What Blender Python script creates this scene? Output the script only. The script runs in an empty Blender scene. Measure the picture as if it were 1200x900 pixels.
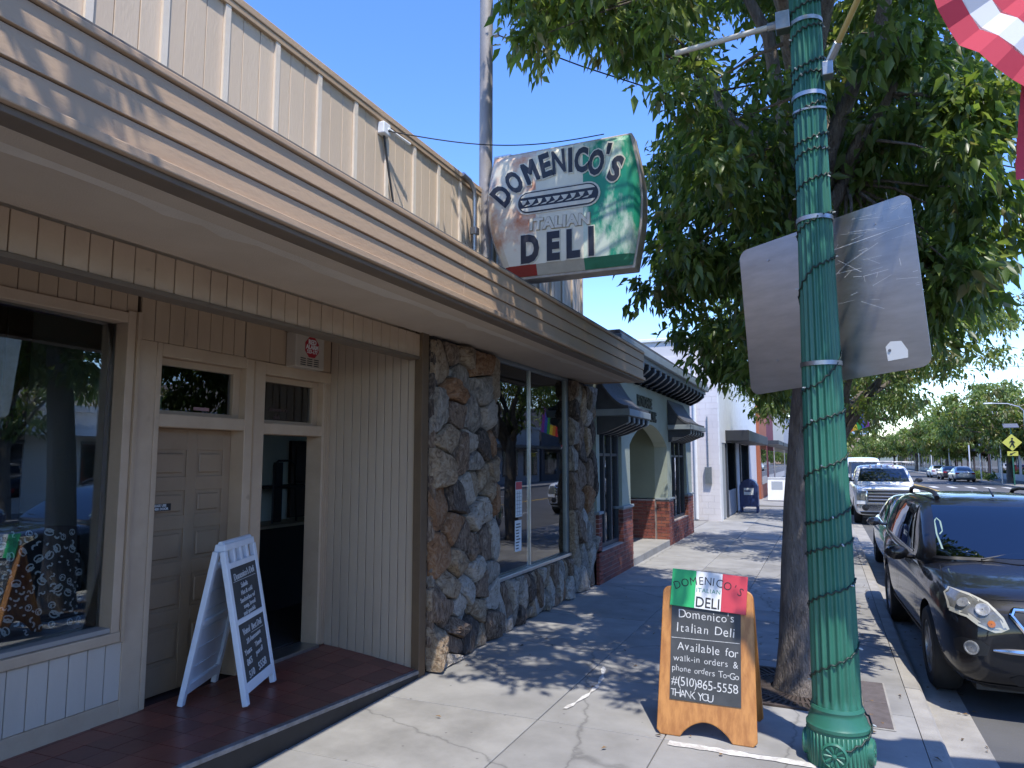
import bpy, bmesh, math, random
from math import radians as rad, sin, cos, pi
from mathutils import Vector, Matrix, Euler
from mathutils.bvhtree import BVHTree
import numpy as np

SC = bpy.context.scene
COL = SC.collection
random.seed(7)

# ------------------------------------------------------------------ camera
cam_d = bpy.data.cameras.new('camera')
cam_d.sensor_width = 36.0
cam_d.lens = 832 / 1200 * 36.0
cam_d.clip_start = 0.05
cam_d.clip_end = 6000
cam = bpy.data.objects.new('camera', cam_d)
COL.objects.link(cam)
cam.location = (0, 0, 2.0)
cam.rotation_euler = (rad(90 + 6.04), 0, rad(23.66))
SC.camera = cam

# ------------------------------------------------------------------ sky, sun, exposure
SUN_EL = rad(64.5)
SUN_V = Vector((0.62 * cos(SUN_EL), -0.785 * cos(SUN_EL), sin(SUN_EL))).normalized()
world = bpy.data.worlds.new('World')
SC.world = world
world.use_nodes = True
wn = world.node_tree.nodes
wl = world.node_tree.links
bg = wn.get('Background') or wn.new('ShaderNodeBackground')
sky = wn.new('ShaderNodeTexSky')
sky.sky_type = 'NISHITA'
sky.sun_disc = False
sky.sun_elevation = SUN_EL
sky.sun_rotation = math.atan2(SUN_V.x, SUN_V.y)
sky.altitude = 10
sky.air_density = 1.0
sky.dust_density = 0.1
sky.ozone_density = 3.0
hs = wn.new('ShaderNodeHueSaturation')
hs.inputs['Saturation'].default_value = 1.24
hs.inputs['Hue'].default_value = 0.515
wl.new(sky.outputs[0], hs.inputs['Color'])
wl.new(hs.outputs[0], bg.inputs[0])
bg.inputs[1].default_value = 0.15
sun_d = bpy.data.lights.new('sun', 'SUN')
sun_d.energy = 2.25
sun_d.angle = rad(0.53)
sun_d.color = (1.0, 0.95, 0.87)
sun = bpy.data.objects.new('sun', sun_d)
COL.objects.link(sun)
sun.rotation_euler = (-SUN_V).to_track_quat('-Z', 'Y').to_euler()
sun.location = SUN_V * 60
SC.view_settings.view_transform = 'Standard'
SC.view_settings.look = 'None'
SC.view_settings.exposure = 1.42
SC.view_settings.gamma = 1.0
SC.view_settings.use_curve_mapping = False
SC.cycles.max_bounces = 8
SC.cycles.transparent_max_bounces = 16
SC.cycles.use_denoising = True
SC.cycles.caustics_reflective = False
SC.cycles.caustics_refractive = False

# ------------------------------------------------------------------ materials
MATS = {}


def mat(name, c, rough=0.6, metal=0.0, c2=None, scale=6.0, detail=6, bump=0.0, bscale=None, spec=0.5,
        stretch=(1, 1, 1), lo=0.35, hi=0.65, coat=0.0, bdist=0.02, spots=None):
    """principled paint with procedural variation: noise between two colours, fine relief and dark/pale specks"""
    if name in MATS:
        return MATS[name]
    m = bpy.data.materials.new(name)
    m.use_nodes = True
    nt = m.node_tree
    N, L = nt.nodes, nt.links
    p = N['Principled BSDF']
    p.inputs['Base Color'].default_value = (*c, 1)
    p.inputs['Roughness'].default_value = rough
    p.inputs['Metallic'].default_value = metal
    p.inputs['Specular IOR Level'].default_value = spec
    if coat:
        p.inputs['Coat Weight'].default_value = coat
        p.inputs['Coat Roughness'].default_value = 0.06
    if c2 or bump or spots:
        tc = N.new('ShaderNodeTexCoord')
        mp = N.new('ShaderNodeMapping')
        mp.inputs['Scale'].default_value = stretch
        L.new(tc.outputs['Object'], mp.inputs['Vector'])
    col = None
    if c2:
        nz = N.new('ShaderNodeTexNoise')
        nz.inputs['Scale'].default_value = scale
        nz.inputs['Detail'].default_value = detail
        nz.inputs['Roughness'].default_value = 0.62
        L.new(mp.outputs[0], nz.inputs['Vector'])
        r = N.new('ShaderNodeValToRGB')
        r.color_ramp.elements[0].position = lo
        r.color_ramp.elements[1].position = hi
        r.color_ramp.elements[0].color = (*c, 1)
        r.color_ramp.elements[1].color = (*c2, 1)
        L.new(nz.outputs['Fac'], r.inputs['Fac'])
        col = r.outputs['Color']
    if spots:
        sc_, colr, th = spots
        n2 = N.new('ShaderNodeTexNoise')
        n2.inputs['Scale'].default_value = sc_
        n2.inputs['Detail'].default_value = 3
        L.new(mp.outputs[0], n2.inputs['Vector'])
        r2 = N.new('ShaderNodeValToRGB')
        r2.color_ramp.elements[0].position = th
        r2.color_ramp.elements[1].position = th + 0.07
        L.new(n2.outputs['Fac'], r2.inputs['Fac'])
        mx = N.new('ShaderNodeMix')
        mx.data_type = 'RGBA'
        L.new(r2.outputs['Color'], mx.inputs[0])
        if col is not None:
            L.new(col, mx.inputs[6])
        else:
            mx.inputs[6].default_value = (*c, 1)
        mx.inputs[7].default_value = (*colr, 1)
        col = mx.outputs[2]
    if name.startswith('concrete'):        # gum spots, hairline cracks and grime
        for kind, sc_, lo_, hi_, dk in (('gum', 6.0, 0.04, 0.075, 0.55), ('crack', 0.33, 0.0012, 0.0045, 0.62)):
            vo = N.new('ShaderNodeTexVoronoi')
            vo.inputs['Scale'].default_value = sc_
            if kind == 'crack':
                vo.feature = 'DISTANCE_TO_EDGE'
                dn = N.new('ShaderNodeTexNoise')
                dn.inputs['Scale'].default_value = 5
                dn.inputs['Detail'].default_value = 6
                ad = N.new('ShaderNodeVectorMath')
                ad.operation = 'MULTIPLY_ADD'
                ad.inputs[1].default_value = (0.22, 0.22, 0.0)
                L.new(mp.outputs[0], dn.inputs['Vector'])
                L.new(dn.outputs['Color'], ad.inputs[0])
                L.new(mp.outputs[0], ad.inputs[2])
                L.new(ad.outputs[0], vo.inputs['Vector'])
            else:
                L.new(mp.outputs[0], vo.inputs['Vector'])
            rr = N.new('ShaderNodeValToRGB')
            rr.color_ramp.elements[0].position = lo_
            rr.color_ramp.elements[1].position = hi_
            rr.color_ramp.elements[0].color = (dk, dk, dk, 1)
            rr.color_ramp.elements[1].color = (1, 1, 1, 1)
            L.new(vo.outputs['Distance'], rr.inputs[0])
            mm = N.new('ShaderNodeMix')
            mm.data_type = 'RGBA'
            mm.blend_type = 'MULTIPLY'
            mm.inputs[0].default_value = 1.0
            L.new(col, mm.inputs[6])
            L.new(rr.outputs[0], mm.inputs[7])
            col = mm.outputs[2]
    if col is not None:
        L.new(col, p.inputs['Base Color'])
    if bump:
        nb = N.new('ShaderNodeTexNoise')
        nb.inputs['Scale'].default_value = bscale or scale * 4
        nb.inputs['Detail'].default_value = 5
        L.new(mp.outputs[0], nb.inputs['Vector'])
        b = N.new('ShaderNodeBump')
        b.inputs['Strength'].default_value = bump
        b.inputs['Distance'].default_value = bdist
        L.new(nb.outputs['Fac'], b.inputs['Height'])
        L.new(b.outputs[0], p.inputs['Normal'])
    MATS[name] = m
    return m


def glass(name, tint=(0.75, 0.8, 0.8), ior=1.5, rough=0.0, minr=0.04):
    """thin pane: clear see-through plus mirror reflection by angle"""
    if name in MATS:
        return MATS[name]
    m = bpy.data.materials.new(name)
    m.use_nodes = True
    nt = m.node_tree
    N, L = nt.nodes, nt.links
    N.clear()
    out = N.new('ShaderNodeOutputMaterial')
    t = N.new('ShaderNodeBsdfTransparent')
    t.inputs[0].default_value = (*tint, 1)
    g = N.new('ShaderNodeBsdfGlossy')
    g.inputs['Color'].default_value = (0.95, 0.97, 1, 1)
    g.inputs['Roughness'].default_value = rough
    f = N.new('ShaderNodeFresnel')
    f.inputs[0].default_value = ior
    a = N.new('ShaderNodeMath')
    a.operation = 'MULTIPLY_ADD'
    a.inputs[1].default_value = 1.0
    a.inputs[2].default_value = minr
    a.use_clamp = True
    L.new(f.outputs[0], a.inputs[0])
    mx = N.new('ShaderNodeMixShader')
    L.new(a.outputs[0], mx.inputs[0])
    L.new(t.outputs[0], mx.inputs[1])
    L.new(g.outputs[0], mx.inputs[2])
    L.new(mx.outputs[0], out.inputs[0])
    MATS[name] = m
    return m


def leafmat(name, c, tr, rough=0.38):
    m = bpy.data.materials.new(name)
    m.use_nodes = True
    N, L = m.node_tree.nodes, m.node_tree.links
    p = N['Principled BSDF']
    p.inputs['Base Color'].default_value = (*c, 1)
    p.inputs['Roughness'].default_value = rough
    t = N.new('ShaderNodeBsdfTranslucent')
    t.inputs[0].default_value = (*tr, 1)
    mx = N.new('ShaderNodeMixShader')
    mx.inputs[0].default_value = 0.38
    L.new(p.outputs[0], mx.inputs[1])
    L.new(t.outputs[0], mx.inputs[2])
    L.new(mx.outputs[0], N['Material Output'].inputs[0])
    return m


# ------------------------------------------------------------------ mesh helpers
class MB:
    """collects shapes (in world or local coordinates) and links them as one mesh object"""

    def __init__(s):
        s.v, s.f, s.mi = [], [], []

    def add(s, vs, fs, mi=0):
        o = len(s.v)
        s.v += [tuple(x) for x in vs]
        s.f += [tuple(i + o for i in f) for f in fs]
        s.mi += [mi] * len(fs)
        return s

    def box(s, x0, x1, y0, y1, z0, z1, mi=0):
        x0, x1 = min(x0, x1), max(x0, x1)
        y0, y1 = min(y0, y1), max(y0, y1)
        z0, z1 = min(z0, z1), max(z0, z1)
        return s.add([(x0, y0, z0), (x1, y0, z0), (x1, y1, z0), (x0, y1, z0), (x0, y0, z1), (x1, y0, z1), (x1, y1, z1), (x0, y1, z1)],
                     [(0, 3, 2, 1), (4, 5, 6, 7), (0, 1, 5, 4), (1, 2, 6, 5), (2, 3, 7, 6), (3, 0, 4, 7)], mi)

    def hexa(s, p, mi=0):
        return s.add(p, [(0, 3, 2, 1), (4, 5, 6, 7), (0, 1, 5, 4), (1, 2, 6, 5), (2, 3, 7, 6), (3, 0, 4, 7)], mi)

    def obox(s, M, sx, sy, sz, mi=0):
        vs = [M @ Vector((a * sx / 2, b * sy / 2, c * sz / 2)) for c in (-1, 1) for a, b in ((-1, -1), (1, -1), (1, 1), (-1, 1))]
        return s.hexa(vs, mi)

    def tube(s, pts, r, n=8, mi=0, cap=True):
        pts = [Vector(p) for p in pts]
        rs = r if isinstance(r, (list, tuple)) else [r] * len(pts)
        o = []
        prev = None
        for i, p in enumerate(pts):
            t = (pts[min(i + 1, len(pts) - 1)] - pts[max(i - 1, 0)]).normalized()
            if prev is None:
                a = t.orthogonal().normalized()
            else:
                a = (prev - t * prev.dot(t))
                a = a.normalized() if a.length > 1e-6 else t.orthogonal().normalized()
            prev = a
            b = t.cross(a)
            o += [p + (a * cos(2 * pi * k / n) + b * sin(2 * pi * k / n)) * rs[i] for k in range(n)]
        fs = []
        for i in range(len(pts) - 1):
            for k in range(n):
                fs.append((i * n + k, i * n + (k + 1) % n, (i + 1) * n + (k + 1) % n, (i + 1) * n + k))
        if cap:
            fs.append(tuple(range(n - 1, -1, -1)))
            fs.append(tuple(range((len(pts) - 1) * n, len(pts) * n)))
        return s.add(o, fs, mi)

    def lathe(s, prof, n=24, M=None, mi=0, cap=True):
        """prof: list of (r, z) about the local z axis"""
        M = M or Matrix()
        vs, fs = [], []
        for r, z in prof:
            for k in range(n):
                a = 2 * pi * k / n
                vs.append(M @ Vector((r * cos(a), r * sin(a), z)))
        for i in range(len(prof) - 1):
            for k in range(n):
                fs.append((i * n + k, i * n + (k + 1) % n, (i + 1) * n + (k + 1) % n, (i + 1) * n + k))
        if cap:
            fs.append(tuple(range(n - 1, -1, -1)))
            fs.append(tuple(range((len(prof) - 1) * n, len(prof) * n)))
        return s.add(vs, fs, mi)

    def prism(s, poly, M, d, mi=0):
        """2D polygon in local xy (ccw), extruded 0..d along local z"""
        n = len(poly)
        vs = [M @ Vector((x, y, 0)) for x, y in poly] + [M @ Vector((x, y, d)) for x, y in poly]
        fs = [tuple(range(n - 1, -1, -1)), tuple(range(n, 2 * n))]
        for i in range(n):
            j = (i + 1) % n
            fs.append((i, j, n + j, n + i))
        return s.add(vs, fs, mi)

    def build(s, name, mats, parent=None, smooth=False, bevel=0, seg=2, subsurf=0, auto=None):
        me = bpy.data.meshes.new(name)
        org = root_loc(parent)
        me.from_pydata([(a - org[0], b - org[1], c - org[2]) for a, b, c in s.v], [], s.f)
        if not isinstance(mats, (list, tuple)):
            mats = [mats]
        for m in mats:
            me.materials.append(m)
        if len(mats) > 1:
            me.polygons.foreach_set('material_index', s.mi)
        if smooth:
            me.polygons.foreach_set('use_smooth', [True] * len(me.polygons))
            if auto is not None:
                try:
                    me.set_sharp_from_angle(angle=rad(auto))
                except Exception:
                    pass
        me.update()
        ob = bpy.data.objects.new(name, me)
        COL.objects.link(ob)
        if parent is not None:
            ob.parent = parent
        if bevel:
            b = ob.modifiers.new('bevel', 'BEVEL')
            b.width = bevel
            b.segments = seg
            b.limit_method = 'ANGLE'
            b.angle_limit = rad(40)
        if subsurf:
            b = ob.modifiers.new('subsurf', 'SUBSURF')
            b.levels = b.render_levels = subsurf
        return ob


def root_loc(o):
    v = Vector((0, 0, 0))
    while o is not None:
        v += o.location
        o = o.parent
    return v


def tag(o, label=None, cat=None, group=None, kind=None):
    if label:
        o['label'] = label
    if cat:
        o['category'] = cat
    if group:
        o['group'] = group
    if kind:
        o['kind'] = kind
    return o


def thing(name, loc, label, cat, group=None, rz=0.0):
    o = bpy.data.objects.new(name, None)
    o.empty_display_size = 0.2
    COL.objects.link(o)
    o.location = loc
    o.rotation_euler = (0, 0, rz)
    return tag(o, label, cat, group)


def copy_tree(o, parent=None):
    c = o.copy()
    COL.objects.link(c)
    if parent is not None:
        c.parent = parent
    for ch in o.children:
        copy_tree(ch, c)
    return c


def inst(src, name, loc, parent, rot=(0, 0, 0), scale=(1, 1, 1)):
    """another object sharing src's mesh (src may be an object or a mesh); loc in world coordinates"""
    me = src.data if hasattr(src, 'data') else src
    o = bpy.data.objects.new(name, me)
    COL.objects.link(o)
    o.parent = parent
    o.location = Vector(loc) - root_loc(parent)
    o.rotation_euler = rot
    o.scale = scale
    return o


def basis(o, x, y):
    """matrix with origin o, local x and y axes as given, z = x cross y"""
    x = Vector(x).normalized()
    y = Vector(y)
    z = x.cross(y).normalized()
    y = z.cross(x)
    return Matrix(((x.x, y.x, z.x, o[0]), (x.y, y.y, z.y, o[1]), (x.z, y.z, z.z, o[2]), (0, 0, 0, 1)))


def text(name, s, size, m, parent, M, bold=0.0, depth=0.002, align='CENTER', sx=1.0, space=1.0, arc=None):
    """flat lettering as a mesh, M places its local xy plane"""
    cu = bpy.data.curves.new(name, 'FONT')
    cu.body = s
    cu.size = size
    cu.align_x = align
    cu.align_y = 'CENTER'
    cu.offset = bold
    cu.extrude = depth
    cu.resolution_u = 3
    cu.space_character = space
    to = bpy.data.objects.new(name, cu)
    me = bpy.data.meshes.new_from_object(to)
    bpy.data.objects.remove(to)
    bpy.data.curves.remove(cu)
    me.name = name
    org = root_loc(parent)
    T = Matrix.Translation(-org) @ M @ Matrix.Diagonal((sx, 1, 1, 1))
    if arc:
        for v in me.vertices:
            v.co.y += arc(v.co.x)
    me.transform(T)
    me.materials.clear()
    me.materials.append(m)
    o = bpy.data.objects.new(name, me)
    COL.objects.link(o)
    o.parent = parent
    return o


def join_text(name, items, m, parent):
    """several pieces of lettering as one mesh"""
    bm = bmesh.new()
    obs = []
    for it in items:
        o = text(name, *it[0], m, parent, *it[1], **(it[2] if len(it) > 2 else {}))
        bm.from_mesh(o.data)
        obs.append(o)
    for o in obs:
        d = o.data
        bpy.data.objects.remove(o)
        bpy.data.meshes.remove(d)
    me = bpy.data.meshes.new(name)
    bm.to_mesh(me)
    bm.free()
    me.materials.append(m)
    o = bpy.data.objects.new(name, me)
    COL.objects.link(o)
    o.parent = parent
    return o


# ---- palette
TAN = mat('tan_paint', (0.47, 0.335, 0.215), 0.62, c2=(0.41, 0.288, 0.182), scale=2.2, bump=0.12, bscale=60, stretch=(1, 1, 0.35), spots=(4.5, (0.33, 0.235, 0.155), 0.70))
TAN2 = mat('tan_trim_paint', (0.53, 0.385, 0.255), 0.55, c2=(0.465, 0.332, 0.217), scale=3.0, bump=0.1, bscale=50, spots=(5, (0.37, 0.27, 0.18), 0.71))
PALE = mat('pale_siding_paint', (0.69, 0.55, 0.405), 0.6, c2=(0.62, 0.487, 0.355), scale=1.6, bump=0.12, bscale=70, stretch=(1, 1, 0.25))
PALE2 = mat('pale_batten_paint', (0.78, 0.68, 0.55), 0.55, c2=(0.70, 0.60, 0.48), scale=4, bump=0.1)
FASC = mat('fascia_paint', (0.47, 0.325, 0.205), 0.62, c2=(0.42, 0.285, 0.178), scale=1.3, bump=0.12, bscale=35, stretch=(1, 0.4, 1),
           spots=(7, (0.36, 0.245, 0.155), 0.72))
SOFF = mat('soffit_stucco', (0.53, 0.42, 0.305), 0.85, c2=(0.46, 0.36, 0.26), scale=1.1, bump=0.15, bscale=120)
DOORM = mat('door_paint', (0.33, 0.225, 0.135), 0.5, c2=(0.285, 0.19, 0.113), scale=3, bump=0.1, bscale=60)
DKTRIM = mat('brown_trim_paint', (0.17, 0.12, 0.075), 0.6, c2=(0.14, 0.10, 0.065), scale=4)
KNEE = mat('knee_wall_paint', (0.58, 0.485, 0.385), 0.6, c2=(0.52, 0.43, 0.335), scale=2.5, bump=0.12, bscale=60, stretch=(1, 1, 0.3))
TILEM = [mat('quarry_tile', (0.235, 0.072, 0.048), 0.36, c2=(0.18, 0.057, 0.039), scale=7, bump=0.06),
         mat('quarry_tile_dark', (0.18, 0.06, 0.042), 0.40, c2=(0.14, 0.049, 0.036), scale=7, bump=0.06)]
GROUT = mat('grout', (0.07, 0.035, 0.03), 0.9)
BLACKP = mat('black_riser_paint', (0.008, 0.0085, 0.0095), 0.6, c2=(0.015, 0.0155, 0.017), scale=9)
CONC = mat('concrete', (0.295, 0.288, 0.272), 0.88, c2=(0.205, 0.2, 0.188), scale=1.3, detail=9, bump=0.25, bscale=120, bdist=0.004, spots=(26, (0.19, 0.18, 0.165), 0.72))
CONC2 = mat('concrete_pale', (0.325, 0.317, 0.298), 0.88, c2=(0.23, 0.224, 0.21), scale=1.7, detail=9, bump=0.25, bscale=110, bdist=0.004, spots=(21, (0.2, 0.19, 0.175), 0.71))
CONC3 = mat('concrete_worn', (0.29, 0.282, 0.263), 0.9, c2=(0.20, 0.194, 0.18), scale=2.1, detail=9, bump=0.3, bscale=100, bdist=0.005, spots=(17, (0.2, 0.185, 0.165), 0.70))
KERBM = mat('kerb_concrete', (0.36, 0.34, 0.305), 0.88, c2=(0.25, 0.235, 0.21), scale=2.5, detail=8, bump=0.3, bscale=60)
ASPH = mat('asphalt', (0.115, 0.114, 0.112), 0.9, c2=(0.08, 0.08, 0.08), scale=0.7, detail=9, bump=0.5, bscale=160, bdist=0.006, spots=(120, (0.16, 0.155, 0.15), 0.66))
ALU = mat('aluminium', (0.58, 0.59, 0.60), 0.35, 1.0, c2=(0.48, 0.49, 0.50), scale=5)
CHROME = mat('chrome', (0.75, 0.75, 0.76), 0.12, 1.0)
STEEL = mat('galvanised_steel', (0.45, 0.46, 0.47), 0.42, 1.0, c2=(0.36, 0.37, 0.38), scale=20)
BLACK = mat('black_plastic', (0.012, 0.012, 0.013), 0.45)
RUBBER = mat('rubber', (0.018, 0.018, 0.018), 0.75, bump=0.2, bscale=60)
WHITEP = mat('white_plastic', (0.80, 0.82, 0.84), 0.45, c2=(0.74, 0.76, 0.78), scale=8)
WHITE = mat('white_paint', (0.78, 0.78, 0.76), 0.55, c2=(0.70, 0.70, 0.68), scale=4)
CHALKB = mat('chalkboard', (0.035, 0.037, 0.038), 0.6, c2=(0.075, 0.078, 0.08), scale=5, lo=0.3, hi=0.8)
CHALK = mat('chalk', (0.72, 0.72, 0.70), 0.95, c2=(0.45, 0.45, 0.44), scale=90)
INK = mat('black_ink', (0.02, 0.02, 0.022), 0.6)
SIGNG = mat('sign_green', (0.03, 0.42, 0.13), 0.45)
SIGNR = mat('sign_red', (0.55, 0.05, 0.07), 0.45)
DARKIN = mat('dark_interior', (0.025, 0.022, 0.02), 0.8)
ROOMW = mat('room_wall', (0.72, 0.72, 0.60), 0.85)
WOODDK = mat('dark_wood', (0.06, 0.028, 0.016), 0.5, c2=(0.035, 0.018, 0.011), scale=3, stretch=(6, 6, 0.6))
PANE = glass('shop_glass', (0.84, 0.88, 0.87), 1.55, 0.0, 0.05)
CARGL = glass('car_glass', (0.16, 0.19, 0.2), 1.55, 0.0, 0.06)

# ================================================================== THE SETTING
g = MB()
g.add([(-3000, -3000, -0.2), (3000, -3000, -0.2), (3000, 3000, -0.2), (-3000, 3000, -0.2)], [(0, 1, 2, 3)])
tag(g.build('ground', mat('bare_ground', (0.2, 0.19, 0.165), 0.95, c2=(0.15, 0.145, 0.12), scale=0.05)), kind='structure')
g = MB()
g.add([(0.70, -60, -0.13), (13.0, -60, -0.13), (13.0, 600, -0.13), (0.70, 600, -0.13)], [(0, 1, 2, 3)])
road = tag(g.build('road', ASPH), kind='structure')
# painted markings on the road
mk = MB()
YEL = mat('yellow_road_paint', (0.62, 0.40, 0.06), 0.7, c2=(0.5, 0.33, 0.06), scale=5)
LINEW = mat('white_road_paint', (0.68, 0.68, 0.65), 0.75, c2=(0.5, 0.5, 0.48), scale=6)
for dx in (-0.12, 0.05):
    mb = MB()
    mb.add([(6.85 + dx, -40, -0.126), (6.95 + dx, -40, -0.126), (6.95 + dx, 400, -0.126), (6.85 + dx, 400, -0.126)], [(0, 1, 2, 3)])
    mb.build('centre_line', YEL, road)
mb = MB()
mb.add([(0, 0, 0), (0.1, 0, 0), (0.1, 3, 0), (0, 3, 0)], [(0, 1, 2, 3)])
dash = None
for y in range(-12, 200, 12):
    for x in (3.9, 9.9):
        if dash is None:
            dash = MB().add([(-0.05, 0, 0), (0.05, 0, 0), (0.05, 3, 0), (-0.05, 3, 0)], [(0, 1, 2, 3)]).build('lane_dash', LINEW, road)
            dash.location = (x, y, -0.126)
        else:
            inst(dash, 'lane_dash', (x, y, -0.126), road)
bar = None
for k in range(10):
    o = MB().add([(-0.2, 0, 0), (0.2, 0, 0), (0.2, 3, 0), (-0.2, 3, 0)], [(0, 1, 2, 3)]).build('crossing_bar', LINEW, road) if bar is None else inst(bar, 'crossing_bar', (0, 0, 0), road)
    bar = bar or o
    o.location = (1.6 + k * 1.2, 62, -0.126)

# pavement: bed, slabs with open joints, beyond them one sheet
g = MB()
g.box(-9.5, 0.56, -14, 33.0, -0.19, -0.016)
side = tag(g.build('sidewalk', mat('joint_dirt', (0.10, 0.093, 0.08), 0.95)), kind='structure')
xs = [-3.56, -2.12, -1.15, -0.15, 0.555]
ys = [5.33 + 1.22 * k for k in range(-9, 23)]
rs = random.Random(3)
for j in range(len(ys) - 1):
    for i in range(4):
        x0, x1, y0, y1 = xs[i] + 0.004, xs[i + 1] - 0.004, ys[j] + 0.004, ys[j + 1] - 0.004
        if i == 3:
            x0, x1 = xs[3] + 0.004, xs[4]
        dz = rs.uniform(-0.003, 0.0015)
        mb = MB().box(x0, x1, y0, y1, -0.09, dz)
        mb.build('paving_slab', rs.choice((CONC, CONC, CONC2, CONC3)), side, bevel=0.006)
# driveway apron between the clinic and the white building, and the strip in front of the clinic
MB().box(-9.0, -3.57, 20.2, 24.0, -0.12, -0.002).build('driveway_apron', CONC3, side)
MB().box(-9.4, 0.555, 33.01, 420, -0.12, -0.002).build('far_paving', CONC, side)
# the pale residue line and the looping chalk mark on the slabs
STREAK = mat('paint_streak', (0.62, 0.61, 0.58), 0.9, c2=(0.42, 0.40, 0.37), scale=14, lo=0.42, hi=0.6)
mb = MB()
rs2 = random.Random(11)
prev = None
for k in range(24):
    x = -1.10 + k * 0.055
    w0, w1 = 0.018 + rs2.random() * 0.02, 0.018 + rs2.random() * 0.025
    cur = ((x, 5.26 - w0, 0.0045), (x, 5.28 + w1, 0.0045))
    if prev:
        mb.add([prev[0], cur[0], cur[1], prev[1]], [(0, 1, 2, 3)])
    prev = cur
mb.build('residue_line', STREAK, side)
mb = MB()
prev = None
for k in range(15):
    t = k / 14
    y = 5.62 + 1.25 * t
    x = -2.0 + 0.10 * sin(t * 3.0) - 0.06 * t
    w = 0.016 + 0.012 * sin(k * 2.1)
    cur = ((x - w, y, 0.005), (x + w, y + 0.01, 0.005))
    if prev:
        mb.add([prev[0], prev[1], cur[1], cur[0]], [(0, 1, 2, 3)])
    prev = cur
mb.build('paint_streak', STREAK, side)

# kerb in lengths
kp = [(0.56, -0.2), (0.715, -0.2), (0.70, -0.03), (0.675, -0.004), (0.56, -0.001)]
kerb = tag(MB().box(0.565, 0.70, -14, 420, -0.25, -0.135).build('kerb', KERBM), kind='structure')
src = None
for k in range(40):
    y = -14 + k * 3.05
    if src is None:
        Mx = Matrix(((1, 0, 0, 0), (0, 0, 1, 0), (0, 1, 0, 0), (0, 0, 0, 1)))
        src = MB().prism([(a, b) for a, b in reversed(kp)], Mx, 3.04).build('kerb_length', KERBM, kerb, bevel=0.008)
        src.location = (0, y, 0)
    else:
        inst(src, 'kerb_length', (0, y, rs.uniform(-0.002, 0.002)), kerb)
# gutter pan
tag(MB().box(0.716, 1.02, -14, 420, -0.2, -0.122).build('gutter', KERBM), kind='structure')
# far side of the street
tag(MB().box(13.0, 16.5, -60, 420, -0.2, 0.0).build('far_sidewalk', CONC, bevel=0.02), kind='structure')
# utility cover let into the pavement by the kerb
uc = thing('utility_cover', (0.29, 6.75, 0.0), 'dark rectangular utility cover set flush in the sidewalk behind the green lamp post', 'utility cover')
VAULT = mat('vault_lid', (0.13, 0.11, 0.105), 0.85, c2=(0.09, 0.075, 0.07), scale=10, bump=0.3, bscale=90)
MB().box(0.19, 0.40, 6.15, 7.38, 0.002, 0.007).build('frame', KERBM, uc)
MB().box(0.205, 0.385, 6.17, 6.76, 0.0075, 0.012).build('lid', VAULT, uc, bevel=0.003)
MB().box(0.205, 0.385, 6.77, 7.36, 0.0075, 0.012).build('lid', VAULT, uc, bevel=0.003)
# low hills at the end of the street
hm = MB()
rs3 = random.Random(5)
for i in range(40):
    x = -900 + i * 50
    hm_z = 22 + 10 * sin(i * 0.7) + 6 * sin(i * 1.9)
    if i:
        hm.hexa([(px_, 1500, -1), (x, 1500, -1), (x, 1800, -1), (px_, 1800, -1), (px_, 1560, pz_), (x, 1560, hm_z), (x, 1740, hm_z), (px_, 1740, pz_)])
    px_, pz_ = x, hm_z
tag(hm.build('hills', mat('hill_scrub', (0.10, 0.13, 0.11), 0.95, c2=(0.14, 0.16, 0.14), scale=0.02)), kind='structure')

# ================================================================== THE DELI BUILDING
deli = thing('shop_building', (-4.6, 5.5, 0), 'tan single-storey shop with deep wooden canopy, board siding and rubble stone front', 'shop')
XF = -4.6          # recessed shop front
XS = -3.48         # stone front
ZT = 0.2           # tiled entry level


def step_z(y):
    return 0.22 + (0.06 - 0.22) * min(1, max(0, (y - 3.2) / 2.75))


# --- tiled entry step: bed, tiles, nosing, black riser
mb = MB()
mb.hexa([(-4.9, 0.0, -0.1), (-3.515, 0.0, -0.1), (-3.515, 5.9, -0.1), (-4.9, 5.9, -0.1),
         (-4.9, 0.0, ZT - 0.012), (-3.515, 0.0, step_z(0) - 0.012), (-3.515, 5.9, step_z(5.9) - 0.012), (-4.9, 5.9, ZT - 0.012)])
mb.build('entry_step', GROUT, deli)
rt = random.Random(2)
tw = 0.203
for i in range(6):
    xa, xb = -3.545 - tw * i - 0.003, -3.545 - tw * (i + 1) + 0.003
    if xb < -4.62:
        xb = -4.62
    for j in range(29):
        ya, yb = 5.86 - tw * (j + 1) + 0.003, 5.86 - tw * j - 0.003

        def zz(x, y):
            t = (x - (-4.75)) / (-3.5 + 4.75)
            return ZT + (step_z(y) - ZT) * max(0, t) ** 1.5
        pts = [(xb, ya), (xa, ya), (xa, yb), (xb, yb)]
        jig = rt.uniform(-0.0012, 0.0012)
        MB().hexa([(x, y, zz(x, y) - 0.014) for x, y in pts] + [(x, y, zz(x, y) + jig) for x, y in pts]).build('floor_tile', rt.choice(TILEM), deli)
mb = MB()
for a, b in ((0.0, 3.2), (3.2, 5.86)):
    mb.hexa([(-3.543, a, step_z(a) - 0.03), (-3.50, a, step_z(a) - 0.03), (-3.50, b, step_z(b) - 0.03), (-3.543, b, step_z(b) - 0.03),
             (-3.543, a, step_z(a) + 0.004), (-3.50, a, step_z(a) + 0.002), (-3.50, b, step_z(b) + 0.002), (-3.543, b, step_z(b) + 0.004)])
mb.build('step_nosing', mat('nosing_metal', (0.30, 0.31, 0.33), 0.5, 0.6, c2=(0.18, 0.185, 0.195), scale=12), deli, bevel=0.004)
mb = MB()
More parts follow.
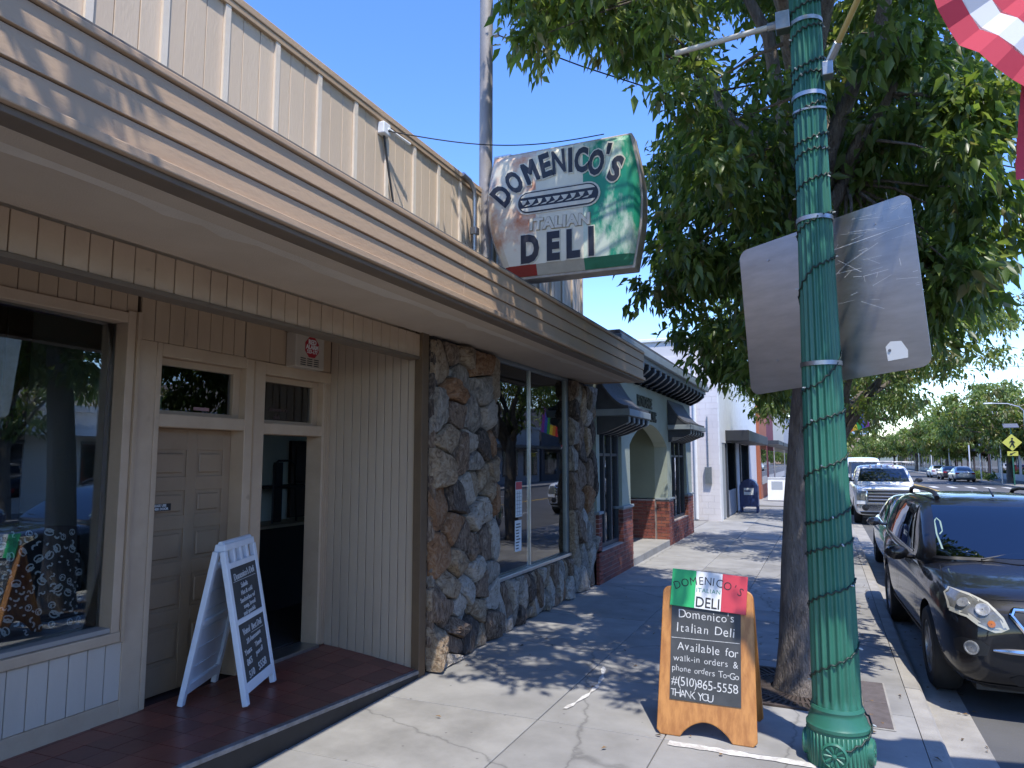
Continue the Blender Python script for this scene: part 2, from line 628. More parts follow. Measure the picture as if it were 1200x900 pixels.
for a, b in ((0.0, 3.2), (3.2, 5.9)):
    mb.hexa([(-3.514, a, -0.1), (-3.502, a, -0.1), (-3.502, b, -0.1), (-3.514, b, -0.1),
             (-3.514, a, step_z(a) - 0.031), (-3.502, a, step_z(a) - 0.031), (-3.502, b, step_z(b) - 0.031), (-3.514, b, step_z(b) - 0.031)])
mb.build('step_riser', BLACKP, deli)


def boards_x(name, x, thick, z0, z1, cuts, m, parent, gap=0.006, seed=0, back=True):
    """vertical boards facing +x; cuts are y positions of the grooves"""
    r = random.Random(seed)
    for a, b in zip(cuts[:-1], cuts[1:]):
        j = r.uniform(-0.002, 0.001)
        MB().box(x - thick, x + j, a + gap / 2, b - gap / 2, z0, z1).build(name, m, parent, bevel=0.003, seg=1)
    if back:
        MB().box(x - thick - 0.03, x - thick + 0.004, cuts[0], cuts[-1], z0 - 0.001, z1 + 0.001).build('backing', DKTRIM, parent)


def frange(a, b, n):
    return [a + (b - a) * i / n for i in range(n + 1)]


# --- knee wall under the display window
kc = [3.645 - 0.1305 * k for k in range(26)][::-1]
boards_x('siding_board', XF, 0.02, 0.325, 0.72, kc, KNEE, deli, seed=1)
MB().box(XF - 0.05, XF + 0.006, 0.25, 3.65, ZT - 0.02, 0.323).build('base_board', TAN2, deli, bevel=0.004)
# --- display window
dw = MB()
W0, W1, WB, WTp = 0.45, 3.53, 0.835, 2.985
dw.box(XF - 0.12, XF + 0.02, W1, W1 + 0.065, WB - 0.10, WTp + 0.09)
dw.box(XF - 0.06, XF + 0.02, W0 - 0.09, W0, WB - 0.10, WTp + 0.09)
dw.box(XF - 0.17, XF + 0.019, W0, W1, WTp, WTp + 0.075)
win = dw.build('display_window', TAN2, deli, bevel=0.005)
mb = MB()
mb.box(XF - 0.05, XF + 0.040, W1 + 0.067, W1 + 0.098, 0.725, WTp + 0.09)
mb.build('casing', TAN, win, bevel=0.005)
MB().box(XF - 0.06, XF + 0.035, W0 - 0.09, W1 + 0.064, 0.73, 0.80).build('sill', TAN2, win, bevel=0.006)
MB().box(XF - 0.17, XF + 0.012, W0, W1, 0.802, WB).build('glazing_bead', mat('bead_grey', (0.33, 0.29, 0.25), 0.5), win, bevel=0.004)
GA, GB = XF - 0.105, XF - 0.012      # right end set deep, the sheet toed out to the left
MB().hexa([(GB - 0.006, 1.70, WB - 0.02), (GB, 1.70, WB - 0.02), (GA, W1 + 0.01, WB - 0.02), (GA - 0.006, W1 + 0.01, WB - 0.02),
           (GB - 0.006, 1.70, WTp + 0.02), (GB, 1.70, WTp + 0.02), (GA, W1 + 0.01, WTp + 0.02), (GA - 0.006, W1 + 0.01, WTp + 0.02)]).build('pane', PANE, win)
MB().box(XF - 0.10, XF + 0.018, 1.62, 1.705, WB, WTp).build('mullion', TAN2, win, bevel=0.004)
MB().box(XF - 0.05, XF - 0.044, W0 - 0.005, 1.625, WB - 0.02, WTp + 0.02).build('pane', PANE, win)
MB().box(XF - 0.13, XF - 0.124, 3.495, W1, WB, WTp).build('film_strip', mat('blue_film', (0.012, 0.016, 0.075), 0.4, c2=(0.03, 0.035, 0.12), scale=30), win)
MB().box(XF - 0.13, XF - 0.124, 1.71, 3.494, WTp - 0.02, WTp).build('film_strip', MATS['blue_film'], win)
MB().box(XF - 0.16, XF - 0.14, 2.80, 2.815, 2.2, WTp).build('glazing_bar', BLACK, win)
# --- header boards over window and doors
hc = [3.525 - 0.128 * k for k in range(26)][::-1]
boards_x('siding_board', XF + 0.004, 0.02, 3.062, 3.42, hc, TAN, deli, seed=2)
MB().box(XF - 0.03, XF + 0.002, 3.527, 3.612, 3.077, 3.42).build('siding_board', TAN, deli, bevel=0.003)
hc2 = [3.64, 3.76, 3.89, 4.03, 4.16, 4.29, 4.42, 4.55, 4.672]
boards_x('siding_board', XF + 0.012, 0.02, 2.885, 3.42, hc2, TAN, deli, seed=3)
hc3 = [4.69, 4.99, 5.27, 5.60, 5.868]
boards_x('siding_board', XF + 0.004, 0.02, 2.875, 3.42, hc3, TAN, deli, seed=4)
MB().box(XF - 0.02, XF - 0.002, 4.673, 4.689, 2.9, 3.42).build('backing', DKTRIM, deli)
# corner post
MB().box(XF - 0.15, XF + 0.01, 3.632, 3.792, ZT - 0.01, 2.883).build('corner_post', TAN2, deli, bevel=0.006)

# --- door frames
mb = MB()
mb.box(XF - 0.18, XF + 0.014, 3.793, 3.838, ZT, 2.884)       # left jamb door 1
mb.box(XF - 0.18, XF + 0.016, 4.70, 4.935, ZT, 2.873)        # mullion
mb.box(XF - 0.18, XF + 0.013, 3.838, 4.70, 2.245, 2.345)     # head 1
mb.box(XF - 0.18, XF + 0.013, 3.838, 4.70, 2.785, 2.883)     # top 1
mb.box(XF - 0.18, XF + 0.013, 4.935, 5.745, 2.225, 2.325)
mb.box(XF - 0.18, XF + 0.013, 4.935, 5.868, 2.765, 2.872)
mb.box(XF - 0.18, XF + 0.014, 5.745, 5.868, ZT, 2.765)
mb.build('door_frame', TAN2, deli, bevel=0.006)
mb = MB()
mb.box(XF + 0.002, XF + 0.030, 4.79, 4.80, ZT, 2.86)
mb.build('cover_strip', TAN, deli)
mb = MB()
for y in (5.772, 5.80, 5.83):
    mb.box(XF - 0.01, XF + 0.021, y, y + 0.016, ZT + 0.002, 2.75)
mb.build('casing_moulding', TAN, deli, bevel=0.003)
MB().box(XF - 0.2, XF + 0.05, 4.94, 5.745, ZT - 0.02, ZT + 0.022).build('threshold', STEEL, deli, bevel=0.005)


def transom(y0, y1, z0, z1, blind):
    fr = MB()
    x = XF - 0.075
    fr.box(x - 0.04, x + 0.02, y0, y0 + 0.035, z0, z1)
    fr.box(x - 0.04, x + 0.02, y1 - 0.075, y1, z0, z1)
    fr.box(x - 0.04, x + 0.018, y0 + 0.035, y1 - 0.075, z0, z0 + 0.03)
    fr.box(x - 0.04, x + 0.018, y0 + 0.035, y1 - 0.075, z1 - 0.055, z1)
    f = fr.build('transom_window', TAN, deli, bevel=0.004)
    MB().box(x - 0.02, x - 0.015, y0 + 0.03, y1 - 0.07, z0 + 0.025, z1 - 0.05).build('pane', PANE, f)
    if blind:
        sl = None
        for k in range(14):
            z = z0 + 0.045 + k * 0.0245
            M = Matrix.Translation((x - 0.06, (y0 + y1) / 2 - 0.03, z)) @ Matrix.Rotation(rad(-52), 4, 'Y')
            if sl is None:
                sl = MB().obox(Matrix.Rotation(rad(-52), 4, 'Y'), 0.025, y1 - y0 - 0.13, 0.0015).build('blind_slat', mat('blind_grey', (0.55, 0.57, 0.58), 0.5), f)
                sl.location = Vector((x - 0.06, (y0 + y1) / 2 - 0.03, z)) - root_loc(f)
                sl.data.transform(Matrix.Translation(root_loc(f)))
            else:
                inst(sl, 'blind_slat', (x - 0.06, (y0 + y1) / 2 - 0.03, z), f)
        MB().box(x - 0.012, x - 0.011, y0 + 0.40, y0 + 0.56, z0 + 0.05, z0 + 0.075).build('decal', mat('decal_pink', (0.42, 0.22, 0.2), 0.6), f)
    return f


t1 = transom(3.84, 4.70, 2.347, 2.783, True)
t2 = transom(4.937, 5.743, 2.327, 2.763, False)
join_text('lettering', [(("domenico's", 0.055), (basis((XF - 0.086, 5.22, 2.46), (0, 1, 0), (0, 0, 1)),)),
                        (('deli', 0.06), (basis((XF - 0.086, 5.2, 2.39), (0, 1, 0), (0, 0, 1)),))], mat('faded_lettering', (0.10, 0.06, 0.055), 0.7), t2)

# --- closed door: stiles, rails, raised panels
xd = XF - 0.13
dr = MB()
dr.box(xd - 0.04, xd - 0.012, 3.842, 4.698, ZT + 0.015, 2.243)
door = dr.build('door', DOORM, deli)
tag(door, 'closed brown ten-panel door')
mb = MB()
ycol = [(3.842, 3.915), (4.235, 4.335), (4.615, 4.698)]
zr = [ZT + 0.015, 0.43, 0.72, 0.83, 1.085, 1.195, 1.445, 1.555, 1.75, 1.86, 2.075, 2.243]
for a, b in ycol:
    mb.box(xd - 0.013, xd, a, b, ZT + 0.015, 2.243)
for ya, yb in ((3.915, 4.235), (4.335, 4.615)):
    for a, b in zip(zr[0::2], zr[1::2]):
        mb.box(xd - 0.013, xd - 0.0005, ya, yb, a, b)
mb.build('door_rails', DOORM, door, bevel=0.004)
for ya, yb in ((3.915, 4.235), (4.335, 4.615)):
    for a, b in zip(zr[1:-1:2], zr[2:-1:2]):
        MB().box(xd - 0.0125, xd + 0.004, ya + 0.03, yb - 0.03, a + 0.03, b - 0.03).build('door_panel', DOORM, door, bevel=0.012, seg=1)
pl = MB().box(xd + 0.001, xd + 0.006, 3.88, 4.10, 1.60, 1.655).build('notice_plate', BLACK, door)
join_text('lettering', [(('PLEASE USE', 0.026), (basis((xd + 0.0065, 3.99, 1.641), (0, 1, 0), (0, 0, 1)),), dict(bold=0.0006)),
                        (('OTHER DOOR', 0.026), (basis((xd + 0.0065, 3.99, 1.615), (0, 1, 0), (0, 0, 1)),), dict(bold=0.0006))], WHITE, door)

# --- return wall of grooved boards, facing the camera
gx = [-4.60, -4.51, -4.42, -4.32, -4.22, -4.125, -4.03, -3.94, -3.85, -3.76, -3.67, -3.585]
YR = 5.87
rr = random.Random(6)
GREYTAN = mat('return_wall_paint', (0.50, 0.39, 0.28), 0.6, c2=(0.44, 0.337, 0.238), scale=2.0, bump=0.12, bscale=60, stretch=(1, 1, 0.3))
for a, b in zip(gx[:-1], gx[1:]):
    MB().box(a + 0.004, b - 0.004, YR + rr.uniform(-0.002, 0.001), YR + 0.02, 0.06, 3.42).build('siding_board', GREYTAN, deli, bevel=0.003, seg=1)
MB().box(-4.62, -3.56, YR + 0.014, YR + 0.05, 0.0, 3.42).build('backing', DKTRIM, deli)
MB().box(-3.584, -3.50, YR - 0.022, YR + 0.1, 0.0, 3.42).build('corner_board', mat('umber_paint', (0.15, 0.095, 0.05), 0.6, c2=(0.12, 0.075, 0.04), scale=3), deli, bevel=0.004)

# --- beam over the entry recess
bc = [6.02 - 0.1365 * k for k in range(50)][::-1]
boards_x('beam_board', -3.535, 0.02, 2.985, 3.20, bc, TAN2, deli, gap=0.007, seed=5, back=False)
MB().box(-3.66, -3.548, bc[0], 6.02, 2.99, 3.2).build('beam', DKTRIM, deli)
MB().box(-3.665, -3.525, bc[0], 6.02, 2.955, 2.984).build('beam_soffit_strip', DKTRIM, deli, bevel=0.003)
# --- soffits
MB().box(-3.53, -2.66, -0.9, 10.93, 3.215, 3.24).build('soffit', SOFF, deli)
MB().box(-4.9, -3.54, -0.9, 5.9, 3.30, 3.33).build('recess_ceiling', SOFF, deli)
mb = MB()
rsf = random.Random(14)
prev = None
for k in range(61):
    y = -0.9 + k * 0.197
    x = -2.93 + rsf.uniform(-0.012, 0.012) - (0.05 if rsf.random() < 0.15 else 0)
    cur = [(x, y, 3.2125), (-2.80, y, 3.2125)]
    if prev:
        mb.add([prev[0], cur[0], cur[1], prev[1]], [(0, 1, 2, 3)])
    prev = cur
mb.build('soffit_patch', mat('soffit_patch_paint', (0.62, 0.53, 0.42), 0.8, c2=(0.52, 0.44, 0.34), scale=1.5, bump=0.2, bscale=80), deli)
MB().box(-2.80, -2.66, -0.9, 10.92, 3.190, 3.2145).build('soffit_moulding', SOFF, deli, bevel=0.004)
# --- fascia: lapped boards, two lengths each
prof = [  # x bottom, x top, z bottom, z top
    (-2.548, -2.552, 3.268, 3.384), (-2.539, -2.545, 3.390, 3.508), (-2.530, -2.537, 3.514, 3.630), ]
ky = [-0.9, 4.87, 10.95]
for k, (xb, xt, zb, zt) in enumerate(prof):
    for a, b in ((ky[0], ky[1] - 0.003), (ky[1] + 0.003 + 0.0 * k, ky[2])):
        MB().hexa([(xb - 0.03, a, zb), (xb, a, zb), (xb, b, zb), (xb - 0.03, b, zb),
                   (xt - 0.03, a, zt), (xt, a, zt), (xt, b, zt), (xt - 0.03, b, zt)]).build('fascia_board', FASC, deli, bevel=0.003)
MB().box(-2.66, -2.516, -0.9, 10.955, 3.636, 3.668).build('fascia_cap', FASC, deli, bevel=0.006)
MB().box(-3.5, -2.535, -0.9, 10.953, 3.672, 3.69).build('canopy_roof', mat('roof_felt', (0.16, 0.145, 0.13), 0.9, c2=(0.12, 0.11, 0.1), scale=9), deli, bevel=0.004)
MB().box(-2.66, -2.515, -0.9, 10.952, 3.222, 3.266).build('fascia_foot', FASC, deli, bevel=0.006)
MB().box(-2.70, -2.545, -0.9, 10.951, 3.192, 3.220).build('fascia_underside', DKTRIM, deli, bevel=0.003)
MB().box(-3.5, -2.60, 10.88, 10.946, 3.20, 3.66).build('canopy_end_board', FASC, deli, bevel=0.003)

# --- parapet: grooved boards, battens, cap
XP = -3.5
bat = [3.75 + 0.4685 * k for k in range(-10, 16)]
rp = random.Random(8)
for k in range(len(bat) - 1):
    n = 3 if bat[k] < 10.5 else 2
    cuts = frange(bat[k], bat[k + 1], 3)
    for a, b in zip(cuts[:-1], cuts[1:]):
        if b > 10.98:
            continue
        MB().box(XP - 0.02, XP + rp.uniform(-0.002, 0.0015), a + 0.0028, b - 0.0028, 3.70, 5.03).build('parapet_board', PALE, deli, bevel=0.002, seg=1)
MB().box(XP - 0.25, XP - 0.016, bat[0], 10.93, 3.6, 5.03).build('parapet_wall', PALE, deli)
src = None
for k, y in enumerate(bat):
    if y > 10.9:
        continue
    if src is None:
        src = MB().box(XP + 0.002, XP + 0.022, y - 0.022, y + 0.022, 3.702, 5.0).build('batten', PALE2, deli, bevel=0.003)
    else:
        inst(src, 'batten', root_loc(deli) + Vector((0, y - bat[0], 0)), deli)
src = None
MB().box(XP - 0.3, XP + 0.035, bat[0], 10.96, 5.03, 5.085).build('parapet_cap', TAN2, deli, bevel=0.006)
MB().box(XP + 0.003, XP + 0.028, bat[0], 10.95, 4.985, 5.028).build('parapet_cap_board', TAN, deli, bevel=0.003)

# --- rubble stone front: every stone its own piece over a mortar bed
def stone_mat(name, dark, mid, pale, scale, stretch=(1, 1, 1), rough=0.8):
    m = bpy.data.materials.new(name)
    m.use_nodes = True
    N, L = m.node_tree.nodes, m.node_tree.links
    p = N['Principled BSDF']
    p.inputs['Roughness'].default_value = rough
    p.inputs['Specular IOR Level'].default_value = 0.3
    tc = N.new('ShaderNodeTexCoord')
    oi = N.new('ShaderNodeObjectInfo')
    mu = N.new('ShaderNodeVectorMath')
    mu.operation = 'MULTIPLY_ADD'
    mu.inputs[1].default_value = (1, 1, 1)
    cb = N.new('ShaderNodeCombineXYZ')
    ml = N.new('ShaderNodeMath')
    ml.operation = 'MULTIPLY'
    ml.inputs[1].default_value = 37.0
    L.new(oi.outputs['Random'], ml.inputs[0])
    for k in range(3):
        L.new(ml.outputs[0], cb.inputs[k])
    L.new(tc.outputs['Object'], mu.inputs[0])
    L.new(cb.outputs[0], mu.inputs[2])
    mp = N.new('ShaderNodeMapping')
    mp.inputs['Scale'].default_value = stretch
    mp.inputs['Rotation'].default_value = (0.5, 0.3, 0.2)
    L.new(mu.outputs[0], mp.inputs[0])
    n1 = N.new('ShaderNodeTexNoise')
    n1.inputs['Scale'].default_value = scale * 1.9
    n1.inputs['Detail'].default_value = 9
    n1.inputs['Roughness'].default_value = 0.68
    n1.inputs['Distortion'].default_value = 2.2
    L.new(mp.outputs[0], n1.inputs['Vector'])
    r = N.new('ShaderNodeValToRGB')
    r.color_ramp.elements[0].position = 0.34
    r.color_ramp.elements[0].color = (*dark, 1)
    r.color_ramp.elements[1].position = 0.70
    r.color_ramp.elements[1].color = (*pale, 1)
    e = r.color_ramp.elements.new(0.50)
    e.color = (*mid, 1)
    L.new(n1.outputs['Fac'], r.inputs[0])
    L.new(r.outputs[0], p.inputs['Base Color'])
    n2 = N.new('ShaderNodeTexNoise')
    n2.inputs['Scale'].default_value = 24
    n2.inputs['Detail'].default_value = 8
    n2.inputs['Roughness'].default_value = 0.7
    n2.inputs['Distortion'].default_value = 0.8
    L.new(mp.outputs[0], n2.inputs['Vector'])
    b = N.new('ShaderNodeBump')
    b.inputs['Strength'].default_value = 1.0
    b.inputs['Distance'].default_value = 0.06
    L.new(n2.outputs['Fac'], b.inputs['Height'])
    L.new(b.outputs[0], p.inputs['Normal'])
    return m


STONE = [stone_mat('stone_tan', (0.17, 0.11, 0.065), (0.42, 0.31, 0.205), (0.56, 0.46, 0.34), 5),
         stone_mat('stone_grey', (0.12, 0.105, 0.09), (0.34, 0.30, 0.25), (0.56, 0.50, 0.42), 5, (1, 1, 0.5)),
         stone_mat('stone_rust', (0.16, 0.08, 0.042), (0.38, 0.20, 0.10), (0.47, 0.34, 0.23), 4),
         stone_mat('stone_dark', (0.036, 0.029, 0.025), (0.11, 0.085, 0.07), (0.34, 0.275, 0.22), 6, (1.5, 1.5, 0.5), 0.65),
         stone_mat('stone_pale', (0.27, 0.22, 0.165), (0.52, 0.46, 0.385), (0.63, 0.58, 0.51), 5),
         stone_mat('stone_brown', (0.085, 0.056, 0.04), (0.26, 0.18, 0.125), (0.52, 0.41, 0.31), 6, (1.6, 1.6, 0.45))]
MORTAR = mat('mortar', (0.085, 0.076, 0.068), 0.95, c2=(0.05, 0.045, 0.04), scale=14, bump=0.5, bscale=60)


def voronoi(u0, u1, v0, v1, n, seed, holes=(), asp=1.0):
    r = random.Random(seed)
    v0, v1 = v0 * asp, v1 * asp
    pts = []
    t = 0
    md = math.sqrt((u1 - u0) * (v1 - v0) / n) * 0.80
    while len(pts) < n and t < 9000:
        t += 1
        p = (r.uniform(u0, u1), r.uniform(v0, v1))
        k = md * r.uniform(0.6, 1.1) * (0.999 ** (t / 20))
        if all(((p[0] - q[0]) ** 2 + (p[1] - q[1]) ** 2) > k * k for q in pts):
            pts.append(p)
    cells = []
    for i, p in enumerate(pts):
        poly = [(u0, v0), (u1, v0), (u1, v1), (u0, v1)]
        for j, q in enumerate(pts):
            if i == j or abs(q[0] - p[0]) + abs(q[1] - p[1]) > 6 * md:
                continue
            mx, my = (p[0] + q[0]) / 2, (p[1] + q[1]) / 2
            nx, ny = q[0] - p[0], q[1] - p[1]
            out = []
            for k in range(len(poly)):
                a, b = poly[k - 1], poly[k]
                da = (a[0] - mx) * nx + (a[1] - my) * ny
                db = (b[0] - mx) * nx + (b[1] - my) * ny
                if da <= 0:
                    out.append(a)
                if (da < 0) != (db < 0) and abs(da - db) > 1e-9:
                    s = da / (da - db)
                    out.append((a[0] + (b[0] - a[0]) * s, a[1] + (b[1] - a[1]) * s))
            poly = out
            if len(poly) < 3:
                break
        if len(poly) >= 3:
            cells.append([(a_, b_ / asp) for a_, b_ in poly])
    return cells


def stone_mesh(poly, M, depth, seed, gap):
    """a rounded, lumpy stone over the cell polygon (local xy), bulging along local z"""
    r = random.Random(seed)
    cx = sum(p[0] for p in poly) / len(poly)
    cy = sum(p[1] for p in poly) / len(poly)
    # resample, knock the corners off, roughen the outline
    pts = []
    for k in range(len(poly)):
        a, b = Vector(poly[k - 1]), Vector(poly[k])
        m = max(1, int(round((b - a).length / 0.055)))
        for i in range(m):
            pts.append(a.lerp(b, i / m))
    pts = [(pts[k - 1] + pts[k] * 5 + pts[(k + 1) % len(pts)]) / 7 for k in range(len(pts))]
    c = Vector((cx, cy))
    q = []
    for p in pts:
        d = p - c
        L = max(d.length, 0.01)
        q.append(c + d * max(0.3, (L - gap) / L) * r.uniform(0.955, 1.03))
    n = len(q)
    rings = [(1.0, -0.04), (1.0, 0.42), (0.975, 0.74), (0.90, 0.94), (0.62, 1.0), (0.32, 1.02)]
    tx, ty = r.uniform(-1, 1), r.uniform(-1, 1)
    ext = max((p - c).length for p in q)
    # a couple of broken planes across the face
    cuts = [(r.uniform(0, 6.28), r.uniform(0.15, 0.6), r.uniform(0.5, 1.6)) for _ in range(3)]
    vs, fs = [], []
    for ri, (s, h) in enumerate(rings):
        for p in q:
            d = p - c
            w = c + d * s * (1 + (r.uniform(-0.04, 0.04) if 1 < ri else 0))
            u = (w - c) / max(ext, 0.02)
            hh = h
            if h > 0:
                hh += (u.x * tx + u.y * ty) * 0.30 * min(1, h * 1.4)
                for ca, cd_, cs_ in cuts:
                    e = u.x * cos(ca) + u.y * sin(ca) - cd_
                    if e > 0:
                        hh -= e * cs_ * 0.95
                hh += r.uniform(-0.085, 0.085)
                hh = max(hh, 0.08)
            vs.append(M @ Vector((w.x, w.y, depth * hh)))
    vs.append(M @ Vector((cx, cy, depth * (1.03 + r.uniform(-0.1, 0.1)))))
    for k in range(len(rings) - 1):
        for i in range(n):
            fs.append((k * n + i, k * n + (i + 1) % n, (k + 1) * n + (i + 1) % n, (k + 1) * n + i))
    o = (len(rings) - 1) * n
    for i in range(n):
        fs.append((o + i, o + (i + 1) % n, len(rings) * n))
    return MB().add(vs, fs)


def stonework(u0, u1, v0, v1, n, seed, M, dlo, dhi, wts, gap=0.007, asp=1.0):
    r = random.Random(seed)
    for k, poly in enumerate(voronoi(u0, u1, v0, v1, n, seed, asp=asp)):
        cv = sum(p[1] for p in poly) / len(poly)
        w = list(wts)
        if cv < 0.95:
            w[4] *= 3.0
            w[3] *= 0.5
        m = r.choices(STONE, w)[0]
        stone_mesh(poly, M, r.uniform(dlo, dhi), seed * 100 + k, gap).build('stone', m, deli, smooth=True, auto=32)


Mx_ = Matrix(((0, 0, 1, XS - 0.03), (1, 0, 0, 0), (0, 1, 0, 0), (0, 0, 0, 1)))     # local x -> world y, y -> z, z -> +x
# left pillar front and its end facing the camera
MB().box(XS - 0.35, XS - 0.025, 6.04, 7.50, -0.05, 3.213).build('mortar_bed', MORTAR, deli)
stonework(6.0, 7.50, 0.0, 3.19, 54, 21, Mx_, 0.06, 0.15, (5, 2.2, 2.4, 2.4, 2.2, 3.6), gap=0.005)
My_ = Matrix(((1, 0, 0, 0), (0, 0, -1, 6.045), (0, 1, 0, 0), (0, 0, 0, 1)))        # local z -> -y
stonework(XS - 0.09, XS + 0.03, 0.0, 3.19, 12, 22, My_, 0.03, 0.06, (4, 3, 2, 2, 1, 3), gap=0.004)
# knee wall below the window (tall upright stones) and right-hand pillar
MB().box(XS - 0.35, XS - 0.02, 7.50, 10.12, -0.05, 0.585).build('mortar_bed', MORTAR, deli)
stonework(7.50, 10.12, 0.0, 0.585, 34, 23, Mx_, 0.05, 0.12, (2.5, 3, 2, 3, 1.4, 4), asp=0.42, gap=0.004)
MB().box(XS - 0.35, XS - 0.025, 10.12, 11.12, -0.05, 3.213).build('mortar_bed', MORTAR, deli)
stonework(10.12, 11.15, 0.0, 3.19, 34, 24, Mx_, 0.06, 0.14, (3, 3, 1, 3, 1.2, 4.5), asp=0.6, gap=0.004)
# stone window: frame, mullion, sill, panes, cards
fr = MB()
xw = XS - 0.06
fr.box(xw - 0.05, xw + 0.03, 7.50, 7.545, 0.64, 3.213)
fr.box(xw - 0.05, xw + 0.03, 10.03, 10.12, 0.64, 3.213)
fr.box(xw - 0.05, xw + 0.03, 7.545, 10.03, 3.165, 3.213)
sw = fr.build('stone_front_window', mat('window_alu', (0.30, 0.33, 0.33), 0.45, 0.7, c2=(0.24, 0.27, 0.27), scale=5), deli, bevel=0.004)
MB().box(xw - 0.03, xw + 0.012, 8.645, 8.672, 0.64, 3.164).build('mullion', ALU, sw, bevel=0.004)
MB().box(xw - 0.05, xw + 0.075, 7.49, 10.125, 0.592, 0.638).build('sill', ALU, sw, bevel=0.006)
for a, b in ((7.54, 8.64), (8.675, 10.035)):
    MB().box(xw - 0.012, xw - 0.006, a, b, 0.639, 3.17).build('pane', PANE, sw)
PAPER = mat('paper', (0.75, 0.75, 0.73), 0.8)
card = MB().box(xw - 0.0055, xw - 0.002, 8.20, 8.40, 1.28, 1.72).build('hours_card', PAPER, sw)
mb = MB().box(xw - 0.0019, xw - 0.001, 8.205, 8.395, 1.62, 1.715)
mb.build('card_header', SIGNR, sw)
mb = MB()
for k in range(7):
    mb.box(xw - 0.0019, xw - 0.001, 8.215, 8.385, 1.30 + k * 0.045, 1.304 + k * 0.045)
for y in (8.26, 8.32):
    mb.box(xw - 0.0018, xw - 0.0009, y, y + 0.005, 1.30, 1.60)
mb.build('card_lines', INK, sw)
MB().box(xw - 0.0055, xw - 0.002, 8.18, 8.38, 0.86, 1.24).build('notice_card', PAPER, sw)
mb = MB()
rq = random.Random(4)
for k in range(9):
    mb.box(xw - 0.0019, xw - 0.001, 8.20 + rq.random() * 0.02, 8.28 + rq.random() * 0.08, 0.89 + k * 0.037, 0.904 + k * 0.037)
mb.build('card_lines', INK, sw)
po = MB().box(xw - 0.03, xw - 0.02, 7.60, 8.18, 1.58, 2.10).build('window_poster', mat('poster_blue', (0.05, 0.12, 0.26), 0.6), sw)
text('lettering', 'We', 0.26, PAPER, po, basis((xw - 0.018, 7.95, 1.88), (0, 1, 0), (0, 0, 1)), bold=0.004)
MB().box(xw - 0.019, xw - 0.017, 7.62, 8.16, 1.60, 1.66).build('poster_stripe', SIGNR, po)

# --- rooms behind the glass: walls, ceiling, floor, a partition
mb = MB()
mb.box(-9.5, -9.4, -0.9, 10.95, 0, 3.4)
mb.box(-9.4, -3.55, -0.95, -0.9, -0.1, 5.0)
mb.box(-9.4, -3.84, 10.95, 11.0, -0.1, 5.0)
mb.box(-9.4, -4.78, 3.66, 3.74, 0, 3.4)
mb.box(-6.80, -6.72, 4.2, 10.9, 0.19, 3.4)
mb.build('inner_walls', ROOMW, deli)
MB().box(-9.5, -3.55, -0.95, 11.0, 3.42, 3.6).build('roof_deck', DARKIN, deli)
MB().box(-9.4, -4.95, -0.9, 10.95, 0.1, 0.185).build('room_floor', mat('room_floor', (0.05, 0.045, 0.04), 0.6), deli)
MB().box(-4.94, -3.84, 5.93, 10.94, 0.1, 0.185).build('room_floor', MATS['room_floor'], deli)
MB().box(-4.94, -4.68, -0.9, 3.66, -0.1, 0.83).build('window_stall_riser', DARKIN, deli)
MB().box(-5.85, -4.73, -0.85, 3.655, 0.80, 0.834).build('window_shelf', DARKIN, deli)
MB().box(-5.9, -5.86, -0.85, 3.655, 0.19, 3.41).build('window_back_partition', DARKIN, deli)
MB().box(-4.645, -4.62, 3.645, 3.655, 0.3, 3.42).build('backing', DKTRIM, deli)
MB().box(-4.75, -4.66, 5.875, 6.03, 0, 3.4).build('inner_wall', ROOMW, deli)

# things inside: dark counter, chair frame on it, brown inner door
cb = thing('counter', (-6.4, 7.0, 0.19), 'dark wooden counter with a pale top edge inside the open doorway', 'counter')
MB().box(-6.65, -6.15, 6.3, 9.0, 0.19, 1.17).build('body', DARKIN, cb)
MB().box(-6.66, -6.12, 6.26, 9.04, 1.171, 1.205).build('top', mat('counter_edge', (0.42, 0.32, 0.20), 0.5), cb)
ch = thing('chair', (-6.4, 7.2, 1.205), 'black metal chair frame seen above the dark counter inside the open doorway', 'chair')
mb = MB()
mb.tube([(-6.3, 6.98, 1.205), (-6.3, 6.98, 1.93), (-6.3, 7.06, 1.98), (-6.3, 7.28, 1.98), (-6.3, 7.36, 1.93), (-6.3, 7.42, 1.205)], 0.014, 6)
mb.build('back_frame', BLACK, ch)
MB().box(-6.32, -6.28, 6.99, 7.12, 1.22, 1.96).build('backrest', BLACK, ch)
MB().box(-6.6, -6.26, 6.98, 7.7, 1.63, 1.67).build('seat', BLACK, ch, bevel=0.01)
idr = thing('inner_door', (-6.7, 8.2, 0.19), 'reddish brown wooden door standing deep inside the shop entrance', 'door')
MB().box(-6.715, -6.665, 7.72, 8.6, 1.21, 2.25).build('leaf', WOODDK, idr)
for z0 in (1.3, 1.78):
    for y0 in (7.8, 8.2):
        MB().box(-6.664, -6.652, y0, y0 + 0.33, z0, z0 + 0.40).build('panel', WOODDK, idr, bevel=0.01)

# ================================================================== WINDOW DISPLAY
cl = thing('display_cloth', (-5.0, 2.0, 0.84), 'black cloth printed with white food drawings draped behind the shop window', 'cloth')
CLOTH = mat('black_cloth', (0.010, 0.010, 0.012), 0.9, c2=(0.02, 0.02, 0.022), scale=5)
mb = MB()
rc = random.Random(9)
ny, nz = 60, 10


def clothx(y, z):
    return -4.80 - 0.16 * (z - 0.84) - 0.018 * sin(y * 9) - 0.01 * sin(y * 23 + z * 3)


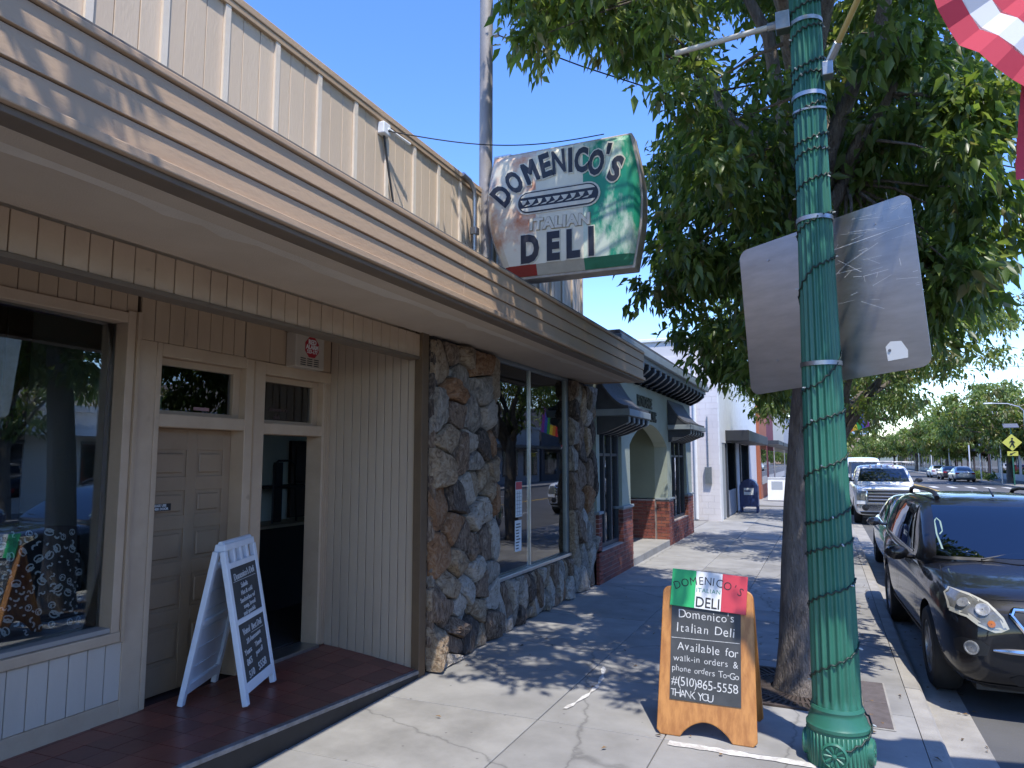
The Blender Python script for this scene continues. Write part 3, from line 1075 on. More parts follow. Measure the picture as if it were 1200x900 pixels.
vs = [(clothx(0.5 + 2.99 * i / ny, 0.84 + 0.70 * j / nz), 0.5 + 2.99 * i / ny, 0.84 + 0.70 * j / nz + (0.015 * sin(i * 0.5) if j == nz else 0)) for j in range(nz + 1) for i in range(ny + 1)]
fs = [(j * (ny + 1) + i, j * (ny + 1) + i + 1, (j + 1) * (ny + 1) + i + 1, (j + 1) * (ny + 1) + i) for j in range(nz) for i in range(ny)]
mb.add(vs, fs)
for i in range(ny):     # top returns backwards
    a, b = vs[nz * (ny + 1) + i], vs[nz * (ny + 1) + i + 1]
    mb.add([a, b, (-5.6, b[1], b[2] - 0.02), (-5.6, a[1], a[2] - 0.02)], [(0, 1, 2, 3)])
mb.build('fabric', CLOTH, cl, smooth=True)
pm = MB()


def motif(pts, w):
    prev = None
    for k, (y, z) in enumerate(pts):
        y2, z2 = pts[min(k + 1, len(pts) - 1)] if k < len(pts) - 1 else (2 * y - pts[k - 1][0], 2 * z - pts[k - 1][1])
        dy, dz = y2 - y, z2 - z
        L_ = math.hypot(dy, dz) or 1
        ny_, nz_ = -dz / L_, dy / L_
        ww = w * (0.45 + 0.6 * sin(pi * (k + 0.5) / len(pts)))
        a, b = (y - ny_ * ww, z - nz_ * ww), (y + ny_ * ww, z + nz_ * ww)
        cur = [(clothx(q[0], q[1]) + 0.006, q[0], q[1]) for q in (a, b)]
        if prev:
            pm.add([prev[0], cur[0], cur[1], prev[1]], [(0, 1, 2, 3)])
        prev = cur


placed = []
for t in range(2600):
    y, z = rc.uniform(1.72, 3.47), rc.uniform(0.875, 1.51)
    if any((y - a) ** 2 + (z - b) ** 2 < (0.062 if s > 2 else 0.032) ** 2 for a, b, s in placed):
        continue
    kind = rc.choice((0, 0, 0, 1, 1, 2, 2, 3, 3, 4, 5))
    placed.append((y, z, kind))
    an = rc.uniform(0, 6.28)

    def at(u, v):
        u, v = u * 0.78, v * 0.78
        return (y + u * cos(an) - v * sin(an), max(0.85, z + u * sin(an) + v * cos(an)))
    if kind == 0:
        motif([at(-0.012, 0), at(0, 0.002), at(0.012, 0)], 0.006)
    elif kind in (1, 2):
        motif([at(-0.022, 0.008), at(-0.012, -0.004), at(0, -0.008), at(0.012, -0.004), at(0.022, 0.008)], 0.007)
    elif kind == 3:      # bun outline with filling
        motif([at(0.036 * cos(a), 0.024 * sin(a)) for a in [k * pi / 6 for k in range(7)]], 0.0045)
        motif([at(-0.036, -0.004), at(-0.018, -0.012), at(0, -0.004), at(0.018, -0.012), at(0.036, -0.004)], 0.006)
        motif([at(-0.034, -0.02), at(0, -0.026), at(0.034, -0.02)], 0.007)
    elif kind == 4:      # pretzel-like loop
        motif([at(0.026 * cos(a), 0.026 * sin(a)) for a in [k * 2 * pi / 9 for k in range(10)]], 0.004)
        motif([at(-0.02, 0.012), at(0.0, -0.01), at(0.022, 0.01)], 0.006)
    else:                # s-shaped sausage
        motif([at(-0.022, 0.016), at(-0.006, 0.022), at(0.004, 0.008), at(-0.004, -0.006), at(0.006, -0.02), at(0.022, -0.014)], 0.006)
pr = pm.build('printed_drawings', mat('print_white', (0.85, 0.85, 0.82), 0.9), cl)
pr['kind'] = 'stuff'

GREEN_IT = mat('print_green', (0.02, 0.20, 0.06), 0.5)
RED_IT = mat('print_red', (0.40, 0.03, 0.04), 0.5)
WOODF = mat('sign_wood', (0.52, 0.235, 0.065), 0.42, c2=(0.36, 0.145, 0.036), scale=2.6, detail=8, stretch=(9, 9, 0.55), bump=0.08, lo=0.38, hi=0.62)
WOODE = mat('sign_wood_edge', (0.46, 0.21, 0.06), 0.5, c2=(0.34, 0.14, 0.04), scale=20)


def lp(M, x, y, z=0):
    return M @ Vector((x, y, z))


def slab(mb, M, x0, x1, y0, y1, z0, z1, mi=0):
    mb.hexa([lp(M, x0, y0, z0), lp(M, x1, y0, z0), lp(M, x1, y1, z0), lp(M, x0, y1, z0), lp(M, x0, y0, z1), lp(M, x1, y0, z1), lp(M, x1, y1, z1), lp(M, x0, y1, z1)], mi)
    return mb


# ================================================================== ALARM BOX
ab = thing('alarm_box', (-4.52, 5.43, 2.86), 'beige burglar alarm box with red octagonal emblem and vent slots above the doors', 'alarm box')
ALB = mat('alarm_beige', (0.50, 0.42, 0.33), 0.5, c2=(0.45, 0.38, 0.30), scale=6)
MB().box(-4.592, -4.47, 5.19, 5.60, 2.86, 3.19).build('case', ALB, ab, bevel=0.012)
MB().box(-4.6, -4.46, 5.18, 5.61, 3.191, 3.205).build('lid', DKTRIM, ab, bevel=0.004)
oc = [(0.105 * cos(rad(22.5 + 45 * k)), 0.105 * sin(rad(22.5 + 45 * k))) for k in range(8)]
Mo = basis((-4.4695, 5.41, 3.065), (0, 1, 0), (0, 0, 1))
em = MB().prism(oc, Mo, 0.004).build('emblem', mat('emblem_red', (0.40, 0.02, 0.03), 0.5), ab)
join_text('lettering', [(('RED', 0.062), (Mo @ Matrix.Translation((0, 0.048, 0.005)),), dict(bold=0.002)),
                        (('ALARM', 0.060), (Mo @ Matrix.Translation((0, 0.0, 0.005)),), dict(bold=0.002, sx=0.92)),
                        (('523-177', 0.048), (Mo @ Matrix.Translation((0, -0.045, 0.005)),), dict(bold=0.001, sx=0.95))], WHITE, em)
mb = MB()
for cx in (5.29, 5.385, 5.48):
    for k in range(4):
        mb.box(-4.4705, -4.4685, cx - 0.036, cx + 0.036, 2.885 + k * 0.02, 2.894 + k * 0.02)
mb.build('vent_slots', BLACK, ab)

# ================================================================== HANGING SIGN AND ITS POST
pp = thing('sign_post', (-3.38, 7.12, 3.7), 'tall weathered grey steel post standing on the canopy beside the deli sign', 'post')
POSTM = mat('weathered_post', (0.36, 0.33, 0.31), 0.6, 0.2, c2=(0.26, 0.235, 0.22), scale=5, stretch=(1, 1, 0.4), bump=0.15, bscale=40, spots=(8, (0.5, 0.47, 0.45), 0.66))
MB().lathe([(0.078, 3.68), (0.078, 8.6)], 20, Matrix.Translation((-3.45, 7.12, 0))).build('shaft', POSTM, pp, smooth=True, auto=40)
MB().lathe([(0.12, 3.70), (0.12, 3.74), (0.085, 3.76)], 20, Matrix.Translation((-3.45, 7.12, 0))).build('collar', POSTM, pp, smooth=True, auto=40)
mb = MB()
for z in (4.15, 5.42):
    mb.box(-3.33, -3.12, 7.09, 7.15, z - 0.03, z + 0.03)
mb.build('bracket', STEEL, pp, bevel=0.005)

ds = thing('deli_sign', (-2.45, 7.05, 3.95), 'faded tricolour lightbox sign with sandwich drawing hanging over the canopy', 'sign')


def edge(z, side):
    """x of the bulging side of the sign at height z"""
    t = (z - 3.945) / (5.365 - 3.945)
    if side < 0:
        base = -3.09 + (-3.265 + 3.09) * t
        return base - 0.155 * sin(pi * min(1, t * 1.0)) ** 1.1
    base = -1.695 + (-1.70 + 1.695) * t
    return base + 0.10 * sin(pi * t) ** 1.1


def ztop(x):
    return 5.385 - 0.026 * ((x + 3.265) / 1.565)


zsn = [3.945 + 1.42 * k / 22 for k in range(23)]
outl = [(edge(z, -1), z) for z in reversed(zsn)] + [(edge(z, 1), z) for z in zsn]       # ccw seen from -y: left top -> left bottom -> right bottom -> right top
My = Matrix(((1, 0, 0, 0), (0, 0, -1, 0), (0, 1, 0, 0), (0, 0, 0, 1)))                 # local z -> -y
RIM = mat('sign_can', (0.50, 0.46, 0.40), 0.55, 0.1, c2=(0.36, 0.31, 0.26), scale=6, bump=0.2, spots=(11, (0.22, 0.12, 0.07), 0.66))
big = [((x + 2.45) * 1.012 - 2.45, (z - 4.655) * 1.014 + 4.655) for x, z in outl]
MB().prism(big, Matrix.Translation((0, 7.18, 0)) @ My, 0.22).build('can', RIM, ds, bevel=0.012)
# pan-formed face: sloping border and raised field, split into three colour fields
ins = 0.075


def shrink(x, z):
    return ((x + 2.40) * (1 - ins / 0.80) - 2.40 + 0.0, (z - 4.66) * (1 - ins / 0.71) + 4.66)


RF = mat('faded_red_field', (0.72, 0.65, 0.50), 0.42, c2=(0.52, 0.17, 0.06), scale=2.1, detail=7, lo=0.48, hi=0.66)
WF = mat('faded_white_field', (0.76, 0.70, 0.52), 0.42, c2=(0.62, 0.58, 0.45), scale=3)
GF = mat('faded_green_field', (0.006, 0.24, 0.13), 0.42, c2=(0.55, 0.62, 0.50), scale=2.6, detail=8, lo=0.47, hi=0.60, stretch=(1.3, 1.3, 0.6))
BR = mat('border_red', (0.33, 0.025, 0.02), 0.45, c2=(0.25, 0.03, 0.02), scale=5)
BW = mat('border_white', (0.46, 0.42, 0.33), 0.45, c2=(0.36, 0.33, 0.26), scale=5)
BG = mat('border_green', (0.008, 0.12, 0.055), 0.45, c2=(0.02, 0.17, 0.09), scale=5)
xr, xg = -2.745, -2.21
yb, yf = 6.958, 6.905


def clip_strip(xa, xb_):
    """columns of the sign between two x limits: list of (x0, x1)"""
    zs = [3.965 + 1.38 * k / 24 for k in range(25)]
    out = []
    for z in zs:
        l, r_ = edge(z, -1) + 0.012, edge(z, 1) - 0.012
        a, b = max(l, xa), min(r_, xb_)
        out.append((a, b, z))
    return out


for nm, xa, xb_, m, mbz in (('red_field', -9, xr, RF, BR), ('white_field', xr, xg, WF, BW), ('green_field', xg, 9, GF, BG)):
    st = [s for s in clip_strip(xa, xb_)]
    mb, bb = MB(), MB()
    for k in range(len(st) - 1):
        a0, b0, z0 = st[k]
        a1, b1, z1 = st[k + 1]

        def fpt(x, z):
            # depth of the pan at a point: border slopes to the raised field
            l, r_ = edge(z, -1), edge(z, 1)
            d = min(x - l, r_ - x, (z - 3.945) * 0.62, (5.37 - z))
            t = min(1, max(0, d / 0.085))
            return (x, yb + (yf - yb) * t, z)
        n = 10
        for i in range(n):
            xs0, xs1 = a0 + (b0 - a0) * i / n, a0 + (b0 - a0) * (i + 1) / n
            xt0, xt1 = a1 + (b1 - a1) * i / n, a1 + (b1 - a1) * (i + 1) / n
            tgt = bb if z1 < 4.085 else mb
            tgt.add([fpt(xs0, z0), fpt(xs1, z0), fpt(xt1, z1), fpt(xt0, z1)], [(0, 1, 2, 3)])
    mb.build(nm, m, ds)
    bb.build(nm.replace('field', 'border'), mbz, ds)
NAVY = mat('sign_navy', (0.008, 0.009, 0.016), 0.5, c2=(0.014, 0.015, 0.024), scale=12)
CREAM = mat('sign_cream', (0.66, 0.62, 0.50), 0.45, c2=(0.56, 0.52, 0.41), scale=8)
letters = [('D', -3.135, 4.885, 46, .66), ('O', -2.99, 5.01, 34, .58), ('M', -2.80, 5.095, 22, .60), ('E', -2.63, 5.14, 12, .72), ('N', -2.475, 5.155, 5, .60), ('I', -2.345, 5.15, 0, .7), ('C', -2.225, 5.13, -4, .60),
           ('O', -2.062, 5.075, -10, .58), ("'", -1.945, 5.115, -14, .8), ('S', -1.86, 4.975, -22, .74)]
for bold, m, y, nm in ((0.030, CREAM, yf - 0.004, 'letter_outline'), (0.015, NAVY, yf - 0.008, 'lettering')):
    its = []
    for ch_, x, z, a, wx in letters:
        M = Matrix.Translation((x, y, z)) @ Matrix.Rotation(-rad(0), 4, 'Y') @ basis((0, 0, 0), (cos(rad(a)), 0, sin(rad(a))), (-sin(rad(a)), 0, cos(rad(a))))
        if ch_ == 'M':          # thickened by shifted copies, each a hair in front of the last
            for q, dx in enumerate((-0.8, -0.3, 0.3, 0.8)):
                for q2, dz in enumerate((-0.6, 0.6)):
                    its.append(((ch_, 0.355), (Matrix.Translation((dx * bold, -0.0004 * (q * 2 + q2), dz * bold)) @ M,), dict(bold=0.0, sx=wx, depth=0.004)))
            continue
        its.append(((ch_, 0.355), (M,), dict(bold=bold * (0.62 if ch_ == 'N' else 1), sx=wx, depth=0.004)))
    join_text(nm, its, m, ds)
for bold, m, y, nm in ((0.034, CREAM, yf - 0.004, 'letter_outline'), (0.022, NAVY, yf - 0.008, 'lettering')):
    join_text(nm, [((c_, 0.40), (basis((x, y, 4.235), (1, 0, 0), (0, 0, 1)),), dict(bold=bold, sx=0.72, depth=0.004))
                   for c_, x in (('D', -2.815), ('E', -2.55), ('L', -2.33), ('I', -2.125))], m, ds)
for bold, m, y, nm in ((0.013, mat('outline_rust', (0.36, 0.30, 0.2), 0.5), yf - 0.004, 'letter_outline'), (0.007, CREAM, yf - 0.009, 'lettering')):
    text(nm, 'ITALIAN', 0.165, m, ds, basis((-2.475, y, 4.50), (1, 0, -0.03), (0.03, 0, 1)), bold=bold, sx=1.02, space=1.12, depth=0.004)
# sandwich: capsule outline, bread halves, ragged filling


def capsule(cx, cz, hw, hh, n=10):
    r = hh
    return [(cx + (hw - r) + r * cos(a), cz + r * sin(a)) for a in [-pi / 2 + pi * k / n for k in range(n + 1)]] + \
           [(cx - (hw - r) + r * cos(a), cz + r * sin(a)) for a in [pi / 2 + pi * k / n for k in range(n + 1)]]


cx, cz = -2.495, 4.765
MB().prism(capsule(cx, cz, 0.475, 0.132), Matrix.Translation((0, yf - 0.002, 0)) @ My, 0.005).build('sandwich_outline', CREAM, ds)
MB().prism(capsule(cx, cz, 0.455, 0.116), Matrix.Translation((0, yf - 0.004, 0)) @ My, 0.007).build('sandwich_outline', NAVY, ds)
bread = MB()
bread.prism([p for p in capsule(cx, cz, 0.440, 0.101) if p[1] > cz + 0.034], Matrix.Translation((0, yf - 0.006, 0)) @ My, 0.008)
bread.prism([p for p in capsule(cx, cz, 0.440, 0.101) if p[1] < cz - 0.048], Matrix.Translation((0, yf - 0.006, 0)) @ My, 0.008)
bread.build('sandwich_bread', CREAM, ds)
rf = random.Random(12)
for k in range(9):
    x = cx - 0.385 + k * 0.094
    w_ = rf.uniform(0.028, 0.05)
    fill = MB().prism([(x - w_, cz + 0.030), (x - 0.01, cz - 0.022 + rf.uniform(-0.012, 0.006)), (x + 0.012, cz - 0.014), (x + w_, cz + 0.026)], Matrix.Translation((0, yf - 0.006, 0)) @ My, 0.0085)
    fill.build('sandwich_filling', CREAM, ds)
for k in range(8):
    x = cx - 0.34 + k * 0.094
    MB().prism([(x - 0.04, cz - 0.040), (x + 0.02, cz - 0.038), (x + 0.045, cz - 0.018), (x - 0.005, cz - 0.027)], Matrix.Translation((0, yf - 0.006, 0)) @ My, 0.0085).build('sandwich_filling', CREAM, ds)
# conduit elbow and cables
cd = thing('conduit', (-3.44, 6.82, 4.2), 'grey electrical conduit with curved weatherhead at the parapet corner beside the post', 'conduit')
mb = MB()
mb.tube([(-3.42, 6.78, 3.72), (-3.42, 6.78, 4.85), (-3.42, 6.76, 4.95), (-3.43, 6.68, 5.03), (-3.45, 6.55, 5.06)], 0.026, 8)
mb.build('pipe', STEEL, cd, smooth=True, auto=40)
MB().box(-3.46, -3.38, 6.74, 6.82, 4.45, 4.53).build('junction_box', STEEL, cd, bevel=0.006)
cab = thing('service_cable', (-3.42, 5.2, 4.9), 'thin dark cable running from a parapet insulator past the post to the deli sign', 'cable')
CABLE = mat('cable_black', (0.03, 0.03, 0.032), 0.6)
a, b = Vector((-3.44, 5.08, 4.90)), Vector((-2.02, 7.06, 5.46))
mb = MB()
mb.tube([a.lerp(b, t) + Vector((0, 0, -0.13 * sin(pi * t))) for t in [k / 24 for k in range(25)]], 0.006, 6)
mb.build('wire', CABLE, cab)
MB().box(-3.50, -3.43, 5.02, 5.13, 4.86, 4.97).build('insulator', WHITEP, cab, bevel=0.01)
MB().tube([(-3.43, 5.09, 4.92), (-3.40, 5.22, 4.90), (-3.37, 5.36, 4.88)], 0.012, 6).build('insulator', WHITEP, cab)
mb = MB()
mb.tube([(-3.47, 5.08, 4.87), (-3.468, 5.17, 4.55), (-3.468, 5.26, 4.25), (-3.468, 5.40, 4.02), (-3.468, 5.62, 3.78)], 0.010, 6)
mb.build('drop_wire', CABLE, cab)
cab2 = thing('guy_wire', (-3.3, 7.12, 6.9), 'taut dark wire sloping from the grey post across the sky towards the tree', 'wire')
MB().tube([(-3.34, 7.1, 6.96), (-2.4, 7.5, 6.55), (-1.0, 8.1, 6.02), (3, 9.8, 5.1)], 0.008, 6).build('wire', CABLE, cab2)
MB().box(-3.35, -3.29, 7.08, 7.14, 6.93, 7.0).build('clamp', STEEL, cab2)

# ================================================================== CHALKBOARD SIGN ON THE PAVEMENT
ws = thing('sandwich_board', (-0.86, 5.7, 0.0), 'wooden sandwich board with tricolour deli header and chalk writing on the sunny pavement', 'sandwich board')
H0 = 1.02
yF0, yF1 = 5.42, 5.685          # foot and top of the front leaf


def leafM(yb_, yt_, flip=1):
    return basis((-0.865, yb_, 0.0), (flip, 0, 0), (0, (yt_ - yb_), H0))


def board_outline(w0, w1, h, arch):
    pts = []
    # bottom edge with an arched cut-out, then rounded top corners
    pts += [(-w0 + 0.03, 0), (-w0 + 0.17, 0)]
    pts += [(-w0 + 0.17 + (2 * w0 - 0.34) * k / 14, arch * sin(pi * k / 14) ** 0.75) for k in range(1, 14)]
    pts += [(w0 - 0.17, 0), (w0 - 0.03, 0), (w0, 0.03)]
    r = 0.055
    pts += [(w1 - r + r * cos(a), h - r + r * sin(a)) for a in [k * pi / 12 for k in range(7)]]
    pts += [(-w1 + r + r * cos(a), h - r + r * sin(a)) for a in [pi / 2 + k * pi / 12 for k in range(7)]]
    pts += [(-w0, 0.03)]
    return pts


Lh = math.hypot(H0, yF1 - yF0)
Mf = leafM(yF0, yF1)
bo = board_outline(0.353, 0.335, Lh, 0.115)
MB().prism(bo, Mf @ Matrix.Translation((0, 0, -0.022)), 0.022).build('front_leaf', WOODF, ws, bevel=0.007)
Mb = basis((-0.865, 5.99, 0.0), (-1, 0, 0), (0, 5.70 - 5.99, H0))
MB().prism(bo, Mb @ Matrix.Translation((0, 0, -0.022)), 0.022).build('back_leaf', WOODF, ws, bevel=0.007)
mb = MB()
for x in (-1.10, -0.63):
    mb.box(x - 0.03, x + 0.03, 5.672, 5.722, 0.97, 0.995)
mb.build('hinge', STEEL, ws)
slab(MB(), Mf, -0.262, 0.245, 0.245, 0.945, 0.0005, 0.006).build('chalkboard', CHALKB, ws)
HB = Mf @ Matrix.Translation((0.005, 0.895, 0.012)) @ Matrix.Rotation(rad(-3.2), 4, 'Z')
for a, b, m in ((-0.28, -0.098, SIGNG), (-0.0975, 0.0975, WHITE), (0.098, 0.28, SIGNR)):
    slab(MB(), HB, a, b, 0.0, 0.275, 0.0, 0.008).build('header_panel', m, ws, bevel=0.002)
arc = []
word = "DOMENICO'S"
xsL = [-0.235, -0.177, -0.115, -0.058, -0.006, 0.034, 0.078, 0.138, 0.188, 0.232]
its = []
for ch_, x in zip(word, xsL):
    a = -x * 1.9
    zc = 0.205 - (x / 0.235) ** 2 * 0.052
    its.append(((ch_, 0.086), (HB @ Matrix.Translation((x, zc, 0.009)) @ Matrix.Rotation(a, 4, 'Z'),), dict(bold=-0.0005, sx=0.9, depth=0.0005)))
its.append((('DELI', 0.108), (HB @ Matrix.Translation((0, 0.045, 0.009)),), dict(bold=0.001, sx=0.86, depth=0.0005)))
join_text('lettering', its, INK, ws)
text('lettering', 'ITALIAN', 0.044, mat('ink_green', (0.03, 0.22, 0.14), 0.6), ws, HB @ Matrix.Translation((0, 0.135, 0.009)), depth=0.0005, space=1.15)
CB = Mf @ Matrix.Translation((-0.008, 0, 0.007))
rw = random.Random(5)
CW = {' ': .7, 'i': .42, 'l': .42, "'": .35, 't': .6, 'f': .6, 'r': .62, '-': .6, '(': .5, ')': .5, '1': .6, 'm': 1.45, 'w': 1.3, 'D': 1.1, 'I': .7, 'O': 1.15, 'G': 1.15, 'N': 1.1, 'A': 1.1, 'H': 1.1, '&': 1.2, '#': 1.1, 'T': .95, 'Y': 1.0}


def handwriting(s, x0, x1, y, size, M, slope=0.0):
    """characters set one by one with a little wander, filling x0..x1"""
    tot = sum(CW.get(c, .9) for c in s)
    out, x = [], x0
    for c in s:
        w = CW.get(c, .9) / tot * (x1 - x0)
        if c != ' ':
            z = size * rw.uniform(0.92, 1.08)
            out.append(((c, z), (M @ Matrix.Translation((x + w / 2, y + slope * (x - x0) + rw.uniform(-0.004, 0.004), 0)) @ Matrix.Rotation(rw.uniform(-0.09, 0.07), 4, 'Z'),), dict(sx=rw.uniform(0.84, 0.98), depth=0.0005, bold=-0.0006)))
        x += w
    return out


its = []
for s_, xa, xb, y, sz, sl in (("Domenico's", -0.20, 0.215, 0.850, 0.088, -0.02), ('Italian Deli', -0.225, 0.215, 0.752, 0.092, -0.03), ('Available for', -0.205, 0.235, 0.618, 0.086, -0.04), ('walk-in orders &', -0.235, 0.238, 0.535, 0.066, -0.03),
                          ('phone orders To-Go', -0.243, 0.24, 0.462, 0.062, -0.03), ('#(510)865-5558', -0.245, 0.235, 0.375, 0.088, -0.04), ('THANK YOU', -0.245, 0.055, 0.290, 0.074, -0.03)):
    its += handwriting(s_, xa, xb, y, sz, CB, sl)
cwm = join_text('chalk_writing', its, CHALK, ws)
cwm['kind'] = 'stuff'
slab(MB(), CB, -0.25, 0.245, 0.675, 0.6785, 0, 0.001).build('chalk_rule', CHALK, ws)

# ================================================================== WHITE FOLDING SIGN IN THE ENTRY
wf = thing('folding_sign', (-4.30, 4.35, 0.2), 'white plastic folding sign with two chalk panels standing on the red tile entry', 'folding sign')
wd = Vector((-0.392, 0.92, 0)).normalized()       # along the width
sd = Vector((0.92, 0.392, 0)).normalized()        # towards the street
ctr = Vector((-4.30, 4.36, 0.2))
HS, SP, WD = 1.16, 0.25, 0.315


def fold(sgn):
    foot = ctr + sd * (SP * sgn)
    return basis(foot, wd * sgn, Vector((0, 0, HS)) - sd * (SP * sgn * 0.90))


Lf = math.hypot(HS, SP * 0.9)
for sgn in (1, -1):
    M = fold(sgn)
    mb = MB()
    # frame stiles, rails, feet
    slab(mb, M, -WD, -WD + 0.055, 0.0, Lf - 0.05, -0.03, 0.012)
    slab(mb, M, WD - 0.055, WD, 0.0, Lf - 0.05, -0.03, 0.012)
    slab(mb, M, -WD + 0.055, WD - 0.055, 0.075, 0.15, -0.03, 0.0115)
    slab(mb, M, -WD + 0.055, WD - 0.055, Lf * 0.5 - 0.02, Lf * 0.5 + 0.02, -0.03, 0.0115)
    slab(mb, M, -WD + 0.055, WD - 0.055, Lf - 0.19, Lf - 0.145, -0.03, 0.0115)
    slab(mb, M, -WD + 0.02, WD - 0.02, Lf - 0.05, Lf, -0.035, 0.010)
    for k in range(3):
        x = -0.13 + k * 0.13
        slab(mb, M, x - 0.022, x + 0.022, Lf - 0.146, Lf - 0.049, -0.028, 0.009)
    fl = mb.build('front_frame' if sgn > 0 else 'rear_frame', WHITEP, wf, bevel=0.006)
    if sgn > 0:
        slab(MB(), M, -WD + 0.05, WD - 0.05, Lf * 0.5 + 0.0205, Lf - 0.1905, -0.01, 0.004).build('chalk_panel', CHALKB, wf)
        slab(MB(), M, -WD + 0.05, WD - 0.05, 0.15, Lf * 0.5 - 0.0205, -0.01, 0.004).build('chalk_panel', CHALKB, wf)
        T = lambda x, y, a=0: (M @ Matrix.Translation((x, y, 0.006)) @ Matrix.Rotation(rad(a), 4, 'Z'),)
        its = [(("Domenico's Deli", 0.074), T(0, 0.925, 2), dict(sx=0.82)), (('Salads', 0.055), T(-0.03, 0.845, 2)), (('Hot & cold', 0.05), T(0.0, 0.79, 2)), (('Sandwiches w/', 0.05), T(0, 0.735, 2)),
               (('soup, bread', 0.05), T(0.02, 0.685, 2)), (('and specials', 0.05), T(0, 0.635, 2)),
               (('Voted', 0.07), T(-0.12, 0.505, 2), dict(sx=0.8)), (('Best Deli', 0.07), T(0.09, 0.51, 2), dict(sx=0.8)), (('20 Awesome', 0.055), T(0, 0.435, 4)), (('Years', 0.06), T(-0.14, 0.355, 4)),
               (('Thank', 0.055), T(0.07, 0.37, 4)), (('you all', 0.055), T(0.07, 0.31, 4)), (('865', 0.07), T(-0.14, 0.28, 4)), (('510', 0.075), T(-0.13, 0.19, 4)), (('5558', 0.085), T(0.09, 0.2, 4))]
        join_text('chalk_writing', its, CHALK, wf)['kind'] = 'stuff'
        mb = MB()
        slab(mb, M, -0.22, 0.22, 0.885, 0.889, 0.0042, 0.006)
        slab(mb, M, -0.03, 0.22, 0.468, 0.472, 0.0042, 0.006)
        mb.build('chalk_rule', CHALK, wf)
    else:
        slab(MB(), M, -WD + 0.05, WD - 0.05, 0.15, Lf - 0.1905, -0.006, 0.0).build('back_panel', WHITEP, wf)
        mb = MB()
        for k in range(5):
            slab(mb, M, -WD + 0.07, WD - 0.07, 0.25 + k * 0.14, 0.262 + k * 0.14, -0.014, -0.0061)
        mb.build('stiffening_rib', WHITEP, wf)
MB().tube([ctr + Vector((0, 0, HS + 0.0)) - wd * 0.28, ctr + Vector((0, 0, HS + 0.0)) + wd * 0.28], 0.022, 10).build('hinge_tube', WHITEP, wf)

# ================================================================== GREEN LAMP POST
GREENP = mat('lamp_green', (0.030, 0.142, 0.092), 0.38, c2=(0.039, 0.168, 0.112), scale=3, spots=(30, (0.10, 0.09, 0.06), 0.76))
PX, PY = 0.005, 5.40
lampost = thing('street_lamp', (PX, PY, 0), 'large green fluted lamp post in front of the tree with wire lights wound round it', 'street lamp', 'green street lamps along the kerb')
NF = 18


def shaft_r(z):
    if z < 1.7:
        return 0.152 - 0.010 * (z - 0.5) / 1.2
    return 0.142 - 0.031 * min(1, (z - 1.7) / 2.4) - 0.006 * max(0, (z - 4.1) / 4)


def flute(a):
    t = (a * NF / (2 * pi)) % 1.0
    d = abs(t - 0.5) * 2            # 1 at the ridge, 0 in the groove
    return -0.017 * max(0.0, 1 - (d / 0.80) ** 2.2)


def make_shaft(parent):
    mb = MB()
    n = NF * 8
    zs = [0.375, 0.40, 0.43] + [0.47 + (7.4 - 0.47) * k / 24 for k in range(25)]
    vs, fs = [], []
    for i, z in enumerate(zs):
        f = 0 if i == 0 else (0.5 if i == 1 else 1)
        for k in range(n):
            a = 2 * pi * k / n
            r = shaft_r(z) + flute(a) * f
            vs.append((PX + r * cos(a), PY + r * sin(a), z))
    for i in range(len(zs) - 1):
        for k in range(n):
            fs.append((i * n + k, i * n + (k + 1) % n, (i + 1) * n + (k + 1) % n, (i + 1) * n + k))
    return mb.add(vs, fs).build('shaft', GREENP, parent, smooth=True, auto=50)


make_shaft(lampost)
T0 = Matrix.Translation((PX, PY, 0))
MB().lathe([(0.225, 0), (0.225, 0.05), (0.205, 0.08), (0.195, 0.10), (0.19, 0.36), (0.197, 0.365), (0.197, 0.385), (0.186, 0.40), (0.178, 0.43), (0.165, 0.455), (0.163, 0.47), (0.168, 0.485), (0.160, 0.505)], 48, T0 @ Matrix.Translation((0, 0, -0.13))).build('base', GREENP, lampost, smooth=True, auto=35)
mb = MB()
for k in range(44):
    a = 2 * pi * k / 44
    mb.tube([(PX + 0.191 * cos(a), PY + 0.191 * sin(a), -0.005), (PX + 0.191 * cos(a), PY + 0.191 * sin(a), 0.215)], 0.008, 6)
mb.build('reeding', GREENP, lampost, smooth=True)
for az in (-98, -8, 82, 172):
    a = rad(az)
    M = basis((PX + 0.190 * cos(a), PY + 0.190 * sin(a), 0.105), (-sin(a), cos(a), 0), (0, 0, 1))
    mb = MB()
    mb.lathe([(0.082, -0.02), (0.082, 0.02), (0.072, 0.028), (0.066, 0.018)], 24, M)
    for k in range(10):
        b = 2 * pi * k / 10
        c_ = M @ Vector((0.042 * cos(b), 0.042 * sin(b), 0.018))
        e_ = M @ Vector((0.064 * cos(b), 0.064 * sin(b), 0.022))
        mb.tube([M @ Vector((0.012 * cos(b), 0.012 * sin(b), 0.018)), c_, e_], [0.004, 0.012, 0.009], 6)
    mb.lathe([(0.016, 0.01), (0.016, 0.03), (0.006, 0.036)], 12, M)
    mb.build('rosette', GREENP, lampost, smooth=True, auto=40)
# lantern at the top, above the picture
MB().lathe([(0.13, 7.4), (0.15, 7.46), (0.10, 7.55), (0.09, 7.62)], 24, T0).build('capital', GREENP, lampost, smooth=True, auto=40)
MB().lathe([(0.10, 7.62), (0.19, 7.72), (0.235, 7.9), (0.21, 8.1), (0.12, 8.24), (0.04, 8.3)], 24, T0).build('lantern', mat('opal_glass', (0.78, 0.78, 0.75), 0.3), lampost, smooth=True)
MB().lathe([(0.06, 8.29), (0.05, 8.36), (0.012, 8.45)], 12, T0).build('finial', GREENP, lampost, smooth=True)


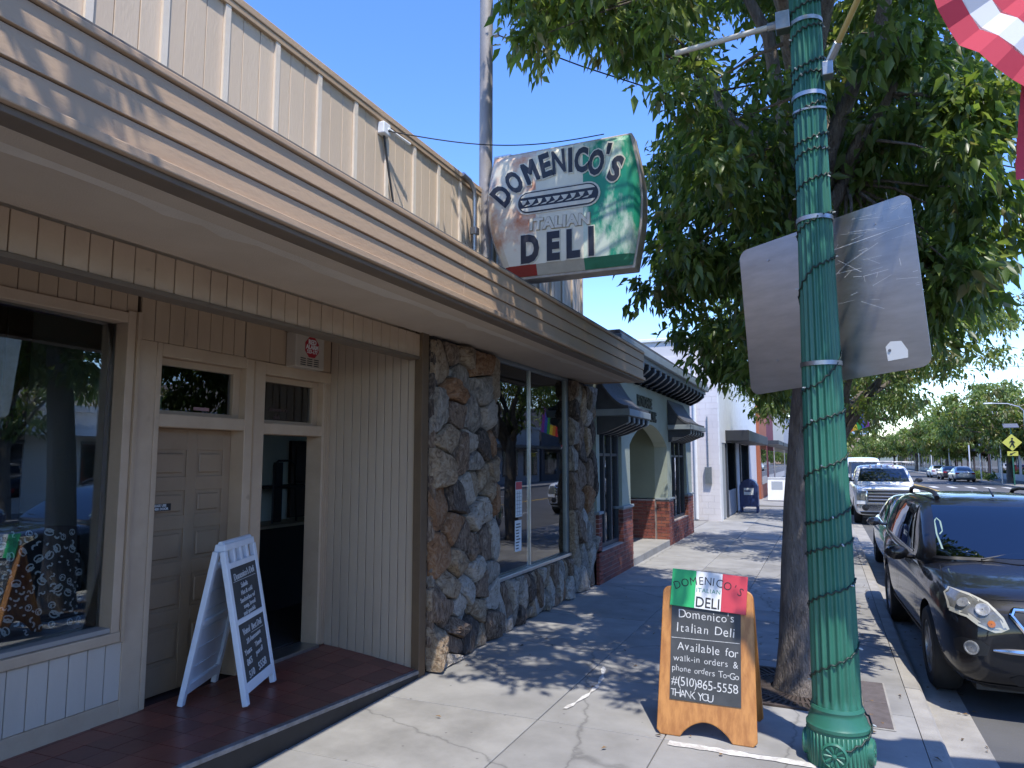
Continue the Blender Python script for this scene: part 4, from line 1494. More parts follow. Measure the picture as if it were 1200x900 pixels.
def band(z, r_extra=0.006, w=0.03, tilt=0.0, m=STEEL):
    M = T0 @ Matrix.Translation((0, 0, z)) @ Matrix.Rotation(tilt, 4, 'X')
    r = shaft_r(z) + r_extra
    return MB().lathe([(r - 0.01, -w / 2), (r, -w / 2), (r, w / 2), (r - 0.01, w / 2)], 36, M, cap=False).build('steel_band', m, lampost, smooth=True, auto=40)


for z, t in ((3.70, 0), (2.66, 0), (4.62, 0), (5.19, 0), (4.52, 0.18)):
    band(z, 0.008, 0.030 if z != 4.52 else 0.014, t)
# banner arm and flag-pole socket
mb = MB()
mb.tube([(-0.12, 5.38, 5.235), (-0.95, 5.38, 5.19)], 0.021, 10)
mb.build('banner_arm', mat('pale_rod', (0.62, 0.60, 0.55), 0.4, c2=(0.5, 0.48, 0.44), scale=8), lampost, smooth=True, auto=40)
mb = MB()
mb.box(-0.20, -0.10, 5.33, 5.43, 5.17, 5.31)
mb.tube([(-0.10, 5.38, 5.235), (-0.26, 5.38, 5.227)], 0.032, 10)
mb.build('arm_socket', STEEL, lampost, bevel=0.006)
fp0 = Vector((0.14, 5.30, 4.80))
fdir = Vector((0.33, -0.55, 0.42)).normalized()
mb = MB()
mb.tube([fp0 - fdir * 0.08, fp0 + fdir * 0.16], 0.03, 10)
mb.box(0.10, 0.17, 5.24, 5.34, 4.70, 4.80)
mb.build('flag_socket', STEEL, lampost, bevel=0.005)

# wire lights wound round the shaft
lights = thing('string_lights', (PX, PY, 0.5), 'thin dark string of tiny bulbs spiralling round the green lamp post', 'string lights')
WIREG = mat('wire_green', (0.012, 0.03, 0.022), 0.5)
BULB = mat('clear_bulb', (0.5, 0.52, 0.5), 0.15)
levels = [0.12, 0.66, 1.12, 1.42, 1.60, 1.95, 2.28, 2.52, 3.34, 3.68, 3.98, 4.20, 4.28, 4.52, 4.78, 4.84, 5.12, 5.30, 5.55]
wpts = []
N_ = 72
rl = random.Random(3)
for i in range(len(levels) - 1):
    for k in range(N_):
        t = k / N_
        a = rad(-100) + 2 * pi * t
        z = levels[i] + (levels[i + 1] - levels[i]) * t
        z += 0.012 * sin(a * NF) * 0 - 0.018 * (1 - abs(((a * NF / (2 * pi)) % 1) - 0.5) * 2)
        if z < 0.38:
            r = 0.205
        else:
            r = shaft_r(z) + max(flute(a), -0.006) + 0.006
        wpts.append((PX + r * cos(a), PY + r * sin(a), z))
MB().tube(wpts, 0.0068, 5).build('wire', WIREG, lights, smooth=True)
bsrc = MB().lathe([(0.004, 0), (0.006, 0.006), (0.006, 0.02), (0.002, 0.028)], 6).build('bulb', BULB, lights)
bsrc.data.transform(Matrix.Translation(root_loc(lights)))
first = True
for k in range(20, len(wpts), 34):
    p = Vector(wpts[k])
    d = Vector((p.x - PX, p.y - PY, rl.uniform(-0.1, 0.05))).normalized()
    rot = d.to_track_quat('Z', 'Y').to_euler()
    if first:
        bsrc.location = p - root_loc(lights)
        bsrc.rotation_euler = rot
        first = False
    else:
        inst(bsrc, 'bulb', p, lights, rot)

# aluminium traffic sign seen from behind
ts = thing('traffic_sign', (0.03, 5.58, 3.1), 'large blank aluminium back of a traffic sign strapped to the green lamp post', 'traffic sign')
pd = Vector((1.16, -0.64, 0)).normalized()
Mp = basis((0.045, 5.62, 3.15), pd + Vector((0, 0, 0.075)), Vector((0, 0.03, 1)) - pd * 0.075)
w_, h_, r_ = 0.675, 0.60, 0.075
rp_ = []
for cx_, cy_, a0 in ((w_ - r_, h_ - r_, 0), (-w_ + r_, h_ - r_, 90), (-w_ + r_, -h_ + r_, 180), (w_ - r_, -h_ + r_, 270)):
    rp_ += [(cx_ + r_ * cos(rad(a0 + 15 * k)), cy_ + r_ * sin(rad(a0 + 15 * k))) for k in range(7)]
PLATE = mat('plate_back', (0.47, 0.455, 0.42), 0.36, 0.85, c2=(0.39, 0.375, 0.345), scale=3.5, detail=8, stretch=(1, 1, 4), bump=0.05, bscale=200, spots=(46, (0.72, 0.73, 0.73), 0.73))
MB().prism(rp_, Mp @ Matrix.Translation((0, 0, -0.004)), 0.004).build('plate', PLATE, ts, bevel=0.001)
mb = MB()
rk = random.Random(17)
SCR = mat('scratch', (0.80, 0.80, 0.79), 0.7)
for k in range(46):
    x, y = rk.uniform(0.05, 0.64), rk.uniform(-0.1, 0.55)
    L_, a = rk.uniform(0.03, 0.22), rk.gauss(0, 0.35) + rk.choice((0, 0, 0, 1.2))
    wv = rk.uniform(0.0005, 0.0013)
    slab(mb, Mp @ Matrix.Translation((x, y, 0)) @ Matrix.Rotation(a, 4, 'Z'), 0, min(L_, 0.66 - x), -wv, wv, 0.0003, 0.0006)
slab(mb, Mp @ Matrix.Rotation(rad(2), 4, 'Z'), 0.02, 0.66, 0.36, 0.364, 0.0003, 0.0007)
sc_ = mb.build('scratches', SCR, ts)
sc_['kind'] = 'stuff'
MB().prism([(0.40, -0.52), (0.53, -0.52), (0.535, -0.47), (0.50, -0.40), (0.43, -0.39), (0.395, -0.42)], Mp, 0.001).build('torn_sticker', PAPER, ts)
for x, y in ((0.42, 0.46), (-0.42, -0.36), (0.42, -0.45), (-0.42, 0.45)):
    MB().lathe([(0.010, 0), (0.010, 0.005)], 10, Mp @ Matrix.Translation((x, y, 0))).build('rivet', STEEL, ts)

# pleated fan flag on a yellow pole
fl = thing('fan_flag', (0.6, 4.4, 4.6), 'red and white striped pleated fan flag hanging from a yellow pole on the lamp post', 'flag')
yp = MB()
yp.tube([fp0 + fdir * 0.05, fp0 + fdir * 2.1], 0.020, 10)
yp.build('pole', mat('yellow_pole', (0.52, 0.36, 0.11), 0.45, c2=(0.42, 0.28, 0.08), scale=7), fl, smooth=True, auto=40)
FR = mat('flag_red', (0.56, 0.045, 0.075), 0.8, bump=0.05, bscale=200)
FW = mat('flag_white', (0.74, 0.73, 0.74), 0.8, bump=0.05, bscale=200)
FB = mat('flag_blue', (0.02, 0.035, 0.14), 0.8)
fc = Vector((1.72, 4.20, 4.85))
R0, sw_ = 1.17, 0.125
fx = Vector((0.98, 0.12, 0)).normalized()
stripes = [(R0, R0 - 0.115, 'R'), (R0 - 0.115, R0 - 0.23, 'W'), (R0 - 0.23, R0 - 0.345, 'R'), (R0 - 0.345, R0 - 0.46, 'W'), (R0 - 0.46, 0.12, 'B')]


def fpnt(r, a, k):
    n_ = fx.cross(Vector((0, 0, 1)))
    pl = 0.022 * (1 if k % 2 else -1)
    return fc + fx * (r * cos(a)) + Vector((0, 0, r * sin(a) * 1.05)) + n_ * (pl * r / R0 + 0.05 * sin(a * 3) * r)


for r1, r0, c_ in stripes:
    mb = MB()
    for k in range(20):
        a0, a1 = rad(168 + k * 10.2), rad(168 + (k + 1) * 10.2)
        am = (a0 + a1) / 2
        sg = 0.012
        mb.add([fpnt(r0, a0, k), fpnt(r0, am, k + 0), fpnt(r0, a1, k + 1), fpnt(r1, a1, k + 1), fpnt(r1 + sg, am, k), fpnt(r1, a0, k)], [(0, 1, 4, 5), (1, 2, 3, 4)])
    mb.build('stripe', {'R': FR, 'W': FW, 'B': FB}[c_], fl)
for i, m in enumerate((FR, FW, FR)):
    mb = MB()
    x0, xw_ = ((1.035, 0.05), (1.085, 0.07), (1.155, 0.12))[i]
    for k in range(6):
        z1, z0 = 4.12 - k * 0.112, 4.12 - (k + 1) * 0.112
        sk = lambda z: -0.10 * (4.12 - z)
        yy = lambda z, x: 4.30 + 0.03 * sin(z * 7 + x * 20)
        xa, xb = x0, x0 + xw_
        mb.add([(xa + (sk(z1) if i == 0 else sk(z1) * 0.9), yy(z1, xa), z1), (xb + sk(z1) * 0.9, yy(z1, xb), z1), (xb + sk(z0) * 0.9, yy(z0, xb), z0), (xa + (sk(z0) * 0.9), yy(z0, xa), z0)], [(0, 1, 2, 3)])
    mb.build('tail_stripe', m, fl)

# ================================================================== TREES
LEAF_D = leafmat('leaf_dark', (0.060, 0.104, 0.028), (0.18, 0.28, 0.036))
LEAF_M = leafmat('leaf_mid', (0.11, 0.168, 0.042), (0.30, 0.42, 0.055))
LEAF_L = leafmat('leaf_light', (0.165, 0.22, 0.058), (0.38, 0.46, 0.075))
LEAF_Y = leafmat('leaf_olive', (0.19, 0.18, 0.07), (0.34, 0.32, 0.09))
LEAFS = [LEAF_D, LEAF_M, LEAF_L, LEAF_Y]
BARK = mat('bark', (0.24, 0.20, 0.165), 0.9, c2=(0.12, 0.098, 0.08), scale=9, detail=9, stretch=(2.4, 2.4, 0.55), bump=1.0, bscale=34, bdist=0.03, spots=(5, (0.21, 0.18, 0.15), 0.6))
BARK2 = mat('bark_grey', (0.17, 0.145, 0.12), 0.9, c2=(0.09, 0.075, 0.06), scale=9, stretch=(2, 2, 0.6), bump=0.6, bscale=30)


def leaf_mesh(name, P, D, Nn, Ls, Ws, mi, mats):
    """one mesh of folded pointed leaves: base P, direction D, normal N, arrays"""
    n = len(P)
    S = np.cross(D, Nn)
    L = Ls[:, None]
    W = Ws[:, None]
    drop = np.array([0, 0, -1.0])
    v0 = P
    m1 = P + D * L * 0.42 - Nn * W * 0.10
    l1 = P + D * L * 0.36 + S * W * 0.5 + Nn * W * 0.22
    r1 = P + D * L * 0.36 - S * W * 0.5 + Nn * W * 0.22
    tip = P + D * L + drop * L * 0.12
    V = np.stack([v0, l1, m1, r1, tip], 1).reshape(-1, 3)
    base = (np.arange(n) * 5)[:, None]
    tri = np.concatenate([base + np.array([[0, 2, 1]]), base + np.array([[0, 3, 2]]), base + np.array([[1, 2, 4]]), base + np.array([[2, 3, 4]])], 1).reshape(-1, 3)
    me = bpy.data.meshes.new(name)
    me.vertices.add(len(V))
    me.vertices.foreach_set('co', V.astype(np.float32).ravel())
    me.loops.add(len(tri) * 3)
    me.loops.foreach_set('vertex_index', tri.astype(np.int32).ravel())
    me.polygons.add(len(tri))
    me.polygons.foreach_set('loop_start', np.arange(0, len(tri) * 3, 3, dtype=np.int32))
    me.polygons.foreach_set('material_index', np.repeat(mi, 4).astype(np.int32))
    me.update(calc_edges=True)
    for m in mats:
        me.materials.append(m)
    return me


def leaves_for(clusters, per, L, W, seed, rad_, tone=(0.45, 0.35, 0.17, 0.03), droop=0.9):
    r = np.random.RandomState(seed)
    Ps, Ds, Ns, Ls, Ws, Ms = [], [], [], [], [], []
    for c in clusters:
        c = np.array(c)
        # a few twigs per cluster, leaves hung along them
        nt = max(4, per // 14)
        for t in range(nt):
            d = r.normal(size=3)
            d /= np.linalg.norm(d)
            d[2] = d[2] * 0.7 + 0.05
            e = c + d * rad_ * r.uniform(0.7, 1.25)
            s = c + r.normal(size=3) * rad_ * 0.22
            m = per // nt
            tt = r.uniform(0.15, 1.0, m)
            pos = s + (e - s) * tt[:, None] + r.normal(size=(m, 3)) * rad_ * 0.13
            D = d * 0.65 + r.normal(size=(m, 3)) * 0.55
            D[:, 2] -= droop
            D /= np.linalg.norm(D, axis=1)[:, None]
            N0 = r.normal(size=(m, 3)) * 0.6 + np.array([0, 0, 0.9])
            N0 -= D * (N0 * D).sum(1)[:, None]
            N0 /= np.linalg.norm(N0, axis=1)[:, None] + 1e-9
            tn = r.choice(4, p=tone) if r.rand() < 0.5 else -1
            Ps.append(pos); Ds.append(D); Ns.append(N0)
            sc = r.uniform(0.5, 1.25, m)
            Ls.append(L * sc); Ws.append(W * sc * r.uniform(0.85, 1.1, m))
            Ms.append(np.full(m, tn) if tn >= 0 else r.choice(4, size=m, p=tone))
    return [np.concatenate(a) for a in (Ps, Ds, Ns, Ls, Ws, Ms)]


def limb(mb, a, b, r0, r1, seed, n=6, sag=0.12):
    r = random.Random(seed)
    a, b = Vector(a), Vector(b)
    L = (b - a).length
    pts, rs_ = [], []
    for k in range(n + 1):
        t = k / n
        p = a.lerp(b, t) + Vector((r.uniform(-1, 1), r.uniform(-1, 1), r.uniform(-1, 1))) * L * 0.035 * (0 if k in (0, n) else 1)
        p.z += sag * L * sin(pi * t) * 0.5
        pts.append(p)
        rs_.append(r0 + (r1 - r0) * t)
    mb.tube(pts, rs_, 8)
    return pts


MAIN = [(1.86,6.83,7.41),(-0.34,8.79,7.67),(-0.69,8.62,9.33),(1.00,10.12,5.46),(0.39,5.53,6.36),(-1.30,5.90,6.98),(0.09,9.99,7.76),(0.01,5.41,2.81),(1.03,5.75,9.35),(-0.36,8.06,7.07),(-0.09,7.89,9.82),(-0.45,6.49,8.06),(0.39,6.75,7.73),(-1.53,8.53,8.20),(0.15,5.67,5.21),(-1.81,6.03,7.06),(-1.90,6.09,8.48),(-1.83,4.95,8.73),(0.89,4.05,4.88),(-1.66,9.47,5.81),(0.55,9.85,5.91),(0.49,9.27,5.06),(-1.06,6.33,9.66),(1.22,9.49,7.60),(-0.37,5.44,5.03),(-1.10,10.25,7.20),(-1.61,5.17,9.19),(-0.66,9.09,5.11),(-2.62,7.26,8.83),(-2.10,5.29,6.52),(-1.04,6.80,8.51),(0.53,7.64,5.19),(-0.11,8.60,5.34),(-1.39,6.97,7.92),(-1.06,8.44,5.99),(-2.28,7.27,7.86),(-0.75,4.21,8.81),(0.67,8.73,6.81),(-0.42,8.59,3.15),(-1.73,7.47,8.92),(0.31,8.88,5.45),(-1.07,3.92,6.30),(-2.88,8.41,8.35),(0.72,7.13,6.17),(0.10,5.63,4.16),(0.94,6.36,9.13),(-0.73,5.00,4.18),(1.30,5.49,7.71),(0.58,9.26,4.42),(-0.25,4.14,6.25),(-1.53,8.61,7.73),(-0.04,4.65,7.47),(0.18,7.41,7.48),(-0.80,5.61,3.71),(-2.14,6.14,9.28),(-1.18,7.31,8.47),(-2.68,6.38,8.25),(1.71,8.84,7.04),(-0.31,7.51,3.92),(-1.32,7.39,6.96),(1.39,8.20,6.23),(-0.33,6.71,3.85),(-0.29,3.57,6.30),(0.52,6.59,6.83),(-0.23,10.18,4.88),(1.01,8.77,5.05),(-0.94,8.90,6.18),(0.89,7.28,5.68),(-0.68,4.52,7.28),(1.09,5.34,8.60),(-0.74,10.20,4.70),(-2.25,5.27,8.82),(0.40,5.85,3.05),(-1.87,7.79,9.87),(1.18,8.73,8.99),(-1.10,5.00,8.54),(1.04,7.78,7.99),(-1.41,3.83,5.49),(-0.06,6.41,8.55),(0.23,9.14,6.58),(1.81,7.85,7.43),(1.33,9.75,5.07),(0.22,6.60,3.19),(1.85,7.70,8.82),(-0.61,3.83,6.72),(1.15,6.43,7.49),(0.24,4.88,5.10),(-0.25,6.40,9.88),(-1.94,7.14,7.41),(-0.97,5.85,8.24),(-1.48,9.61,4.58),(-0.76,9.86,8.76),(-0.18,3.99,4.79),(0.39,8.30,9.60),(1.31,9.14,6.37),(-1.54,6.67,8.72),(0.29,3.53,6.90),(-0.15,6.91,4.54),(0.68,6.05,6.42),(0.72,8.09,3.44),(-0.60,8.51,4.81),(-1.02,9.57,8.52),(-0.16,9.84,5.75),(-1.39,8.12,9.30),(0.09,4.38,4.06),(-0.26,8.76,8.93),(-1.35,6.82,9.42),(-1.31,9.60,8.96),(-2.46,6.57,6.82),(1.26,6.22,6.62),(0.18,7.95,5.84),(-0.57,7.58,4.45),(1.02,5.81,8.16),(0.08,9.40,3.92),(1.07,4.58,5.46),(-0.66,6.51,4.40),(1.25,4.97,5.96),(-0.44,6.06,9.26),(1.21,7.03,7.80),(-1.01,9.25,4.36),(-1.39,3.62,6.75),(0.67,5.72,4.10),(-1.79,7.54,6.66),(-0.02,5.26,8.40),(0.21,8.20,8.18),(-0.35,6.46,4.77),(-0.64,5.13,9.70),(-1.10,3.39,6.09),(1.21,7.23,8.45),(-0.44,7.97,2.96),(0.72,7.09,10.00),(-2.20,5.95,7.50),(-2.62,7.78,7.44),(-0.97,4.78,5.46),(-1.04,5.64,5.84),(-0.45,5.51,9.00),(-1.21,5.85,7.53),(0.15,5.16,3.29),(-0.59,9.06,5.80),(-1.32,7.12,9.07),(-0.22,9.51,9.06),(-1.35,4.09,8.34),(-0.84,8.81,8.67),(0.93,8.80,7.26),(0.69,4.31,8.13),(0.89,5.65,4.99),(1.36,9.05,4.67),(0.62,7.75,7.24),(0.62,9.32,7.67),(-1.95,7.93,6.98),(-0.52,9.66,6.45),(0.06,4.40,5.73),(0.69,9.81,8.22),(0.54,6.89,3.86),(-0.01,6.81,10.00),(-1.26,4.83,7.52),(-0.08,6.52,7.44),(0.57,4.88,8.06),(-0.34,6.06,7.01),(-0.86,8.10,8.31),(0.33,4.23,6.50),(-0.33,4.50,9.16),(-0.59,3.74,5.67),(0.13,5.88,8.36),(0.92,7.45,4.73),(-0.50,4.44,4.19),(0.51,5.36,9.40),(0.42,9.62,8.88),(1.00,6.14,4.31),(1.18,5.67,6.93),(-0.17,7.95,3.54),(-2.63,7.13,6.95),(-0.75,8.18,9.57),(0.92,7.94,9.81),(-1.39,8.52,7.03),(-1.88,8.57,7.14),(-0.75,4.02,4.15),(-0.36,7.83,5.30),(-1.53,8.14,9.89),(-1.83,8.04,7.49),(0.11,6.93,8.31),(-0.05,5.16,9.60),(-1.67,5.54,8.53),(0.81,7.58,6.16),(-2.09,7.91,7.90),(-0.46,5.32,7.57),(0.56,4.44,4.22),(0.63,9.42,5.47),(0.22,5.31,5.93),(0.45,3.69,6.41),(-1.87,4.84,6.67),(0.13,5.91,9.19),(0.87,4.74,8.76),(1.17,7.79,5.86),(-0.29,7.65,8.04),(1.44,4.79,8.35),(-0.44,6.80,3.30),(0.57,8.48,4.62),(1.74,8.56,8.41),(0.42,8.16,8.81),(0.40,6.29,8.27),(1.07,6.67,3.54),(0.15,9.54,7.42),(1.07,7.06,6.62),(-2.56,7.82,9.11),(-1.37,8.89,5.39),(-1.77,4.84,8.15),(-0.42,8.23,5.54),(-2.94,7.18,7.98),(-1.72,8.54,8.92),(1.72,7.84,9.23),(-0.32,3.83,7.38),(0.93,3.68,5.95),(0.83,8.43,4.24),(0.18,6.90,9.60),(-0.02,5.60,3.73),(-1.88,7.09,6.69),(0.37,4.06,5.93),(1.92,5.37,8.39),(1.29,7.71,7.03),(1.13,8.66,5.49),(0.98,8.22,7.43),(1.22,8.22,5.03),(-0.08,7.50,8.66),(0.17,3.89,5.43),(0.29,9.88,6.56),(-0.82,8.68,4.17),(-0.47,4.29,6.78),(1.67,9.36,5.77),(0.87,6.06,7.72),(-0.92,7.79,3.21),(1.55,8.18,5.54),(0.27,6.35,3.64),(0.12,8.15,4.83),(-0.94,8.67,5.63),(1.46,8.30,4.43),(-2.22,9.12,8.24),(0.97,5.32,5.87),(1.05,4.40,5.98),(-0.08,6.34,5.26),(-0.83,6.04,4.47),(-0.07,9.36,4.72),(-1.07,7.08,10.20),(-0.26,5.81,2.76),(-1.44,4.66,5.69),(-0.96,9.34,4.84),(-1.74,6.79,7.13),(0.68,6.13,5.37),(1.23,7.06,9.08),(-1.31,9.29,6.26),(0.56,4.91,7.30),(-0.18,9.07,7.00),(-0.72,8.56,7.59),(-2.65,6.27,7.44),(0.29,5.00,6.90),(-1.53,4.64,6.15),(1.41,8.60,7.94),(-0.39,10.22,5.50),(-0.68,9.19,8.47),(0.82,8.37,6.03),(-1.07,7.83,5.61),(-2.08,8.19,9.00),(-1.21,7.23,4.06),(0.22,10.24,5.23),(-0.69,5.80,10.02),(-0.45,4.99,3.84),(0.83,6.58,5.45),(-1.12,4.72,9.06),(-1.73,6.15,7.49),(2.09,6.74,8.28),(-1.85,9.03,7.85),(0.71,10.00,7.51),(0.88,8.18,5.59),(-1.69,9.47,7.47),(-1.23,9.13,6.96),(0.53,8.75,5.82),(0.40,5.41,7.87),(-1.49,8.91,9.41),(1.31,7.09,7.21),(1.44,5.89,7.45),(1.77,9.73,6.53),(-0.49,8.52,6.45),(-1.17,5.10,6.17),(0.68,6.27,9.81),(-2.40,5.64,6.82),(-0.11,7.34,9.90),(-0.09,8.86,9.44),(-0.18,9.34,6.13),(-1.42,9.63,7.84),(-0.08,7.15,3.62),(0.28,5.75,8.77),(1.03,9.98,7.04),(-0.26,8.41,3.91),(1.12,5.19,7.02),(1.58,6.20,7.00),(-2.02,5.45,7.13),(-0.58,6.43,7.50),(-0.69,9.01,3.49),(-1.41,10.08,5.67),(1.08,7.17,3.45),(-2.62,6.00,6.36),(-2.41,6.10,6.12),(-2.14,6.00,6.14),(-1.90,6.20,6.29),(-1.70,6.30,6.06),(-2.53,6.00,6.69),(-2.20,6.30,6.79),(-1.77,6.20,6.65),(-1.47,6.40,6.29),(-2.49,6.60,6.78),(-2.13,6.50,6.67),(-0.81,5.70,5.13),(-0.62,5.80,4.99),(-0.42,5.80,4.88),(-0.27,5.90,4.75),(-1.00,6.00,5.17),(-0.62,5.90,5.42),(-0.39,5.90,5.25),(-0.78,6.20,4.91),(-1.55,8.00,5.23),(-1.55,8.20,4.79),(-1.55,8.40,4.32),(-1.72,8.20,3.98),(-1.50,8.60,3.94),(-1.42,9.00,3.58),(-1.21,9.20,3.27),(-1.03,8.80,3.62),(-1.16,8.40,4.07),(-1.01,9.40,3.17),(-1.31,7.60,4.28),(-1.00,7.40,4.64),(-0.89,7.80,4.19),(-0.68,9.00,3.00),(-0.50,9.20,2.81),(-1.28,7.60,5.33),(-1.39,7.20,5.33),(-0.65,7.40,4.95),(1.09,6.40,4.85),(1.28,6.60,4.61),(1.34,6.40,4.79),(1.23,6.80,4.26),(1.38,7.00,4.01),(1.14,7.20,3.79),(1.36,7.40,3.66),(1.12,7.60,3.49),(1.01,8.00,3.24),(1.03,7.00,4.52),(0.89,7.20,3.98),(0.93,6.60,4.90),(0.69,6.80,4.81),(0.50,7.00,4.69),(0.36,7.20,4.54)]
MAIN = [c for c in MAIN if c[1] + 0.785 / 2.097 * c[2] > 6.25 and not (c[1] < 5.95 and abs(c[0]) < 1.2 and c[2] < 5.6)]
_rm = random.Random(8)


def _shades_sign(c):
    k = (c[2] - 4.65) / 2.097
    return k > 0.2 and -3.7 < c[0] - 0.62 * k < -1.3 and 6.3 < c[1] + 0.785 * k < 7.7


MAIN = [c for c in MAIN if not (_shades_sign(c) and _rm.random() < 0.6)]
MAIN = [c for c in MAIN if not (c[1] < 6.35 and abs(c[0]) < 1.3 and c[2] < 4.3) and not (math.hypot(c[0] - PX, c[1] - PY) < 0.62 and c[2] < 6.2)]


def real_tree(name, label, base, lean, clusters, per, L, W, seed, trunk_r, fork_z, group, leaf_parts=0, crown_rad=0.42, bark=BARK, tone=(0.45, 0.35, 0.17, 0.03)):
    tr = thing(name, base, label, 'tree', group)
    bx, by, bz = base
    tb = MB()
    pts, rs_ = [], []
    rr_ = random.Random(seed)
    for k in range(9):
        t = k / 8
        z = bz - 0.05 + (fork_z + 0.05) * t
        pts.append((bx + lean[0] * t + 0.05 * sin(t * 5 + seed), by + lean[1] * t + 0.04 * sin(t * 4), z))
        rs_.append(trunk_r * (1.22 - 0.52 * t + (0.28 if k == 0 else 0)))
    # lumpy trunk
    n = 20
    vs, fs = [], []
    zs = 34
    for i in range(zs + 1):
        t = i / zs
        z = bz - 0.03 + (fork_z + 0.03) * t
        cx_ = bx + lean[0] * t + 0.035 * sin(t * 5 + seed)
        cy_ = by + lean[1] * t + 0.03 * sin(t * 4)
        r0 = trunk_r * (1.16 - 0.42 * t + 0.30 * math.exp(-t * 22))
        for k in range(n):
            a = 2 * pi * k / n
            r = r0 * (1 + 0.045 * sin(3 * a + t * 5) + 0.035 * sin(5 * a - t * 9 + seed) + 0.02 * sin(9 * a + t * 30))
            vs.append((cx_ + r * cos(a), cy_ + r * sin(a), z))
    for i in range(zs):
        for k in range(n):
            fs.append((i * n + k, i * n + (k + 1) % n, (i + 1) * n + (k + 1) % n, (i + 1) * n + k))
    tb.add(vs, fs)
    fs.append(tuple(range(zs * n, zs * n + n)))
    tb.build('trunk', bark, tr, smooth=True)
    top = Vector((bx + lean[0], by + lean[1], fork_z + bz))
    # limbs: a few main limbs towards groups of clusters, then a branch to every second cluster
    lb = MB()
    cs = [Vector(c) for c in clusters]
    rr_.shuffle(cs)
    mains = []
    for c in cs:
        if all((c - m).length > 1.5 for m in mains) and (c - top).length > 1.0 and len(mains) < 11:
            mains.append(c)
    joints = []
    for k, m in enumerate(mains):
        q = limb(lb, top - Vector((0, 0, 0.25 * (k % 3))), top.lerp(m, 0.86), trunk_r * 0.48, trunk_r * 0.14, seed + k, 7)
        joints += q[2:]
    for k, c in enumerate(cs):
        j = min(joints, key=lambda p: (p - c).length)
        limb(lb, j, j.lerp(c, 0.95), trunk_r * 0.10, trunk_r * 0.03, seed + 50 + k, 3, 0.05)
    lb.build('limbs', bark, tr, smooth=True)
    P, D, N, Ls, Ws, Ms = leaves_for(clusters, per, L, W, seed, crown_rad, tone)
    org = np.array(base)
    if leaf_parts:
        # the leaves that show largest become pieces of their own
        near = np.argsort(np.linalg.norm(P - np.array([0, 0, 2.0]), axis=1) + 0.9 * np.abs(P[:, 2] - 4.8) + 0.5 * np.abs(P[:, 0] + 0.9))[:leaf_parts]
        keep = np.ones(len(P), bool)
        keep[near] = False
        z0 = np.zeros((1, 3))
        srcs = []
        for k in range(4):
            me = leaf_mesh('leaf', z0, np.array([[1.0, 0, 0]]), np.array([[0, 0, 1.0]]), np.array([L]), np.array([W]), np.array([0]), [LEAFS[k]])
            srcs.append(me)
        for i in near:
            d, nn = Vector(D[i]), Vector(N[i])
            s_ = nn.cross(d)
            R = Matrix((d, s_, nn)).transposed()
            o = bpy.data.objects.new('leaf', srcs[int(Ms[i])])
            COL.objects.link(o)
            o.parent = tr
            o.location = Vector(P[i] - org)
            o.rotation_euler = R.to_euler()
            f = float(Ls[i] / L)
            o.scale = (f, f, f)
        P, D, N, Ls, Ws, Ms = P[keep], D[keep], N[keep], Ls[keep], Ws[keep], Ms[keep]
    me = leaf_mesh('crown', P - org, D, N, Ls, Ws, Ms, LEAFS)
    o = bpy.data.objects.new('crown', me)
    COL.objects.link(o)
    o.parent = tr
    o['kind'] = 'stuff'
    return tr


TG = 'street trees along the near kerb'
real_tree('street_tree', 'big broad-leaved street tree directly behind the green lamp post, its crown over the deli sign', (-0.27, 6.92, 0.0), (0.32, 0.05), MAIN, 235, 0.150, 0.066, 3, 0.178, 4.3, TG, leaf_parts=300, tone=(0.36, 0.36, 0.22, 0.06))


def blob(center, R, n, seed, mind, shell=0.35):
    r = random.Random(seed)
    out = []
    t = 0
    while len(out) < n and t < 8000:
        t += 1
        d = Vector((r.uniform(-1, 1), r.uniform(-1, 1), r.uniform(-1, 1)))
        if d.length > 1 or d.length < shell:
            continue
        if d.z < -0.45 and d.length > 0.8:
            continue
        p = Vector((center[0] + d.x * R[0], center[1] + d.y * R[1], center[2] + d.z * R[2]))
        if all((p - Vector(q)).length > mind for q in out):
            out.append(tuple(p))
    return out


def stand_tree(label, base, R, zc, n, per, L, seed, group, trunk_r=0.16, mind=0.55, crad=0.5, fork=2.6, tone=(0.35, 0.35, 0.25, 0.05), lean=(0.1, 0.05), shift=(0, 0)):
    c = blob((base[0] + shift[0], base[1] + shift[1], zc), R, n, seed, mind)
    return real_tree('street_tree', label, base, lean, c, per, L, L * 0.46, seed, trunk_r, fork, group, crown_rad=crad, bark=BARK2, tone=tone)


